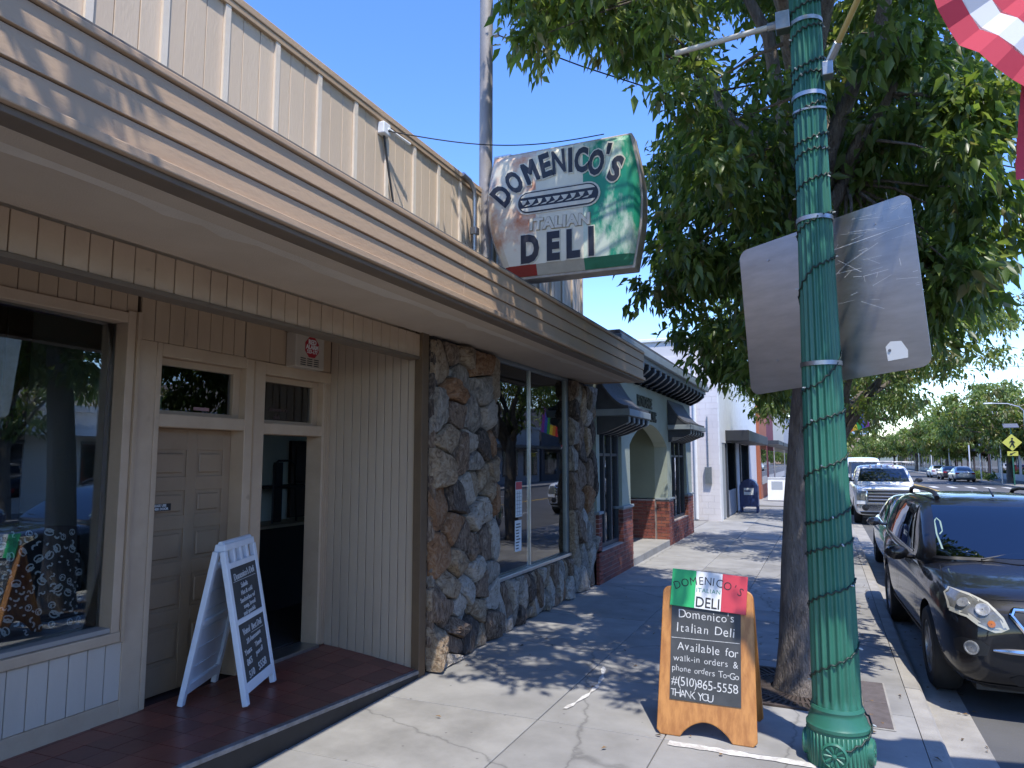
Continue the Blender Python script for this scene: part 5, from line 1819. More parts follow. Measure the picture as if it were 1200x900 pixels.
TONE_S = (0.12, 0.30, 0.42, 0.16)
stand_tree('lighter green second street tree between the big tree and the white pickup', (0.12, 16.5, 0), (2.9, 2.9, 2.5), 4.7, 130, 240, 0.12, 31, TG, tone=TONE_S, shift=(0.55, 0))
stand_tree('street tree on the near kerb beside the white pickup truck, behind the second tree', (0.10, 26.5, 0), (2.7, 3.0, 2.1), 4.3, 90, 220, 0.16, 32, TG, tone=TONE_S, crad=0.6, mind=0.7, shift=(0.3, 0))
stand_tree('leafy tree on the near kerb shading the nearest end of the canopy', (-0.2, -1.7, 0), (2.8, 2.5, 1.8), 5.9, 56, 170, 0.14, 33, TG, shift=(-0.2, 0.3))
FG = 'street trees along the far kerb'
FT = (0.08, 0.30, 0.42, 0.20)
ft = [(14.2, 72, 5.9, 5.2, 120, 'large round tree on the far kerb above the pedestrian crossing sign'),
      (13.2, 98, 4.9, 4.5, 75, 'second tree along the far kerb, just left of the large round tree'),
      (13.6, 133, 3.9, 4.9, 50, 'third tree along the far kerb behind the parked white car'),
      (12.4, 158, 5.0, 4.4, 48, 'fourth tree along the far kerb towards the end of the street'),
      (12.0, 195, 5.0, 5.0, 40, 'fifth, small looking tree at the far end of the street')]
for k, (x, y, R, zc, n, lab) in enumerate(ft):
    stand_tree(lab, (x, y, 0), (R * 0.92, R * 0.92, R * 0.58), zc, n, 150, 0.30 + y * 0.0012, 40 + k, FG, trunk_r=0.22, mind=0.9, crad=1.0, fork=2.7, tone=FT)
ot = [(14.2, 4.5, 'tree across the street opposite the deli door, seen in the shop window'), (14.3, 17, 'tree across the street opposite the clinic, seen in the shop window'),
      (14.2, 30, 'tree across the street opposite the white building, seen in the shop glass'), (14.3, 46, 'tree on the far kerb nearer than the pedestrian crossing sign')]
for k, (x, y, lab) in enumerate(ot[:3]):
    stand_tree(lab, (x, y, 0), (2.8, 2.8, 2.0), 4.7, 34, 150, 0.26, 60 + k, FG, trunk_r=0.18, mind=0.8, crad=0.75, tone=FT)
# far wooded mass closing the street
fw_c = []
rfw = random.Random(77)
for k in range(110):
    t = k / 109
    x = -6 + 26 * rfw.random()
    fw_c.append((x, 300 + rfw.uniform(-10, 30), 1.5 + rfw.random() * (7.5 + 2.5 * sin(x * 0.5))))
P, D, N, Ls, Ws, Ms = leaves_for(fw_c, 110, 0.8, 0.5, 5, 2.0, FT)
me = leaf_mesh('woods', P, D, N, Ls, Ws, Ms, LEAFS)
o = bpy.data.objects.new('woods', me)
COL.objects.link(o)
tag(o, 'low belt of green trees closing the far end of the street', 'woods', kind='stuff')

# tree grate
tg = thing('tree_grate', (-0.27, 6.92, 0), 'rusty square iron tree grate with radial bars round the foot of the big tree', 'tree grate')
IRON = mat('rusty_iron', (0.10, 0.075, 0.06), 0.75, 0.3, c2=(0.055, 0.042, 0.036), scale=14)
gx0, gx1, gy0, gy1 = -0.83, 0.30 - 0.10, 6.36, 7.48
mb = MB()
mb.box(gx0, gx1, gy0, gy0 + 0.04, 0.002, 0.016)
mb.box(gx0, gx1, gy1 - 0.04, gy1, 0.002, 0.016)
mb.box(gx0, gx0 + 0.04, gy0 + 0.04, gy1 - 0.04, 0.002, 0.0155)
mb.box(gx1 - 0.04, gx1, gy0 + 0.04, gy1 - 0.04, 0.002, 0.0155)
mb.build('frame', IRON, tg)
MB().box(gx0 + 0.03, gx1 - 0.03, gy0 + 0.03, gy1 - 0.03, 0.0018, 0.004).build('pit', mat('pit_soil', (0.02, 0.017, 0.014), 0.95), tg)
gcx, gcy = -0.29, 6.92
for k in range(60):
    a = 2 * pi * k / 60
    # reach to the square
    m_ = min((gx1 - 0.03 - gcx) / cos(a) if cos(a) > 1e-6 else ((gx0 + 0.03 - gcx) / cos(a) if cos(a) < -1e-6 else 9),
             (gy1 - 0.03 - gcy) / sin(a) if sin(a) > 1e-6 else ((gy0 + 0.03 - gcy) / sin(a) if sin(a) < -1e-6 else 9))
    M = Matrix.Translation((gcx, gcy, 0)) @ Matrix.Rotation(a, 4, 'Z')
    b = MB()
    slab(b, M, 0.24, m_, -0.010, 0.010, 0.0042, 0.0135)
    b.build('grate_bar', IRON, tg)
for r_ in (0.25, 0.40):
    MB().lathe([(r_ - 0.015, 0.0042), (r_ + 0.015, 0.0042), (r_ + 0.015, 0.0148), (r_ - 0.015, 0.0148), (r_ - 0.015, 0.0043)], 40, Matrix.Translation((gcx, gcy, 0)), cap=False).build('grate_ring', IRON, tg)

# dry leaves and grit blown over the pavement
fl_r = np.random.RandomState(9)
n_ = 190
fx_ = np.where(fl_r.rand(n_) < 0.6, fl_r.uniform(-0.9, 0.6, n_), fl_r.uniform(-3.4, 0.5, n_))
fy_ = fl_r.uniform(4.2, 13, n_)
edge_ = fl_r.rand(n_) < 0.3
fx_ = np.where(edge_, fl_r.normal(0.95, 0.08, n_), fx_)
fz_ = np.where(edge_, -0.112, 0.012)
P = np.stack([fx_, fy_, fz_], 1)
D = np.stack([fl_r.normal(size=n_), fl_r.normal(size=n_), fl_r.uniform(-0.05, 0.15, n_)], 1)
D /= np.linalg.norm(D, axis=1)[:, None]
N0 = np.tile(np.array([[0, 0, 1.0]]), (n_, 1))
N0 -= D * (N0 * D).sum(1)[:, None]
N0 /= np.linalg.norm(N0, axis=1)[:, None]
DRY = mat('dry_leaf', (0.20, 0.12, 0.05), 0.8)
DRY2 = mat('dry_leaf_dark', (0.09, 0.06, 0.03), 0.8)
me = leaf_mesh('fallen_leaves', P, D, N0, fl_r.uniform(0.03, 0.075, n_), fl_r.uniform(0.012, 0.03, n_), fl_r.randint(0, 2, n_), [DRY, DRY2])
o = bpy.data.objects.new('fallen_leaves', me)
COL.objects.link(o)
tag(o, 'scattered dry brown leaves on the pavement and along the gutter', 'leaves', kind='stuff')

# ================================================================== VEHICLES
from mathutils.geometry import delaunay_2d_cdt
TMP = bpy.data.scenes.new('tmp')


def evaluated(objs, main):
    for o in objs:
        TMP.collection.objects.link(o)
    with bpy.context.temp_override(scene=TMP, view_layer=TMP.view_layers[0]):
        dg = bpy.context.evaluated_depsgraph_get()
        dg.update()
        me = bpy.data.meshes.new_from_object(main.evaluated_get(dg), depsgraph=dg)
    for o in objs:
        TMP.collection.objects.unlink(o)
    return me


def loft(stations, section):
    """closed loft along y through ring sections"""
    vs, fs = [], []
    n = None
    for st in stations:
        half = section(st)
        ring = [(x, st[0], z) for x, z in half] + [(-x, st[0], z) for x, z in reversed(half[1:-1])]
        n = len(ring)
        vs += ring
    m = len(stations)
    for i in range(m - 1):
        for k in range(n):
            fs.append((i * n + k, i * n + (k + 1) % n, (i + 1) * n + (k + 1) % n, (i + 1) * n + k))
    h = n // 2
    for base, flip in ((0, False), ((m - 1) * n, True)):        # quad caps
        for k in range(h):
            a, b, c, d = base + k, base + k + 1, base + (n - k - 1) % n, base + (n - k) % n
            q = [a, b, c, d]
            q = list(dict.fromkeys(q))
            if len(q) >= 3:
                fs.append(tuple(q if flip else reversed(q)))
    return vs, fs


def sec_body(s):
    y, zb, zw, zs, zt, hw, hws = s
    return [(0, zb), (hw * .78, zb), (hw * .93, zb + .05), (hw * .985, zb + (zw - zb) * .5), (hw, zw), (hw * .992, zw + (zs - zw) * .55), (hws + (hw - hws) * .30, zs - 0.01), (hws * .80, zs + (zt - zs) * .60), (0, zt)]


def sec_cab(s):
    y, zb, zt, hb, ht = s
    return [(0, zb - .05), (hb, zb - .05), (hb, zb + .01), (hb * .55 + ht * .45 + .012, zb + (zt - zb) * .5), (ht + .02, zt - (zt - zb) * .12), (ht - .05, zt - .012), (ht * .5, zt + .012), (0, zt + .02)]


def mesh_from(vs, fs, name='tmp'):
    me = bpy.data.meshes.new(name)
    me.from_pydata(vs, [], fs)
    me.update()
    bm = bmesh.new()
    bm.from_mesh(me)
    bmesh.ops.recalc_face_normals(bm, faces=bm.faces)
    bm.to_mesh(me)
    bm.free()
    return me


def car_shell(body_st, cab_st, arches, rw, hw):
    """(painted shell mesh, bvh) with wheel openings cut out"""
    vs, fs = loft(body_st, sec_body)
    ob = bpy.data.objects.new('t', mesh_from(vs, fs))
    m = ob.modifiers.new('s', 'SUBSURF')
    m.levels = m.render_levels = 2
    cut = bpy.data.objects.new('c', None)
    mb = MB()
    for y in arches:
        for sgn in (-1, 1):
            M = Matrix.Translation((sgn * (hw - 0.17), y, rw)) @ Matrix.Rotation(rad(90), 4, 'Y')
            mb.lathe([(rw + 0.055, -0.24), (rw + 0.055, 0.24)], 28, M)
    cm = mesh_from(mb.v, mb.f)
    cut = bpy.data.objects.new('c', cm)
    b = ob.modifiers.new('b', 'BOOLEAN')
    b.operation = 'DIFFERENCE'
    b.object = cut
    b.solver = 'EXACT'
    lower = evaluated([ob, cut], ob)
    vs, fs = loft(cab_st, sec_cab)
    oc_ = bpy.data.objects.new('t2', mesh_from(vs, fs))
    m = oc_.modifiers.new('s', 'SUBSURF')
    m.levels = m.render_levels = 2
    upper = evaluated([oc_], oc_)
    bm = bmesh.new()
    bm.from_mesh(lower)
    bm.from_mesh(upper)
    out = bpy.data.meshes.new('body')
    bm.to_mesh(out)
    bvh = BVHTree.FromBMesh(bm)
    bm.free()
    out.polygons.foreach_set('use_smooth', [True] * len(out.polygons))
    try:
        out.set_sharp_from_angle(angle=rad(38))
    except Exception:
        pass
    for o in (ob, cut, oc_):
        bpy.data.objects.remove(o)
    return out, bvh


def patch(bvh, poly, axis, sgn, off=0.006, grid=0.05):
    """a panel lying on the shell: polygon in (x,z) seen from the front/rear (axis 'y') or in (y,z) from the side (axis 'x')"""
    pts = []
    n = len(poly)
    for i in range(n):
        a, b = Vector(poly[i]), Vector(poly[(i + 1) % n])
        m = max(1, int((b - a).length / grid))
        pts += [a.lerp(b, k / m) for k in range(m)]
    nb = len(pts)
    edges = [(i, (i + 1) % nb) for i in range(nb)]
    x0, x1 = min(p[0] for p in poly), max(p[0] for p in poly)
    y0, y1 = min(p[1] for p in poly), max(p[1] for p in poly)
    nx, ny = int((x1 - x0) / grid), int((y1 - y0) / grid)
    allp = list(pts)
    for i in range(1, nx):
        for j in range(1, ny):
            allp.append(Vector((x0 + i * grid, y0 + j * grid)))
    V, E, F, *_ = delaunay_2d_cdt(allp, edges, [], 1, 1e-5)
    mb = MB()
    out = []
    for p in V:
        if axis == 'y':
            o, d = Vector((p[0], sgn * 6, p[1])), Vector((0, -sgn, 0))
        elif axis == 'x':
            o, d = Vector((sgn * 4, p[0], p[1])), Vector((-sgn, 0, 0))
        else:
            o, d = Vector((p[0], p[1], 5)), Vector((0, 0, -1))
        h, nrm, *_r = bvh.ray_cast(o, d)
        if h is None:
            out.append(None)
        else:
            if nrm.dot(d) > 0:
                nrm = -nrm
            out.append(h - d * off * 0.5 + nrm * off)
    ok = [i for i, q in enumerate(out) if q is not None]
    if not ok:
        return None
    re_ = {i: k for k, i in enumerate(ok)}
    fs = []
    for f in F:
        if all(i in re_ for i in f):
            fs.append([re_[i] for i in f])
    # drop faces torn across the silhouette
    vv = [out[i] for i in ok]
    good = []
    for f in fs:
        L = max((vv[f[a]] - vv[f[a - 1]]).length for a in range(len(f)))
        if L < grid * 9:
            c = vv[f[0]] + vv[f[1]] + vv[f[2]]
            nr = (vv[f[1]] - vv[f[0]]).cross(vv[f[2]] - vv[f[0]])
            view = Vector((0, sgn, 0)) if axis == 'y' else (Vector((sgn, 0, 0)) if axis == 'x' else Vector((0, 0, 1)))
            if nr.dot(view) < 0:
                f = f[::-1]
            good.append(f)
    mb.add(vv, good)
    return mb


def pbuild(mb, name, m, parent, smooth=True):
    """link a mesh given in the vehicle's own coordinates"""
    if mb is None or not mb.f:
        return None
    me = bpy.data.meshes.new(name)
    me.from_pydata([tuple(v) for v in mb.v], [], mb.f)
    me.materials.append(m)
    if smooth:
        me.polygons.foreach_set('use_smooth', [True] * len(me.polygons))
        try:
            me.set_sharp_from_angle(angle=rad(40))
        except Exception:
            pass
    o = bpy.data.objects.new(name, me)
    COL.objects.link(o)
    o.parent = parent
    return o


TYRE = mat('tyre', (0.015, 0.015, 0.016), 0.8, c2=(0.03, 0.029, 0.028), scale=8)
RIMM = mat('wheel_rim', (0.42, 0.42, 0.43), 0.32, 0.9)
LENSC = mat('headlamp_lens', (0.15, 0.148, 0.135), 0.25, 0.3, c2=(0.25, 0.245, 0.215), scale=14, coat=1.0)
LAMPR = mat('lamp_reflector', (0.55, 0.55, 0.53), 0.3, 0.6, c2=(0.36, 0.36, 0.35), scale=40)
LENSRIM = mat('hazy_lens_rim', (0.46, 0.44, 0.36), 0.35, coat=0.5)
AMBER = mat('amber_lens', (0.45, 0.14, 0.03), 0.2)
TAILR = mat('tail_lamp', (0.32, 0.01, 0.012), 0.2)
SEAM = mat('panel_seam', (0.004, 0.004, 0.004), 0.8)
PLATEW = mat('licence_plate', (0.6, 0.6, 0.58), 0.5)


def wheel(parent, x, y, r, w, spokes=6, sgn=-1):
    M = Matrix.Translation((x, y, r)) @ Matrix.Rotation(rad(90) * sgn, 4, 'Y')
    wh = bpy.data.objects.new('wheel', None)
    COL.objects.link(wh)
    wh.parent = parent
    tb = MB().lathe([(r * 0.62, -w / 2), (r * 0.9, -w / 2), (r * 0.985, -w * 0.36), (r, -w * 0.2), (r, w * 0.2), (r * 0.985, w * 0.36), (r * 0.9, w / 2), (r * 0.64, w / 2), (r * 0.62, w * 0.42)], 30, M, cap=False)
    pbuild(tb, 'tyre', TYRE, wh)
    rb = MB().lathe([(r * 0.645, w * 0.46), (r * 0.60, w * 0.44), (r * 0.58, w * 0.1), (r * 0.2, w * 0.02), (0.01, w * 0.02)], 30, M, cap=False)
    for k in range(spokes):
        a = 2 * pi * k / spokes
        A = M @ Matrix.Rotation(a, 4, 'Z')
        slab(rb, A, r * 0.10, r * 0.61, -r * 0.075, r * 0.075, w * 0.30, w * 0.42)
    rb.lathe([(r * 0.17, w * 0.2), (r * 0.17, w * 0.43), (r * 0.10, w * 0.46), (0.005, w * 0.46)], 18, M, cap=False)
    pbuild(rb, 'rim', RIMM, wh)
    return wh


def stroke(bvh, pts, axis, sgn, w=0.006, off=0.008):
    """thin line (panel gap, trim) following the shell"""
    mb = MB()
    prev = None
    for k in range(len(pts) - 1):
        a, b = Vector(pts[k]), Vector(pts[k + 1])
        m = max(2, int((b - a).length / 0.05))
        for i in range(m + (1 if k == len(pts) - 2 else 0)):
            p = a.lerp(b, i / m)
            if axis == 'x':
                o, d = Vector((sgn * 4, p.x, p.y)), Vector((-sgn, 0, 0))
            elif axis == 'y':
                o, d = Vector((p.x, sgn * 6, p.y)), Vector((0, -sgn, 0))
            else:
                o, d = Vector((p.x, p.y, 5)), Vector((0, 0, -1))
            h, nrm, *_ = bvh.ray_cast(o, d)
            if h is None:
                prev = None
                continue
            if nrm.dot(d) > 0:
                nrm = -nrm
            t = b - a
            if axis == 'x':
                t3 = Vector((0, t.x, t.y))
            elif axis == 'y':
                t3 = Vector((t.x, 0, t.y))
            else:
                t3 = Vector((t.x, t.y, 0))
            s = t3.cross(nrm).normalized() * w
            cur = (h + nrm * off - s, h + nrm * off + s)
            if prev:
                mb.add([prev[0], cur[0], cur[1], prev[1]], [(0, 1, 2, 3)])
            prev = cur
    return mb


def mirror(p):
    return [(-x, z) for x, z in reversed(p)]


def build_car(name, label, cat, paint, spec, group, loc, rz):
    root = thing(name, loc, label, cat, group, rz)
    me, bvh = car_shell(spec['body'], spec['cab'], spec['axles'], spec['rw'], spec['hw'])
    me.materials.append(paint)
    b = bpy.data.objects.new('body', me)
    COL.objects.link(b)
    b.parent = root
    for nm, m, axis, poly, both in spec['panels']:
        if axis == 'x':
            for s in (-1, 1):
                pbuild(patch(bvh, poly, 'x', s), nm, m, root)
        else:
            ax, s = axis[0], (-1 if axis == 'yf' else 1)
            pbuild(patch(bvh, poly, ax, s), nm, m, root)
            if both:
                pbuild(patch(bvh, mirror(poly), ax, s), nm, m, root)
    for pts, axis, w, nm, m in spec.get('lines', []):
        if axis == 'x':
            for s in (-1, 1):
                pbuild(stroke(bvh, pts, 'x', s, w), nm, m, root)
        else:
            pbuild(stroke(bvh, pts, axis[0], -1 if axis == 'yf' else 1, w), nm, m, root)
    for y in spec['axles']:
        for s in (-1, 1):
            wheel(root, s * (spec['hw'] - 0.125), y, spec['rw'], 0.235, spec.get('spokes', 6), s)
    # dark underside and wheel wells
    u = MB()
    y0, y1 = spec['body'][1][0] + 0.15, spec['body'][-2][0] - 0.15
    u.box(-spec['hw'] + 0.24, spec['hw'] - 0.24, y0, y1, 0.22, 0.7)
    pbuild(u, 'underbody', BLACK, root, False)
    # mirrors
    my, mz = spec['mirror']
    for s in (-1, 1):
        mm = MB()
        hwm = spec['hw']
        mm.lathe([(0.02, -0.055), (0.085, -0.05), (0.105, 0.0), (0.09, 0.05), (0.03, 0.075)], 14, Matrix.Translation((s * (hwm + 0.10), my, mz)) @ Matrix.Rotation(rad(90), 4, 'X') @ Matrix.Diagonal((1.15, 0.8, 1, 1)))
        mm.tube([(s * (hwm - 0.12), my, mz - 0.05), (s * (hwm + 0.06), my, mz - 0.03)], 0.025, 8)
        pbuild(mm, 'mirror', paint if spec.get('mirror_paint', 1) else BLACK, root)
    return root, bvh


PAINT_BK = mat('black_car_paint', (0.005, 0.005, 0.007), 0.5, 0.0, c2=(0.009, 0.0085, 0.008), scale=40, coat=0.8, lo=0.4, hi=0.75, spec=0.2)
PAINT_DK = mat('dark_car_paint', (0.018, 0.02, 0.028), 0.2, 0.0, coat=1.0)
PAINT_WH = mat('white_car_paint', (0.74, 0.74, 0.73), 0.3, 0.0, coat=0.6)
PAINT_SV = mat('silver_car_paint', (0.42, 0.44, 0.46), 0.3, 0.6, coat=0.6)
PAINT_BL = mat('blue_car_paint', (0.03, 0.06, 0.13), 0.25, 0.2, coat=0.8)
PAINT_RD = mat('red_car_paint', (0.28, 0.02, 0.02), 0.3, coat=0.8)

suv = dict(hw=1.0, rw=0.375, axles=(-1.60, 1.42), spokes=6, mirror=(-0.62, 1.12), mirror_paint=1,
           body=[(-2.56, .40, .54, .70, .74, .64, .50), (-2.52, .30, .56, .86, .92, .80, .62), (-2.41, .235, .60, .97, 1.02, .91, .74), (-2.18, .22, .64, 1.035, 1.075, .975, .82),
                 (-1.6, .23, .66, 1.075, 1.13, .995, .86), (-1.08, .24, .66, 1.08, 1.15, 1.0, .88), (-.5, .24, .66, 1.09, 1.12, 1.0, .9), (.6, .24, .66, 1.10, 1.13, 1.0, .9), (1.5, .25, .68, 1.12, 1.15, 1.0, .9),
                 (2.15, .29, .70, 1.12, 1.15, .97, .88), (2.43, .36, .72, 1.10, 1.13, .91, .83), (2.54, .46, .74, 1.02, 1.06, .80, .72)],
           cab=[(-1.22, 1.09, 1.10, .92, .88), (-.80, 1.08, 1.36, .95, .84), (-.32, 1.07, 1.645, .955, .785), (.05, 1.07, 1.705, .955, .77), (1.2, 1.08, 1.715, .945, .755), (2.0, 1.09, 1.67, .92, .73), (2.3, 1.09, 1.53, .90, .72), (2.5, 1.09, 1.14, .86, .78)],
           panels=[('windscreen', CARGL, 'yf', [(-.79, 1.155), (.79, 1.155), (.69, 1.615), (-.69, 1.615)], False),
                   ('windscreen_border', BLACK, 'yf', [(-.83, 1.128), (.83, 1.128), (.80, 1.152), (-.80, 1.152)], False),
                   ('side_window', CARGL, 'x', [(-.62, 1.16), (.28, 1.16), (.28, 1.60), (-.12, 1.60)], False),
                   ('side_window', CARGL, 'x', [(.36, 1.16), (1.20, 1.17), (1.20, 1.60), (.36, 1.60)], False),
                   ('side_window', CARGL, 'x', [(1.28, 1.18), (2.12, 1.22), (1.92, 1.55), (1.28, 1.59)], False),
                   ('headlight', LENSC, 'yf', [(-.905, .85), (-.80, .83), (-.74, .78), (-.64, .74), (-.555, .755), (-.58, .83), (-.66, .93), (-.76, .98), (-.86, .995), (-.90, .95)], True),
                   ('grille', BLACK, 'yf', [(-.40, .69), (.40, .69), (.51, .86), (.49, .905), (-.49, .905), (-.51, .86)], False),
                   ('air_intake', BLACK, 'yf', [(-.50, .315), (.50, .315), (.56, .375), (.50, .405), (-.50, .405), (-.56, .375)], False),
                   ('fog_recess', BLACK, 'yf', [(-.90, .54), (-.80, .515), (-.70, .54), (-.68, .61), (-.74, .655), (-.86, .655), (-.905, .62)], True),
                   ('lower_cladding', mat('cladding', (0.02, 0.02, 0.021), 0.6), 'yf', [(-.86, .255), (.86, .255), (.90, .31), (-.90, .31)], False)],
           lines=[([(-1.02, .46), (-1.05, .9), (-.92, 1.08)], 'x', .004, 'panel_gap', SEAM), ([(.32, .44), (.32, 1.08)], 'x', .004, 'panel_gap', SEAM), ([(1.24, 1.08), (1.22, .8), (1.0, .45)], 'x', .004, 'panel_gap', SEAM),
                  ([(-1.15, .42), (1.0, .42)], 'x', .014, 'sill_trim', mat('cladding', (0.02, 0.02, 0.021), 0.6)),
                  ([(-.62, 1.142), (2.0, 1.165)], 'x', .009, 'window_trim', CHROME),
                  ([(-0.905, 0.85), (-0.8, 0.83), (-0.74, 0.78), (-0.64, 0.74), (-0.555, 0.755), (-0.58, 0.83), (-0.66, 0.93), (-0.76, 0.98), (-0.86, 0.995), (-0.9, 0.95), (-0.905, 0.85)], 'yf', .019, 'headlight_rim', LENSRIM),
                  ([(0.905, 0.85), (0.8, 0.83), (0.74, 0.78), (0.64, 0.74), (0.555, 0.755), (0.58, 0.83), (0.66, 0.93), (0.76, 0.98), (0.86, 0.995), (0.9, 0.95), (0.905, 0.85)], 'yf', .019, 'headlight_rim', LENSRIM),
                  ([(-.725, 1.21), (-.735, 1.34), (-.715, 1.46), (-.69, 1.49), (-.665, 1.46), (-.675, 1.37), (-.71, 1.34)], 'yf', .008, 'windscreen_tag', mat('tag_mint', (0.20, 0.29, 0.25), 0.6)),
                  ([(-.90, -2.05), (-.80, -1.3)], 'zt', .004, 'panel_gap', SEAM), ([(.90, -2.05), (.80, -1.3)], 'zt', .004, 'panel_gap', SEAM),
                  ([(-.62, .965), (0, .985), (.62, .965)], 'yf', .004, 'panel_gap', SEAM)])


def suv_extras(root, bvh):
    def hit(x, z):
        h, n, *_ = bvh.ray_cast(Vector((x, -6, z)), Vector((0, 1, 0)))
        return h, n
    for s in (-1, 1):
        for x, z, r in ((.815, .915, .046), (.70, .885, .052)):
            h, n = hit(s * x, z)
            n = n if n.y < 0 else -n
            M = Matrix.Translation(h + n * 0.010) @ n.to_track_quat('Z', 'Y').to_matrix().to_4x4()
            pbuild(MB().lathe([(r, -0.01), (r * 1.04, 0.009), (r * 0.86, 0.010), (r * 0.5, 0.004), (0.004, 0.006)], 20, M, cap=False), 'headlamp_bowl', LAMPR, root)
        h, n = hit(s * .655, .785)
        n = n if n.y < 0 else -n
        M = Matrix.Translation(h + n * 0.004) @ n.to_track_quat('Z', 'Y').to_matrix().to_4x4()
        pbuild(MB().lathe([(.028, 0.0), (.028, .014), (.004, .017)], 14, M, cap=False), 'turn_signal', AMBER, root)
        h, n = hit(s * .80, .585)
        n = n if n.y < 0 else -n
        M = Matrix.Translation(h + n * 0.010) @ n.to_track_quat('Z', 'Y').to_matrix().to_4x4()
        pbuild(MB().lathe([(.056, -.01), (.056, .008), (.046, .010), (.044, .002), (.004, .005)], 20, M, cap=False), 'fog_lamp', LAMPR, root)
        # roof rails
        rl_ = MB()
        pts = [(s * .60, -.12, 1.69), (s * .605, .0, 1.745), (s * .61, .4, 1.765), (s * .60, 1.5, 1.755), (s * .595, 1.8, 1.725), (s * .59, 1.88, 1.66)]
        rl_.tube(pts, [.030, .026, .022, .022, .024, .028], 8)
        pbuild(rl_, 'roof_rail', BLACK, root)
        # door handles
        for y in (.16, 1.12):
            hh, nn, *_ = bvh.ray_cast(Vector((s * 4, y, 1.0)), Vector((-s, 0, 0)))
            if hh:
                d = MB().tube([hh + Vector((0, -.08, 0)), hh + Vector((s * .03, -.05, 0)), hh + Vector((s * .03, .05, 0)), hh + Vector((0, .08, 0))], .014, 6)
                pbuild(d, 'door_handle', PAINT_BK, root)
    # chrome: grille surround, bars, bumper strips, emblem disc
    ch = MB()
    pts2 = [(-.515, .865), (-.40, .69), (.40, .69), (.515, .865), (.49, .91), (-.49, .91), (-.515, .865)]
    path = []
    for k in range(len(pts2) - 1):
        for i in range(6):
            a, b = Vector(pts2[k]), Vector(pts2[k + 1])
            p = a.lerp(b, i / 6)
            h, n = hit(p.x, p.y)
            path.append(h + Vector((0, -.010, 0)))
    path.append(path[0])
    ch.tube(path, .020, 8, cap=False)
    pbuild(ch, 'grille_surround', CHROME, root)
    for z in (.74, .80, .86):
        b = MB()
        b.tube([hit(-.42 + k * .0840, z)[0] + Vector((0, -.008, 0)) for k in range(11)], .010, 6)
        pbuild(b, 'grille_bar', CHROME, root)
    for s in (-1, 1):
        b = MB()
        b.tube([hit(s * x, .585)[0] + Vector((0, -.006, 0)) for x in (.66, .56, .46, .36)], [.010, .022, .024, .022], 8)
        pbuild(b, 'bumper_chrome', CHROME, root)
    pbuild(MB().box(-.17, .17, -2.60, -2.575, .48, .62), 'licence_plate', PLATEW, root, False)
    an = MB().tube([(-.05, -.10, 1.72), (-.05, 0.08, 1.80)], [.012, .005], 6)
    pbuild(an, 'antenna', BLACK, root)
    for s in (-.42, .12):
        w_ = MB().tube([(s, -1.17, 1.148), (s + .28, -1.08, 1.20), (s + .52, -1.05, 1.215)], .008, 5)
        pbuild(w_, 'wiper', BLACK, root)


CG = 'cars parked along the near kerb'
sv, svb = build_car('parked_suv', 'black sport utility vehicle with hazy headlight parked nearest at the kerb', 'car', PAINT_BK, suv, CG, (1.75, 9.60, -0.13), rad(2.2))
suv_extras(sv, svb)

sed = dict(hw=0.90, rw=0.325, axles=(-1.42, 1.30), spokes=7, mirror=(-0.55, 0.98),
           body=[(-2.34, .36, .46, .54, .56, .60, .46), (-2.30, .26, .48, .64, .69, .74, .58), (-2.15, .20, .52, .74, .79, .84, .68), (-1.8, .19, .55, .83, .89, .89, .76), (-1.2, .19, .57, .90, .96, .90, .79),
                 (-.7, .19, .58, .93, .98, .90, .80), (.4, .19, .60, .94, .98, .90, .80), (1.4, .20, .62, .96, 1.0, .90, .79), (2.0, .25, .66, .97, 1.01, .86, .76), (2.26, .34, .68, .93, .97, .78, .68), (2.34, .44, .68, .86, .90, .66, .58)],
           cab=[(-.95, .93, .94, .78, .72), (-.55, .92, 1.18, .80, .66), (-.1, .92, 1.40, .81, .60), (.3, .92, 1.45, .81, .585), (.9, .93, 1.43, .80, .58), (1.4, .94, 1.28, .79, .60), (1.85, .95, 1.02, .76, .66)],
           panels=[('windscreen', CARGL, 'yf', [(-.62, .985), (.62, .985), (.50, 1.37), (-.50, 1.37)], False), ('rear_window', CARGL, 'yr', [(-.58, 1.04), (.58, 1.04), (.48, 1.37), (-.48, 1.37)], False),
                   ('side_window', CARGL, 'x', [(-.42, .985), (.30, .985), (.30, 1.36), (.05, 1.36)], False), ('side_window', CARGL, 'x', [(.37, .985), (1.15, 1.0), (1.02, 1.33), (.37, 1.36)], False),
                   ('headlight', LENSC, 'yf', [(-.86, .62), (-.52, .57), (-.50, .63), (-.70, .71), (-.86, .73)], True), ('tail_light', TAILR, 'yr', [(-.80, .72), (-.48, .74), (-.48, .86), (-.78, .88)], True),
                   ('grille', BLACK, 'yf', [(-.42, .50), (.42, .50), (.45, .60), (-.45, .60)], False), ('air_intake', BLACK, 'yf', [(-.58, .28), (.58, .28), (.62, .38), (-.62, .38)], False),
                   ('licence_plate', PLATEW, 'yr', [(-.17, .62), (.17, .62), (.17, .74), (-.17, .74)], False)],
           lines=[([(-.80, .40), (-.84, .8), (-.60, .93)], 'x', .004, 'panel_gap', SEAM), ([(.34, .38), (.34, .93)], 'x', .004, 'panel_gap', SEAM), ([(1.2, .93), (1.0, .45)], 'x', .004, 'panel_gap', SEAM)])
sedan, _b = build_car('parked_sedan', 'dark sedan parked between the black sport utility vehicle and the white pickup', 'car', PAINT_DK, sed, CG, (1.78, 15.6, -0.13), rad(0.5))


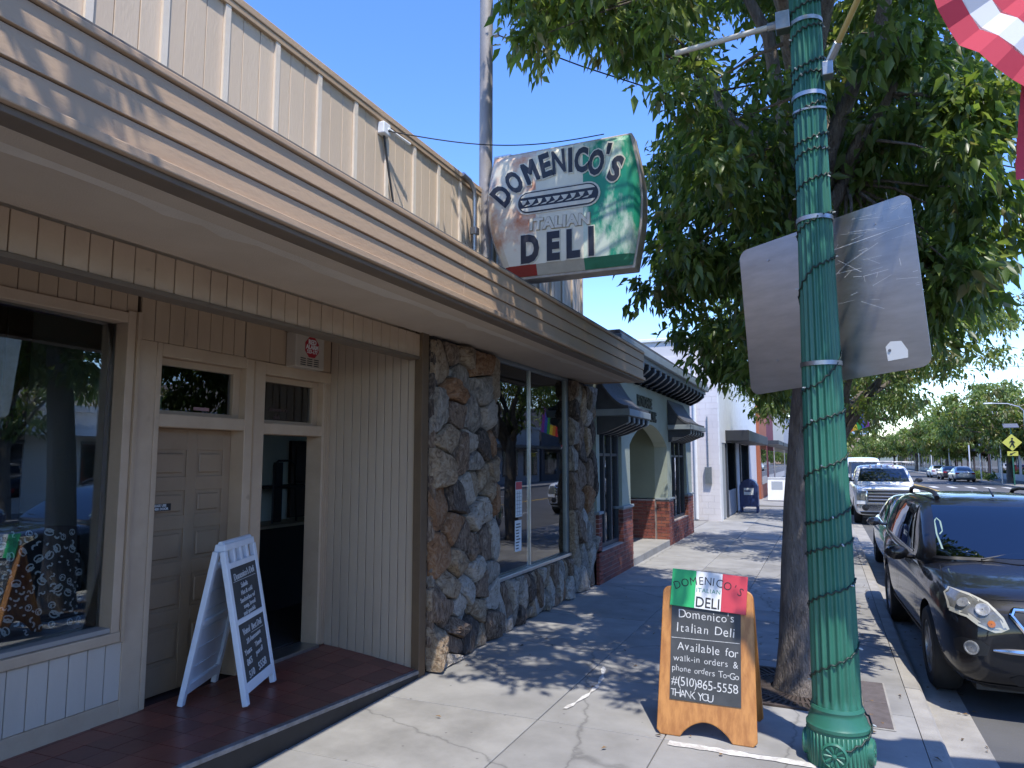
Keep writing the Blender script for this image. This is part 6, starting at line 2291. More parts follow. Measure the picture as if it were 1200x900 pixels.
def another(src, loc, rz, paint, label, group, scale=1.0):
    c = copy_tree(src)
    c.location = loc
    c.rotation_euler = (0, 0, rz)
    c.scale = (scale, scale, scale)
    c['label'] = label
    c['group'] = group
    for ch_ in c.children:
        if ch_.type == 'MESH' and ch_.data.materials and ch_.data.materials[0] in (PAINT_DK, PAINT_BK):
            ch_.material_slots[0].link = 'OBJECT'
            ch_.material_slots[0].material = paint
    return c


# ---- pickup
tr_panels = [('windscreen', CARGL, 'yf', [(-.80, 1.36), (.80, 1.36), (.68, 1.80), (-.68, 1.80)], False),
             ('side_window', CARGL, 'x', [(-.72, 1.34), (.10, 1.34), (.10, 1.76), (-.45, 1.76)], False), ('side_window', CARGL, 'x', [(.18, 1.34), (.85, 1.34), (.80, 1.76), (.18, 1.76)], False),
             ('grille', BLACK, 'yf', [(-.60, .72), (.60, .72), (.60, 1.12), (-.60, 1.12)], False), ('headlight', LENSC, 'yf', [(-.92, .80), (-.64, .80), (-.64, 1.10), (-.92, 1.10)], True),
             ('bumper', CHROME, 'yf', [(-.90, .46), (.90, .46), (.93, .68), (-.93, .68)], False), ('air_dam', BLACK, 'yf', [(-.80, .32), (.80, .32), (.84, .44), (-.84, .44)], False)]
trk = dict(hw=1.0, rw=0.41, axles=(-2.05, 1.75), spokes=8, mirror=(-.86, 1.42), mirror_paint=0,
           body=[(-3.0, .40, .60, 1.02, 1.06, .86, .74), (-2.97, .32, .62, 1.14, 1.18, .95, .86), (-2.85, .30, .64, 1.20, 1.24, .99, .90), (-2.0, .30, .70, 1.24, 1.29, 1.0, .92), (-1.2, .30, .72, 1.27, 1.31, 1.0, .93), (0, .30, .74, 1.28, 1.30, 1.0, .94),
                 (1.0, .32, .76, 1.28, 1.30, 1.0, .95), (2.6, .36, .78, 1.28, 1.30, 1.0, .95), (2.95, .42, .8, 1.27, 1.29, .98, .93), (3.0, .5, .8, 1.2, 1.24, .94, .9)],
           cab=[(-1.30, 1.28, 1.29, .93, .90), (-1.0, 1.27, 1.55, .94, .84), (-.62, 1.27, 1.85, .94, .76), (-.3, 1.27, 1.92, .94, .75), (.7, 1.27, 1.92, .94, .75), (.95, 1.27, 1.86, .93, .76), (1.05, 1.27, 1.32, .92, .86)],
           panels=tr_panels, lines=[([(-1.0, .5), (-1.0, 1.26)], 'x', .005, 'panel_gap', SEAM), ([(.14, .5), (.14, 1.26)], 'x', .005, 'panel_gap', SEAM), ([(1.1, .5), (1.1, 1.27)], 'x', .006, 'panel_gap', SEAM)])
pk, pkb = build_car('pickup_truck', 'white pickup truck with chrome grille and lumber rack parked at the kerb', 'pickup truck', PAINT_WH, trk, CG, (1.82, 28.9, -0.13), 0)


def phit(bvh, x, z):
    return bvh.ray_cast(Vector((x, -6, z)), Vector((0, 1, 0)))[0]


gs = MB()
gp = [(-.62, .71), (.62, .71), (.62, 1.135), (-.62, 1.135), (-.62, .71)]
gpath = []
for k in range(4):
    for i in range(4):
        q = Vector(gp[k]).lerp(Vector(gp[k + 1]), i / 4)
        gpath.append(phit(pkb, q.x, q.y) + Vector((0, -.02, 0)))
gpath.append(gpath[0])
pbuild(gs.tube(gpath, .035, 6, cap=False), 'grille_surround', CHROME, pk)
for z in (.83, .93, 1.03):
    pbuild(MB().tube([phit(pkb, x, z) + Vector((0, -.02, 0)) for x in (-.58, 0, .58)], .030, 6), 'grille_bar', CHROME, pk)
for s in (-1, 1):
    pbuild(MB().lathe([(.10, 0), (.10, .02), (.01, .03)], 14, Matrix.Translation(phit(pkb, s * .68, .57) + Vector((0, -.005, 0))) @ Matrix.Rotation(rad(90), 4, 'X'), cap=False), 'fog_lamp', BLACK, pk)
rk_ = MB()
for y in (-1.4, -.1, 1.2, 2.8):
    z = 2.0 if y > -1.5 else 1.9
    rk_.tube([(-.92, y, 2.02), (.92, y, 2.02)], .022, 6)
for s in (-1, 1):
    rk_.tube([(s * .92, -1.4, 2.02), (s * .92, 2.85, 2.02)], .022, 6)
    rk_.tube([(s * .92, 1.2, 2.02), (s * .92, 1.2, 1.28)], .022, 6)
    rk_.tube([(s * .92, 2.85, 2.02), (s * .92, 2.85, 1.28)], .022, 6)
pbuild(rk_, 'lumber_rack', STEEL, pk)
for k in range(5):
    pbuild(MB().box(-.36 + k * .18 - .03, -.36 + k * .18 + .03, -.60, -.54, 1.88, 1.915), 'marker_lamp', AMBER, pk, False)

for k, (x, y, rz_, p, lab) in enumerate(((1.75, 37.5, 0, PAINT_SV, 'silver sedan at the near kerb, half hidden behind the white pickup'), (1.75, 50.0, 0, PAINT_WH, 'white sedan at the near kerb, two cars behind the white pickup'))):
    another(sedan, (x, y, -0.13), rz_, p, lab, CG)
van_y = 43.5
FGR = 'cars across the street'
for x, y, rz_, p, lab in ((11.9, 80.0, pi, PAINT_SV, 'pale silver car parked across the street beneath the round trees'), (11.9, 87.5, pi, PAINT_DK, 'dark car parked across the street just beyond the pale silver one'),
                          (11.9, 96.0, pi, PAINT_WH, 'white car parked across the street, third in its row'), (11.9, 12.5, pi, PAINT_BL, 'dark blue car parked across the street, mirrored in the shop window'),
                          (11.9, 24.0, pi, PAINT_DK, 'black car parked across the street, mirrored in the stone-front window'), (8.4, 118.0, pi, PAINT_RD, 'small red car driving away in the distance'),
                          (5.4, 140.0, 0, PAINT_WH, 'small white car coming down the street in the distance')):
    another(sedan, (x, y, -0.13), rz_, p, lab, FGR)
# white box van behind the pickup
vn = dict(hw=1.0, rw=0.36, axles=(-1.75, 1.55), spokes=5, mirror=(-1.5, 1.4), mirror_paint=0,
          body=[(-2.6, .40, .6, .95, 1.0, .84, .7), (-2.56, .30, .62, 1.06, 1.12, .93, .8), (-2.3, .28, .66, 1.14, 1.22, .98, .88), (-1.6, .28, .7, 1.25, 1.30, 1.0, .92), (0, .28, .72, 1.27, 1.29, 1.0, .94), (2.4, .32, .74, 1.27, 1.29, 1.0, .94), (2.6, .4, .74, 1.24, 1.28, .97, .9)],
          cab=[(-1.9, 1.26, 1.27, .92, .88), (-1.5, 1.25, 1.75, .94, .84), (-1.1, 1.25, 2.12, .95, .82), (-.6, 1.25, 2.22, .96, .84), (1.8, 1.25, 2.22, .96, .84), (2.5, 1.25, 2.18, .95, .84), (2.56, 1.25, 1.4, .94, .86)],
          panels=[('windscreen', CARGL, 'yf', [(-.76, 1.36), (.76, 1.36), (.68, 1.98), (-.68, 1.98)], False), ('side_window', CARGL, 'x', [(-1.25, 1.38), (-.5, 1.38), (-.5, 1.9), (-.95, 1.9)], False),
                  ('grille', BLACK, 'yf', [(-.5, .75), (.5, .75), (.5, 1.0), (-.5, 1.0)], False), ('headlight', LENSC, 'yf', [(-.86, .8), (-.58, .78), (-.58, 1.0), (-.86, 1.02)], True)])
build_car('parked_van', 'white delivery van parked at the near kerb behind the silver sedan', 'van', PAINT_WH, vn, CG, (1.85, 44.0, -0.13), 0)
bpy.data.scenes.remove(TMP)

# ================================================================== NEIGHBOURING BUILDINGS
SAGE = mat('sage_stucco', (0.335, 0.375, 0.31), 0.85, c2=(0.29, 0.325, 0.27), scale=1.5, bump=0.2, bscale=60)
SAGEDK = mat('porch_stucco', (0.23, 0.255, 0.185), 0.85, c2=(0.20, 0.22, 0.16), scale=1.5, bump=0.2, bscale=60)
SLATE = mat('dark_blue_trim', (0.03, 0.036, 0.045), 0.5, c2=(0.045, 0.052, 0.062), scale=6)
HOOD = mat('hood_shingle', (0.085, 0.088, 0.095), 0.7, c2=(0.055, 0.058, 0.062), scale=10, bump=0.3, bscale=40)
FRIEZE = mat('blue_grey_trim', (0.25, 0.29, 0.31), 0.6, c2=(0.21, 0.245, 0.262), scale=4)
BRICKS = [mat('brick_red', (0.23, 0.065, 0.045), 0.85, c2=(0.17, 0.048, 0.036), scale=9, bump=0.3, bscale=50), mat('brick_dark', (0.16, 0.05, 0.04), 0.85, c2=(0.11, 0.038, 0.03), scale=9, bump=0.3, bscale=50),
          mat('brick_orange', (0.29, 0.095, 0.055), 0.85, c2=(0.22, 0.07, 0.045), scale=9, bump=0.3, bscale=50)]
PALEMOR = mat('pale_mortar', (0.36, 0.31, 0.28), 0.95)
cli = thing('clinic_building', (-3.5, 15.5, 0), 'sage green stucco clinic with brick base, arched porch and dark hoods over its windows', 'clinic')
XC = -3.40
# piers and wall above, as a front with openings
mb = MB()
mb.box(XC - 0.3, XC, 11.17, 11.35, 1.12, 3.0)
mb.box(XC - 0.3, XC, 12.75, 13.35, 1.12, 2.55)
mb.box(XC - 0.3, XC, 16.85, 17.35, 1.05, 2.55)
mb.box(XC - 0.3, XC, 19.35, 20.15, 1.05, 3.0)
# arch spandrel
n = 16
arcp = [(13.35 + (16.85 - 13.35) * k / n, 2.28 + 0.46 * sin(pi * k / n) ** 0.8) for k in range(n + 1)]
for (ya, za), (yb_, zb_) in zip(arcp[:-1], arcp[1:]):
    mb.hexa([(XC - 0.3, ya, za), (XC, ya, za), (XC, yb_, zb_), (XC - 0.3, yb_, zb_), (XC - 0.3, ya, 2.93), (XC, ya, 2.93), (XC, yb_, 2.93), (XC - 0.3, yb_, 2.93)])
mb.box(XC - 0.3, XC - 0.001, 11.35, 12.75, 2.55, 3.0)
mb.box(XC - 0.3, XC - 0.001, 17.35, 19.35, 2.55, 3.0)
mb.box(XC - 0.3, XC - 0.002, 12.75, 13.35, 2.55, 3.0)
mb.box(XC - 0.3, XC - 0.002, 16.85, 17.35, 2.55, 3.0)
mb.box(XC - 0.3, XC - 0.003, 11.17, 20.15, 2.93, 3.72)
mb.box(-9, XC - 0.3, 20.0, 20.15, -0.1, 3.72)
mb.build('wall', SAGE, cli)
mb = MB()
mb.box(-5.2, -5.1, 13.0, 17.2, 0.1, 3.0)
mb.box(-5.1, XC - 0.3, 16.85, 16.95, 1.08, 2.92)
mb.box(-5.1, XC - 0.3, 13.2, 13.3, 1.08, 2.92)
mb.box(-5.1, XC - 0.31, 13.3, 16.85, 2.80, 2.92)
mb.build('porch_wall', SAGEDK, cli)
MB().box(-5.1, XC + 0.03, 13.40, 16.84, -0.05, 0.14).build('porch_step', CONC2, cli, bevel=0.01)
MB().box(-5.05, -5.0, 14.0, 15.0, 0.15, 2.3).build('door', SLATE, cli)
# brickwork: courses of single bricks


def brick_run(u0, u1, v0, v1, place, seed):
    """place(u, v, w, h) -> box limits"""
    r = random.Random(seed)
    H = 0.073
    k = 0
    out = []
    v = v0
    while v + H * 0.8 <= v1 + 1e-6:
        u = u0 - (0.107 if k % 2 else 0)
        while u < u1 - 0.02:
            a, b = max(u, u0), min(u + 0.203, u1)
            if b - a > 0.03:
                out.append((a, b, v, min(v + H - 0.011, v1), r.randint(0, 2) if r.random() < 0.6 else 0, r.uniform(-0.003, 0.003)))
            u += 0.214
        v += H
        k += 1
    return out


bricks = []   # (box, material)
for seg, (u0, u1, v0, v1) in enumerate(((11.17, 12.70, 0, 0.53), (11.17, 11.36, 0.53, 1.10), (12.70, 13.39, 0, 1.10), (16.83, 17.40, 0, 1.04), (17.40, 19.36, 0, 0.53), (19.36, 20.16, 0, 1.04))):
    MB().box(XC - 0.28, XC + 0.022, u0 + 0.002, u1 - 0.002, -0.05, v1 - 0.004).build('brick_core', PALEMOR, cli)
    for a, b, c_, d_, mi, j in brick_run(u0, u1, v0, v1, None, seg):
        bricks.append(((XC - 0.02, XC + 0.030 + j, a, b, c_, d_), mi))
    if seg in (2, 3, 5):     # end faces towards the camera
        for a, b, c_, d_, mi, j in brick_run(XC - 0.26, XC + 0.03, v0, v1, None, seg + 9):
            bricks.append(((a, b, u0 - 0.012 + j, u0 + 0.01, c_, d_), mi))
# porch back brick dado
MB().box(-5.08, XC - 0.29, 16.80, 16.846, 0.1, 1.06).build('brick_core', PALEMOR, cli)
for a, b, c_, d_, mi, j in brick_run(-5.06, XC - 0.30, 0.16, 1.05, None, 33):
    bricks.append(((a, b, 16.785 + j, 16.82, c_, d_), mi))
bricks.sort(key=lambda q: (q[0][2] + (0 if q[0][3] - q[0][2] > 0.05 else -3)))
rest = [MB(), MB(), MB()]
for k, (bx, mi) in enumerate(bricks):
    if k < 290:
        MB().box(*bx).build('brick', BRICKS[mi], cli)
    else:
        rest[0].box(*bx, mi=mi)
ro = rest[0].build('brickwork', BRICKS, cli)
ro['kind'] = 'stuff'
for a, b, z in ((12.66, 13.43, 1.105), (16.80, 17.44, 1.045), (19.32, 20.2, 1.045), (11.15, 11.40, 1.105)):
    MB().box(XC - 0.3, XC + 0.05, a, b, z, z + 0.05).build('pier_cap', FRIEZE, cli, bevel=0.01)
# windows: dark frames with three lights
for y0, y1, zb in ((11.36, 12.74, 0.53), (17.41, 19.34, 0.53)):
    fr = MB()
    nl = 3
    for k in range(nl + 1):
        y = y0 + (y1 - y0 - 0.07) * k / nl
        fr.box(XC - 0.16, XC - 0.06, y, y + 0.07, zb, 2.55)
    fr.box(XC - 0.161, XC - 0.061, y0 + 0.07, y1 - 0.07, zb, zb + 0.07)
    fr.box(XC - 0.161, XC - 0.061, y0 + 0.07, y1 - 0.07, 2.47, 2.549)
    fr.box(XC - 0.15, XC - 0.07, y0 + 0.07, y1 - 0.07, 2.05, 2.10)
    w = fr.build('window', SLATE, cli, bevel=0.004)
    MB().box(XC - 0.115, XC - 0.105, y0 + 0.02, y1 - 0.02, zb + 0.03, 2.52).build('pane', PANE, w)
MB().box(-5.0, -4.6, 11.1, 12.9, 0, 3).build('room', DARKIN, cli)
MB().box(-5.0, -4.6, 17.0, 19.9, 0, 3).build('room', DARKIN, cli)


def hood(y0, y1):
    xo, zo, zi = -2.86, 2.86, 3.42
    mb = MB()
    n = 8
    pts = []
    for k in range(n + 1):
        t = k / n
        pts.append((XC + (xo - XC) * t, zi - (zi - zo) * (1 - (1 - t) ** 1.9)))
    for (xa, za), (xb, zb_) in zip(pts[:-1], pts[1:]):
        mb.hexa([(xa, y0, za - 0.05), (xb, y0, zb_ - 0.05), (xb, y1, zb_ - 0.05), (xa, y1, za - 0.05), (xa, y0, za), (xb, y0, zb_), (xb, y1, zb_), (xa, y1, za)])
    h = mb.build('window_hood', HOOD, cli, smooth=True, auto=30)
    MB().box(XC + 0.003, xo + 0.03, y0 - 0.02, y1 + 0.02, 2.70, 2.81).build('fascia', FRIEZE, h, bevel=0.008)
    # closed cheeks
    for y in (y0 + 0.01, y1 - 0.05):
        MB().prism([(XC, 2.815), (xo, 2.815)] + list(reversed(pts)), Matrix(((1, 0, 0, 0), (0, 0, 1, y), (0, 1, 0, 0), (0, 0, 0, 1))), 0.04).build('cheek', SLATE, h)
    nb = max(4, int((y1 - y0) / 0.42))
    for k in range(nb + 1):
        y = y0 + 0.05 + (y1 - y0 - 0.18) * k / nb
        prof_ = [(XC, 2.69), (xo - 0.02, 2.69), (xo - 0.02, 2.60)] + [(xo - 0.02 - 0.10 * sin(a) - 0.26 * (a / (pi / 2)) ** 1.5, 2.60 - 0.16 * (a / (pi / 2))) for a in [pi / 2 * i / 6 for i in range(1, 7)]] + [(XC, 2.40)]
        MB().prism(prof_, Matrix(((1, 0, 0, 0), (0, 0, 1, y), (0, 1, 0, 0), (0, 0, 0, 1))), 0.09).build('bracket', SLATE, h)
        MB().prism([(xo - 0.10, 2.69), (xo + 0.005, 2.685), (xo + 0.005, 2.595), (xo - 0.06, 2.555)], Matrix(((1, 0, 0, 0), (0, 0, 1, y + 0.015), (0, 1, 0, 0), (0, 0, 0, 1))), 0.06).build('bracket_nose', FRIEZE, h, bevel=0.01)


hood(11.18, 12.66)
hood(17.0, 19.1)
# eave with brackets
mb = MB()
mb.box(-9, -2.93, 11.0, 20.35, 4.02, 4.08)
mb.build('roof', HOOD, cli)
MB().box(-3.05, -2.90, 11.0, 20.36, 3.86, 4.018).build('gutter', mat('gutter_grey', (0.20, 0.235, 0.25), 0.5, c2=(0.165, 0.195, 0.21), scale=4), cli, bevel=0.015)
MB().box(XC + 0.002, -2.98, 11.0, 20.3, 3.78, 3.858).build('eave_soffit', FRIEZE, cli)
MB().box(XC + 0.002, XC + 0.05, 11.0, 20.3, 3.50, 3.76).build('eave_board', SLATE, cli)
nb = 18
for k in range(nb):
    y = 11.2 + k * 0.51
    prof_ = [(XC + 0.05, 3.775), (-2.99, 3.775), (-2.99, 3.69)] + [(-2.99 - 0.40 * (i / 6) ** 1.3, 3.69 - 0.20 * sin(i / 6 * pi / 2)) for i in range(1, 7)] + [(XC + 0.05, 3.46)]
    MB().prism(prof_, Matrix(((1, 0, 0, 0), (0, 0, 1, y), (0, 1, 0, 0), (0, 0, 0, 1))), 0.12).build('eave_bracket', SLATE, cli)
    MB().prism([(-3.08, 3.77), (-2.965, 3.765), (-2.965, 3.68), (-3.04, 3.625)], Matrix(((1, 0, 0, 0), (0, 0, 1, y + 0.02), (0, 1, 0, 0), (0, 0, 0, 1))), 0.08).build('bracket_nose', FRIEZE, cli, bevel=0.01)
LETB = mat('letter_black', (0.015, 0.02, 0.018), 0.5)
join_text('lettering', [(('PROVIDENCE', 0.30), (basis((XC + 0.008, 14.65, 3.17), (0, 1, 0), (0, 0, 1)),), dict(bold=0.010, sx=0.74, depth=0.01)),
                        (('PET CLINIC', 0.30), (basis((XC + 0.008, 15.20, 2.90), (0, 1, 0), (0, 0, 1)),), dict(bold=0.010, sx=0.70, depth=0.01))], LETB, cli)

# ---- white painted block building beyond the driveway
whb = thing('white_building', (-3.2, 30, 0), 'white painted block building with dark canopy and shop window beyond the driveway', 'building')
BLOCKW = mat('white_block', (0.70, 0.66, 0.655), 0.8, c2=(0.58, 0.55, 0.545), scale=1.0, stretch=(1, 1, 0.3), bump=0.12, bscale=50)
XW = -3.15
MB().box(-12, XW - 0.02, 24.12, 38, -0.1, 6.0).build('core', mat('white_core', (0.56, 0.54, 0.53), 0.9), whb)
rb = random.Random(3)
cnt = 0
for r_ in range(30):
    z0 = r_ * 0.203
    x = XW - 0.0
    off = 0.2 if r_ % 2 else 0.0
    top = 6.0 if True else 5
    xx = XW - (0.2 if r_ % 2 else 0.4)
    first = True
    xr_ = XW
    while xr_ > -7.2 and cnt < 295:
        xl = xr_ - (0.2 if (first and r_ % 2) else 0.4)
        first = False
        MB().box(xl + 0.0018, xr_ - 0.0018, 24.09 + rb.uniform(-0.002, 0.002), 24.13, z0 + 0.0018, z0 + 0.2012).build('block', BLOCKW, whb)
        cnt += 1
        xr_ = xl
mb = MB()
mb.box(XW - 0.02, XW + 0.02, 24.09, 24.6, 0, 6.0)
mb.box(XW - 0.02, XW + 0.02, 24.6, 38, 3.0, 6.0)
mb.box(XW - 0.02, XW + 0.02, 24.6, 25.9, 2.55, 3.0)
mb.build('front_wall', WHITE, whb)
MB().box(-12, XW + 0.05, 24.05, 38, 6.0, 6.12).build('parapet_cap', WHITE, whb, bevel=0.02)
MB().tube([(-3.9, 24.03, 0.05), (-3.9, 24.03, 5.95)], 0.05, 8).build('downpipe', WHITE, whb, smooth=True, auto=40)
MB().box(-3.62, -3.40, 23.98, 24.088, 1.2, 1.75).build('meter_box', STEEL, whb, bevel=0.01)
MB().tube([(-3.51, 24.05, 1.75), (-3.51, 24.05, 3.4)], 0.02, 6).build('conduit', STEEL, whb)
MB().box(-5.2, -4.8, 24.03, 24.085, 4.4, 4.7).build('vent', STEEL, whb)
MB().box(XW - 0.05, XW + 0.01, 24.62, 25.4, 0.05, 2.5).build('door', mat('grey_door', (0.33, 0.34, 0.33), 0.5), whb)
mb = MB()
for a, b in ((25.7, 26.0), (28.4, 28.7), (30.2, 30.5), (33.4, 33.7)):
    MB().box(XW - 0.1, XW + 0.03, a, b, 0.0, 2.7).build('pilaster', SLATE, whb)
MB().box(XW - 0.04, XW + 0.02, 26.0, 28.4, 0.05, 0.9).build('stall_riser', mat('riser_grey', (0.30, 0.31, 0.34), 0.6), whb)
for a, b in ((26.0, 28.4), (30.5, 33.4)):
    MB().box(XW - 0.03, XW - 0.02, a, b, 0.9, 2.6).build('window', CARGL, whb)
MB().box(XW - 0.6, XW - 0.5, 28.7, 30.2, 0, 2.6).build('recess', BLACK, whb)
MB().box(XW - 0.1, -2.35, 25.6, 34.5, 2.62, 3.0).build('canopy', mat('canopy_black', (0.025, 0.027, 0.03), 0.6), whb, bevel=0.02)
for a, b, m, lab in ((38.0, 43.0, mat('orange_render', (0.38, 0.12, 0.055), 0.8, c2=(0.33, 0.1, 0.05), scale=2), 'orange red painted shop front beyond the white building'), (43.0, 49.0, mat('maroon_render', (0.16, 0.03, 0.045), 0.8), 'maroon painted shop front beyond the orange one'),
                     (49.0, 62, mat('cream_render', (0.5, 0.47, 0.4), 0.8), 'cream shop front beyond the maroon one'), (62, 84, mat('grey_render', (0.38, 0.38, 0.39), 0.8), 'grey shop building far down the near side of the street')):
    bt = thing('shop_building', (-3, (a + b) / 2, 0), lab, 'building', 'shop fronts beyond the white building')
    MB().box(-12, -3.0, a + 0.02, b - 0.02, -0.1, 4.6 + (b - a) * 0.05).build('wall', m, bt)
    MB().box(-3.05, -2.985, a + 0.8, b - 0.8, 0.7, 2.5).build('window', CARGL, bt)
    MB().box(-3.1, -2.9, a, b, 4.6 + (b - a) * 0.05, 4.75 + (b - a) * 0.05).build('cornice', WHITE, bt)
    MB().box(-3.0, -2.1, a + 0.4, b - 0.4, 2.75, 2.95).build('awning', SLATE, bt)
# mailbox
mx_ = thing('mailbox', (-2.68, 28.6, 0), 'dark blue street mailbox with white emblem in front of the white building', 'mailbox')
MBLUE = mat('mailbox_blue', (0.015, 0.035, 0.13), 0.4, c2=(0.02, 0.045, 0.15), scale=5)
pr_ = [(-0.33, 0.22), (0.33, 0.22), (0.33, 0.92)] + [(0.33 * cos(a), 0.92 + 0.33 * sin(a)) for a in [pi * k / 12 for k in range(1, 12)]] + [(-0.33, 0.92)]
MB().prism(pr_, Matrix(((1, 0, 0, -2.68), (0, 0, -1, 28.85), (0, 1, 0, 0), (0, 0, 0, 1))), 0.55).build('body', MBLUE, mx_, bevel=0.015)
for sx in (-0.29, 0.29):
    for y in (28.35, 28.8):
        MB().box(-2.68 + sx - 0.035, -2.68 + sx + 0.035, y - 0.03, y + 0.03, 0.0, 0.225).build('leg', MBLUE, mx_)
MB().box(-2.85, -2.5, 28.293, 28.297, 0.66, 0.92).build('emblem', PAPER, mx_)
MB().box(-2.83, -2.6, 28.288, 28.292, 0.78, 0.83).build('emblem_stripe', MBLUE, mx_)
MB().box(-2.93, -2.43, 28.27, 28.297, 1.02, 1.07).build('handle', MBLUE, mx_)
# poster stand on the pavement
ps = thing('poster_stand', (-2.2, 36.5, 0), 'white poster stand on the far sidewalk in front of the orange shop front', 'sign')
mb = MB()
slab(mb, basis((-2.15, 36.4, 0), (1, 0, 0), (0, 0.2, 1)), -0.42, 0.42, 0.05, 1.15, -0.02, 0.02)
mb.build('panel', WHITE, ps)
mb = MB()
slab(mb, basis((-2.15, 36.8, 0), (1, 0, 0), (0, -0.2, 1)), -0.42, 0.42, 0.05, 1.15, -0.02, 0.02)
mb.build('rear_panel', WHITE, ps)
slab(MB(), basis((-2.15, 36.4, 0), (1, 0, 0), (0, 0.2, 1)), -0.25, 0.25, 0.55, 0.95, 0.021, 0.024).build('print', mat('grey_print', (0.3, 0.33, 0.36), 0.7), ps)

# ---- second lamp post with small flags
lp2 = copy_tree(lampost)
lp2.location = (0.10, 21.0, 0)
lp2['label'] = 'second green lamp post, mostly hidden behind the nearest one, carrying small flags'
fs1 = thing('rainbow_flag', (0.55, 21.0, 3.0), 'small rainbow flag on the far lamp post just right of the near green post', 'flag')
cols = [(0.45, 0.02, 0.03), (0.5, 0.17, 0.02), (0.55, 0.42, 0.03), (0.03, 0.25, 0.06), (0.03, 0.07, 0.35), (0.16, 0.03, 0.25)]
MB().tube([(0.2, 21.0, 3.3), (1.0, 20.9, 3.75)], 0.015, 6).build('pole', STEEL, fs1)
for k, c_ in enumerate(cols):
    x0 = 0.45 + k * 0.095
    MB().add([(x0, 21.0, 3.44 + k * 0.05), (x0 + 0.095, 21.0, 3.49 + k * 0.05), (x0 + 0.20, 21.03, 2.72 + k * 0.03), (x0 + 0.10, 21.03, 2.68 + k * 0.03)], [(0, 1, 2, 3)]).build('stripe', mat('flag_colour', c_, 0.8) if k == 0 else mat('flag_colour_%d' % k, c_, 0.8), fs1)
fs2 = thing('small_flag', (0.45, 20.9, 4.3), 'small red and white flag above the rainbow flag', 'flag')
MB().add([(0.40, 20.9, 4.55), (0.72, 20.9, 4.7), (0.78, 20.92, 4.35), (0.42, 20.92, 4.1)], [(0, 1, 2, 3)]).build('red_half', FR, fs2)
MB().add([(0.41, 20.9, 4.56), (0.73, 20.9, 4.71), (0.70, 20.9, 4.98), (0.48, 20.9, 4.9)], [(0, 1, 2, 3)]).build('white_half', FW, fs2)
MB().tube([(0.2, 21.0, 4.5), (0.72, 20.9, 5.02)], 0.015, 6).build('pole', STEEL, fs2)

# ---- across the street: shop buildings
far_b = [(-22, -6, 5.2, (0.34, 0.33, 0.31), 'grey shop building across the street, mirrored in the display window'), (-5.6, 9, 4.4, (0.42, 0.38, 0.31), 'beige shop building across the street opposite the deli'),
         (9.4, 26, 3.9, (0.62, 0.60, 0.56), 'low white building with flat canopy across the street'), (26.4, 42, 5.6, (0.30, 0.26, 0.23), 'brown shop building across the street'),
         (42.5, 60, 4.6, (0.40, 0.40, 0.39), 'pale grey building across the street near the crossing'), (60.5, 70, 6.4, (0.10, 0.10, 0.11), 'dark slate fronted building behind the pedestrian crossing sign'),
         (70.5, 92, 4.6, (0.55, 0.53, 0.50), 'white low shop behind the large round tree'), (92.5, 118, 6.2, (0.33, 0.18, 0.14), 'red brick building behind the far row of trees'), (118.5, 150, 8.0, (0.45, 0.42, 0.37), 'tan building in the distance across the street'),
         (150.5, 200, 7.0, (0.42, 0.38, 0.36), 'far low terrace at the end of the street')]
for a, b, h, c_, lab in far_b:
    bt = thing('far_building', (17, (a + b) / 2, 0), lab, 'building', 'buildings across the street')
    m = mat('far_wall_%d' % int(a + 100), c_, 0.85, c2=tuple(x * 0.85 for x in c_), scale=0.8)
    MB().box(16.5, 30, a, b, -0.1, h).build('wall', m, bt)
    MB().box(16.35, 30.1, a - 0.05, b + 0.05, h, h + 0.25).build('cornice', m, bt)
    n_ = max(1, int((b - a) / 4.2))
    wsrc = None
    for k in range(n_):
        y = a + (b - a) * (k + 0.5) / n_
        if wsrc is None:
            wsrc = MB().box(16.44, 16.5, y - 1.5, y + 1.5, 0.6, 2.6).build('window', CARGL, bt)
            y_first = y
            fsrc = MB().box(16.40, 16.46, y - 1.58, y + 1.58, 2.6, 2.72).build('frame', SLATE, wsrc)
        else:
            w2 = inst(wsrc, 'window', root_loc(bt) + Vector((0, y - y_first, 0)), bt)
            inst(fsrc, 'frame', root_loc(bt) + Vector((0, y - y_first, 0)), w2)
    MB().box(15.2, 16.45, a + 0.5, b - 0.5, 2.9, 3.15).build('canopy', WHITE if 9 < a < 10 else SLATE, bt)
# pedestrian crossing sign, street light, further poles
cs = thing('crossing_sign', (13.3, 66, 0), 'yellow diamond pedestrian crossing sign with arrow plate on a post across the street', 'traffic sign')
FLY = mat('fluorescent_sign', (0.62, 0.60, 0.10), 0.5)
MB().tube([(13.3, 66, 0), (13.3, 66, 4.6)], 0.05, 8).build('post', GREENP, cs)
MB().prism([(-0.65, 0), (0, -0.65), (0.65, 0), (0, 0.65)], basis((13.3, 65.92, 3.28), (1, 0, 0), (0, 0, 1)), 0.02).build('diamond', FLY, cs)
wk = MB()
Mw = basis((13.3, 65.89, 3.28), (1, 0, 0), (0, 0, 1))
wk.lathe([(0.07, 0), (0.07, 0.012)], 10, Mw @ Matrix.Translation((0.02, 0.30, 0)))
for p in ([(0.0, 0.20), (0.02, -0.05)], [(0.02, -0.05), (0.14, -0.35)], [(0.0, -0.05), (-0.14, -0.34)], [(0, 0.16), (0.16, 0.0)], [(0, 0.16), (-0.14, 0.02)]):
    a, b = [Mw @ Vector((q[0], q[1], 0)) for q in p]
    wk.tube([a, b], 0.045, 6)
wk.build('walker_symbol', INK, cs)
MB().box(12.95, 13.65, 65.9, 65.93, 2.25, 2.6).build('arrow_plate', FLY, cs)
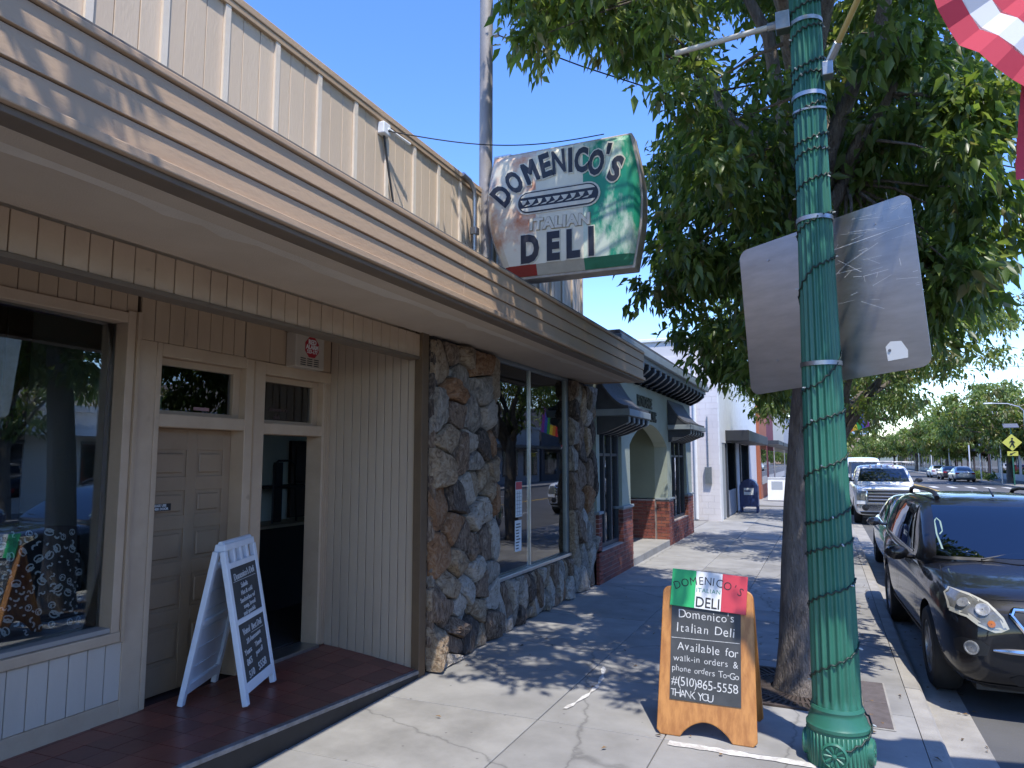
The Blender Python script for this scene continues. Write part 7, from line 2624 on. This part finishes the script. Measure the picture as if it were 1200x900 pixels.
MB().prism([(-0.2, 0.06), (0.05, 0.06), (0.05, 0.12), (-0.0, 0.12)], Matrix(), 0.001) if False else None
ar = MB().prism([(0.22, 0.08), (0.16, 0.08), (-0.06, -0.04), (-0.02, -0.10), (-0.22, -0.10), (-0.14, 0.06), (-0.10, 0.01), (0.12, 0.12)][::-1], basis((13.3, 65.89, 2.42), (1, 0, 0), (0, 0, 1)), 0.005)
ar.build('arrow', INK, cs)
slab(MB(), basis((13.3, 66, 4.55), (1, 0, 0), (0, 0.8, 0.5)), -0.5, 0.5, -0.3, 0.3, 0, 0.05).build('solar_panel', mat('solar_panel', (0.12, 0.13, 0.16), 0.3), cs)
sl_ = thing('cobra_street_light', (13.6, 63, 0), 'tall grey street light with curved arm reaching over the street', 'street light')
MB().tube([(13.6, 63, 0), (13.6, 63, 5.55)], [0.09, 0.06], 8).build('pole', STEEL, sl_)
MB().tube([(13.6, 63, 5.5), (13.3, 63, 5.85), (12.6, 63, 6.1), (11.6, 63, 6.15)], 0.045, 8).build('arm', STEEL, sl_)
MB().box(11.1, 11.65, 62.9, 63.1, 6.1, 6.2).build('lamp_head', WHITEP, sl_, bevel=0.03)
gsn = thing('parking_sign', (13.2, 60, 0), 'small white and red parking sign on a pole at the far kerb', 'sign')
MB().tube([(13.4, 58, 0), (13.4, 58, 3.6)], 0.035, 6).build('post', STEEL, gsn)
MB().box(13.15, 13.65, 57.93, 57.95, 3.05, 3.6).build('plate', SIGNR, gsn)
MB().box(13.15, 13.65, 57.93, 57.95, 2.5, 3.0).build('plate', WHITE, gsn)
for k, (x, y) in enumerate(((13.3, 84), (13.2, 96), (13.3, 112), (13.1, 124), (13.2, 78), (13.3, 70))):
    bo_ = thing('signpost', (x, y, 0), ('slim white post', 'slim grey steel post')[k % 2] + ' on the far kerb, ' + ('beside the round tree trunk', 'behind the white parked car', 'third towards the street end', 'farthest down the street', 'just past the crossing sign', 'nearest the crossing sign')[k], 'post', 'slim posts on the far kerb')
    MB().tube([(x, y, 0), (x, y, 3.4)], 0.06, 6).build('shaft', STEEL if k % 2 else WHITEP, bo_)
# hedge and planters by the far kerb
hd_c = [(13.8 + 0.3 * sin(k), 77 + k * 0.9, 0.5) for k in range(26)]
P, D, N, Ls, Ws, Ms = leaves_for(hd_c, 90, 0.22, 0.12, 8, 0.55)
me = leaf_mesh('hedge', P, D, N, Ls, Ws, Ms, LEAFS)
o = bpy.data.objects.new('hedge', me)
COL.objects.link(o)
tag(o, 'low clipped hedge along the far kerb under the round trees', 'hedge')
# overhead wires across the street and distant tall buildings
for k, (y, z) in enumerate(((52, 7.9), (75, 7.2))):
    ow = thing('overhead_wire', (5, y, z), ('upper' if k == 0 else 'lower') + ' thin overhead wire crossing the sky above the street', 'wire', 'overhead wires')
    MB().tube([(-4 + t * 2.2, y, z - 0.25 * sin(pi * t / 14)) for t in range(15)], 0.02, 5).build('wire', mat('wire_grey', (0.25, 0.28, 0.32), 0.6), ow)
for x, y, wd_, h, c_, lab in ((46, 260, 10, 18, (0.42, 0.44, 0.46), 'grey apartment block rising above the far trees'), (15, 420, 14, 22, (0.30, 0.40, 0.50), 'bluish tower in the haze at the end of the street'), (9, 330, 14, 12, (0.50, 0.36, 0.28), 'tan building in the haze at the end of the street')):
    tb_ = thing('distant_building', (x, y, 0), lab, 'building')
    MB().box(x - wd_ / 2, x + wd_ / 2, y, y + 12, 0, h).build('wall', mat('distant_%d' % int(x), c_, 0.8), tb_)
    wsrc = None
    for i in range(4):
        for j in range(int(h / 5)):
            xx, zz_ = x - wd_ / 2 + wd_ * (i + 0.5) / 4, 3 + j * 5
            b_ = MB().box(xx - wd_ * 0.08, xx + wd_ * 0.08, y - 0.1, y + 0.02, zz_, zz_ + 2.2)
            b_.build('window', CARGL, tb_)
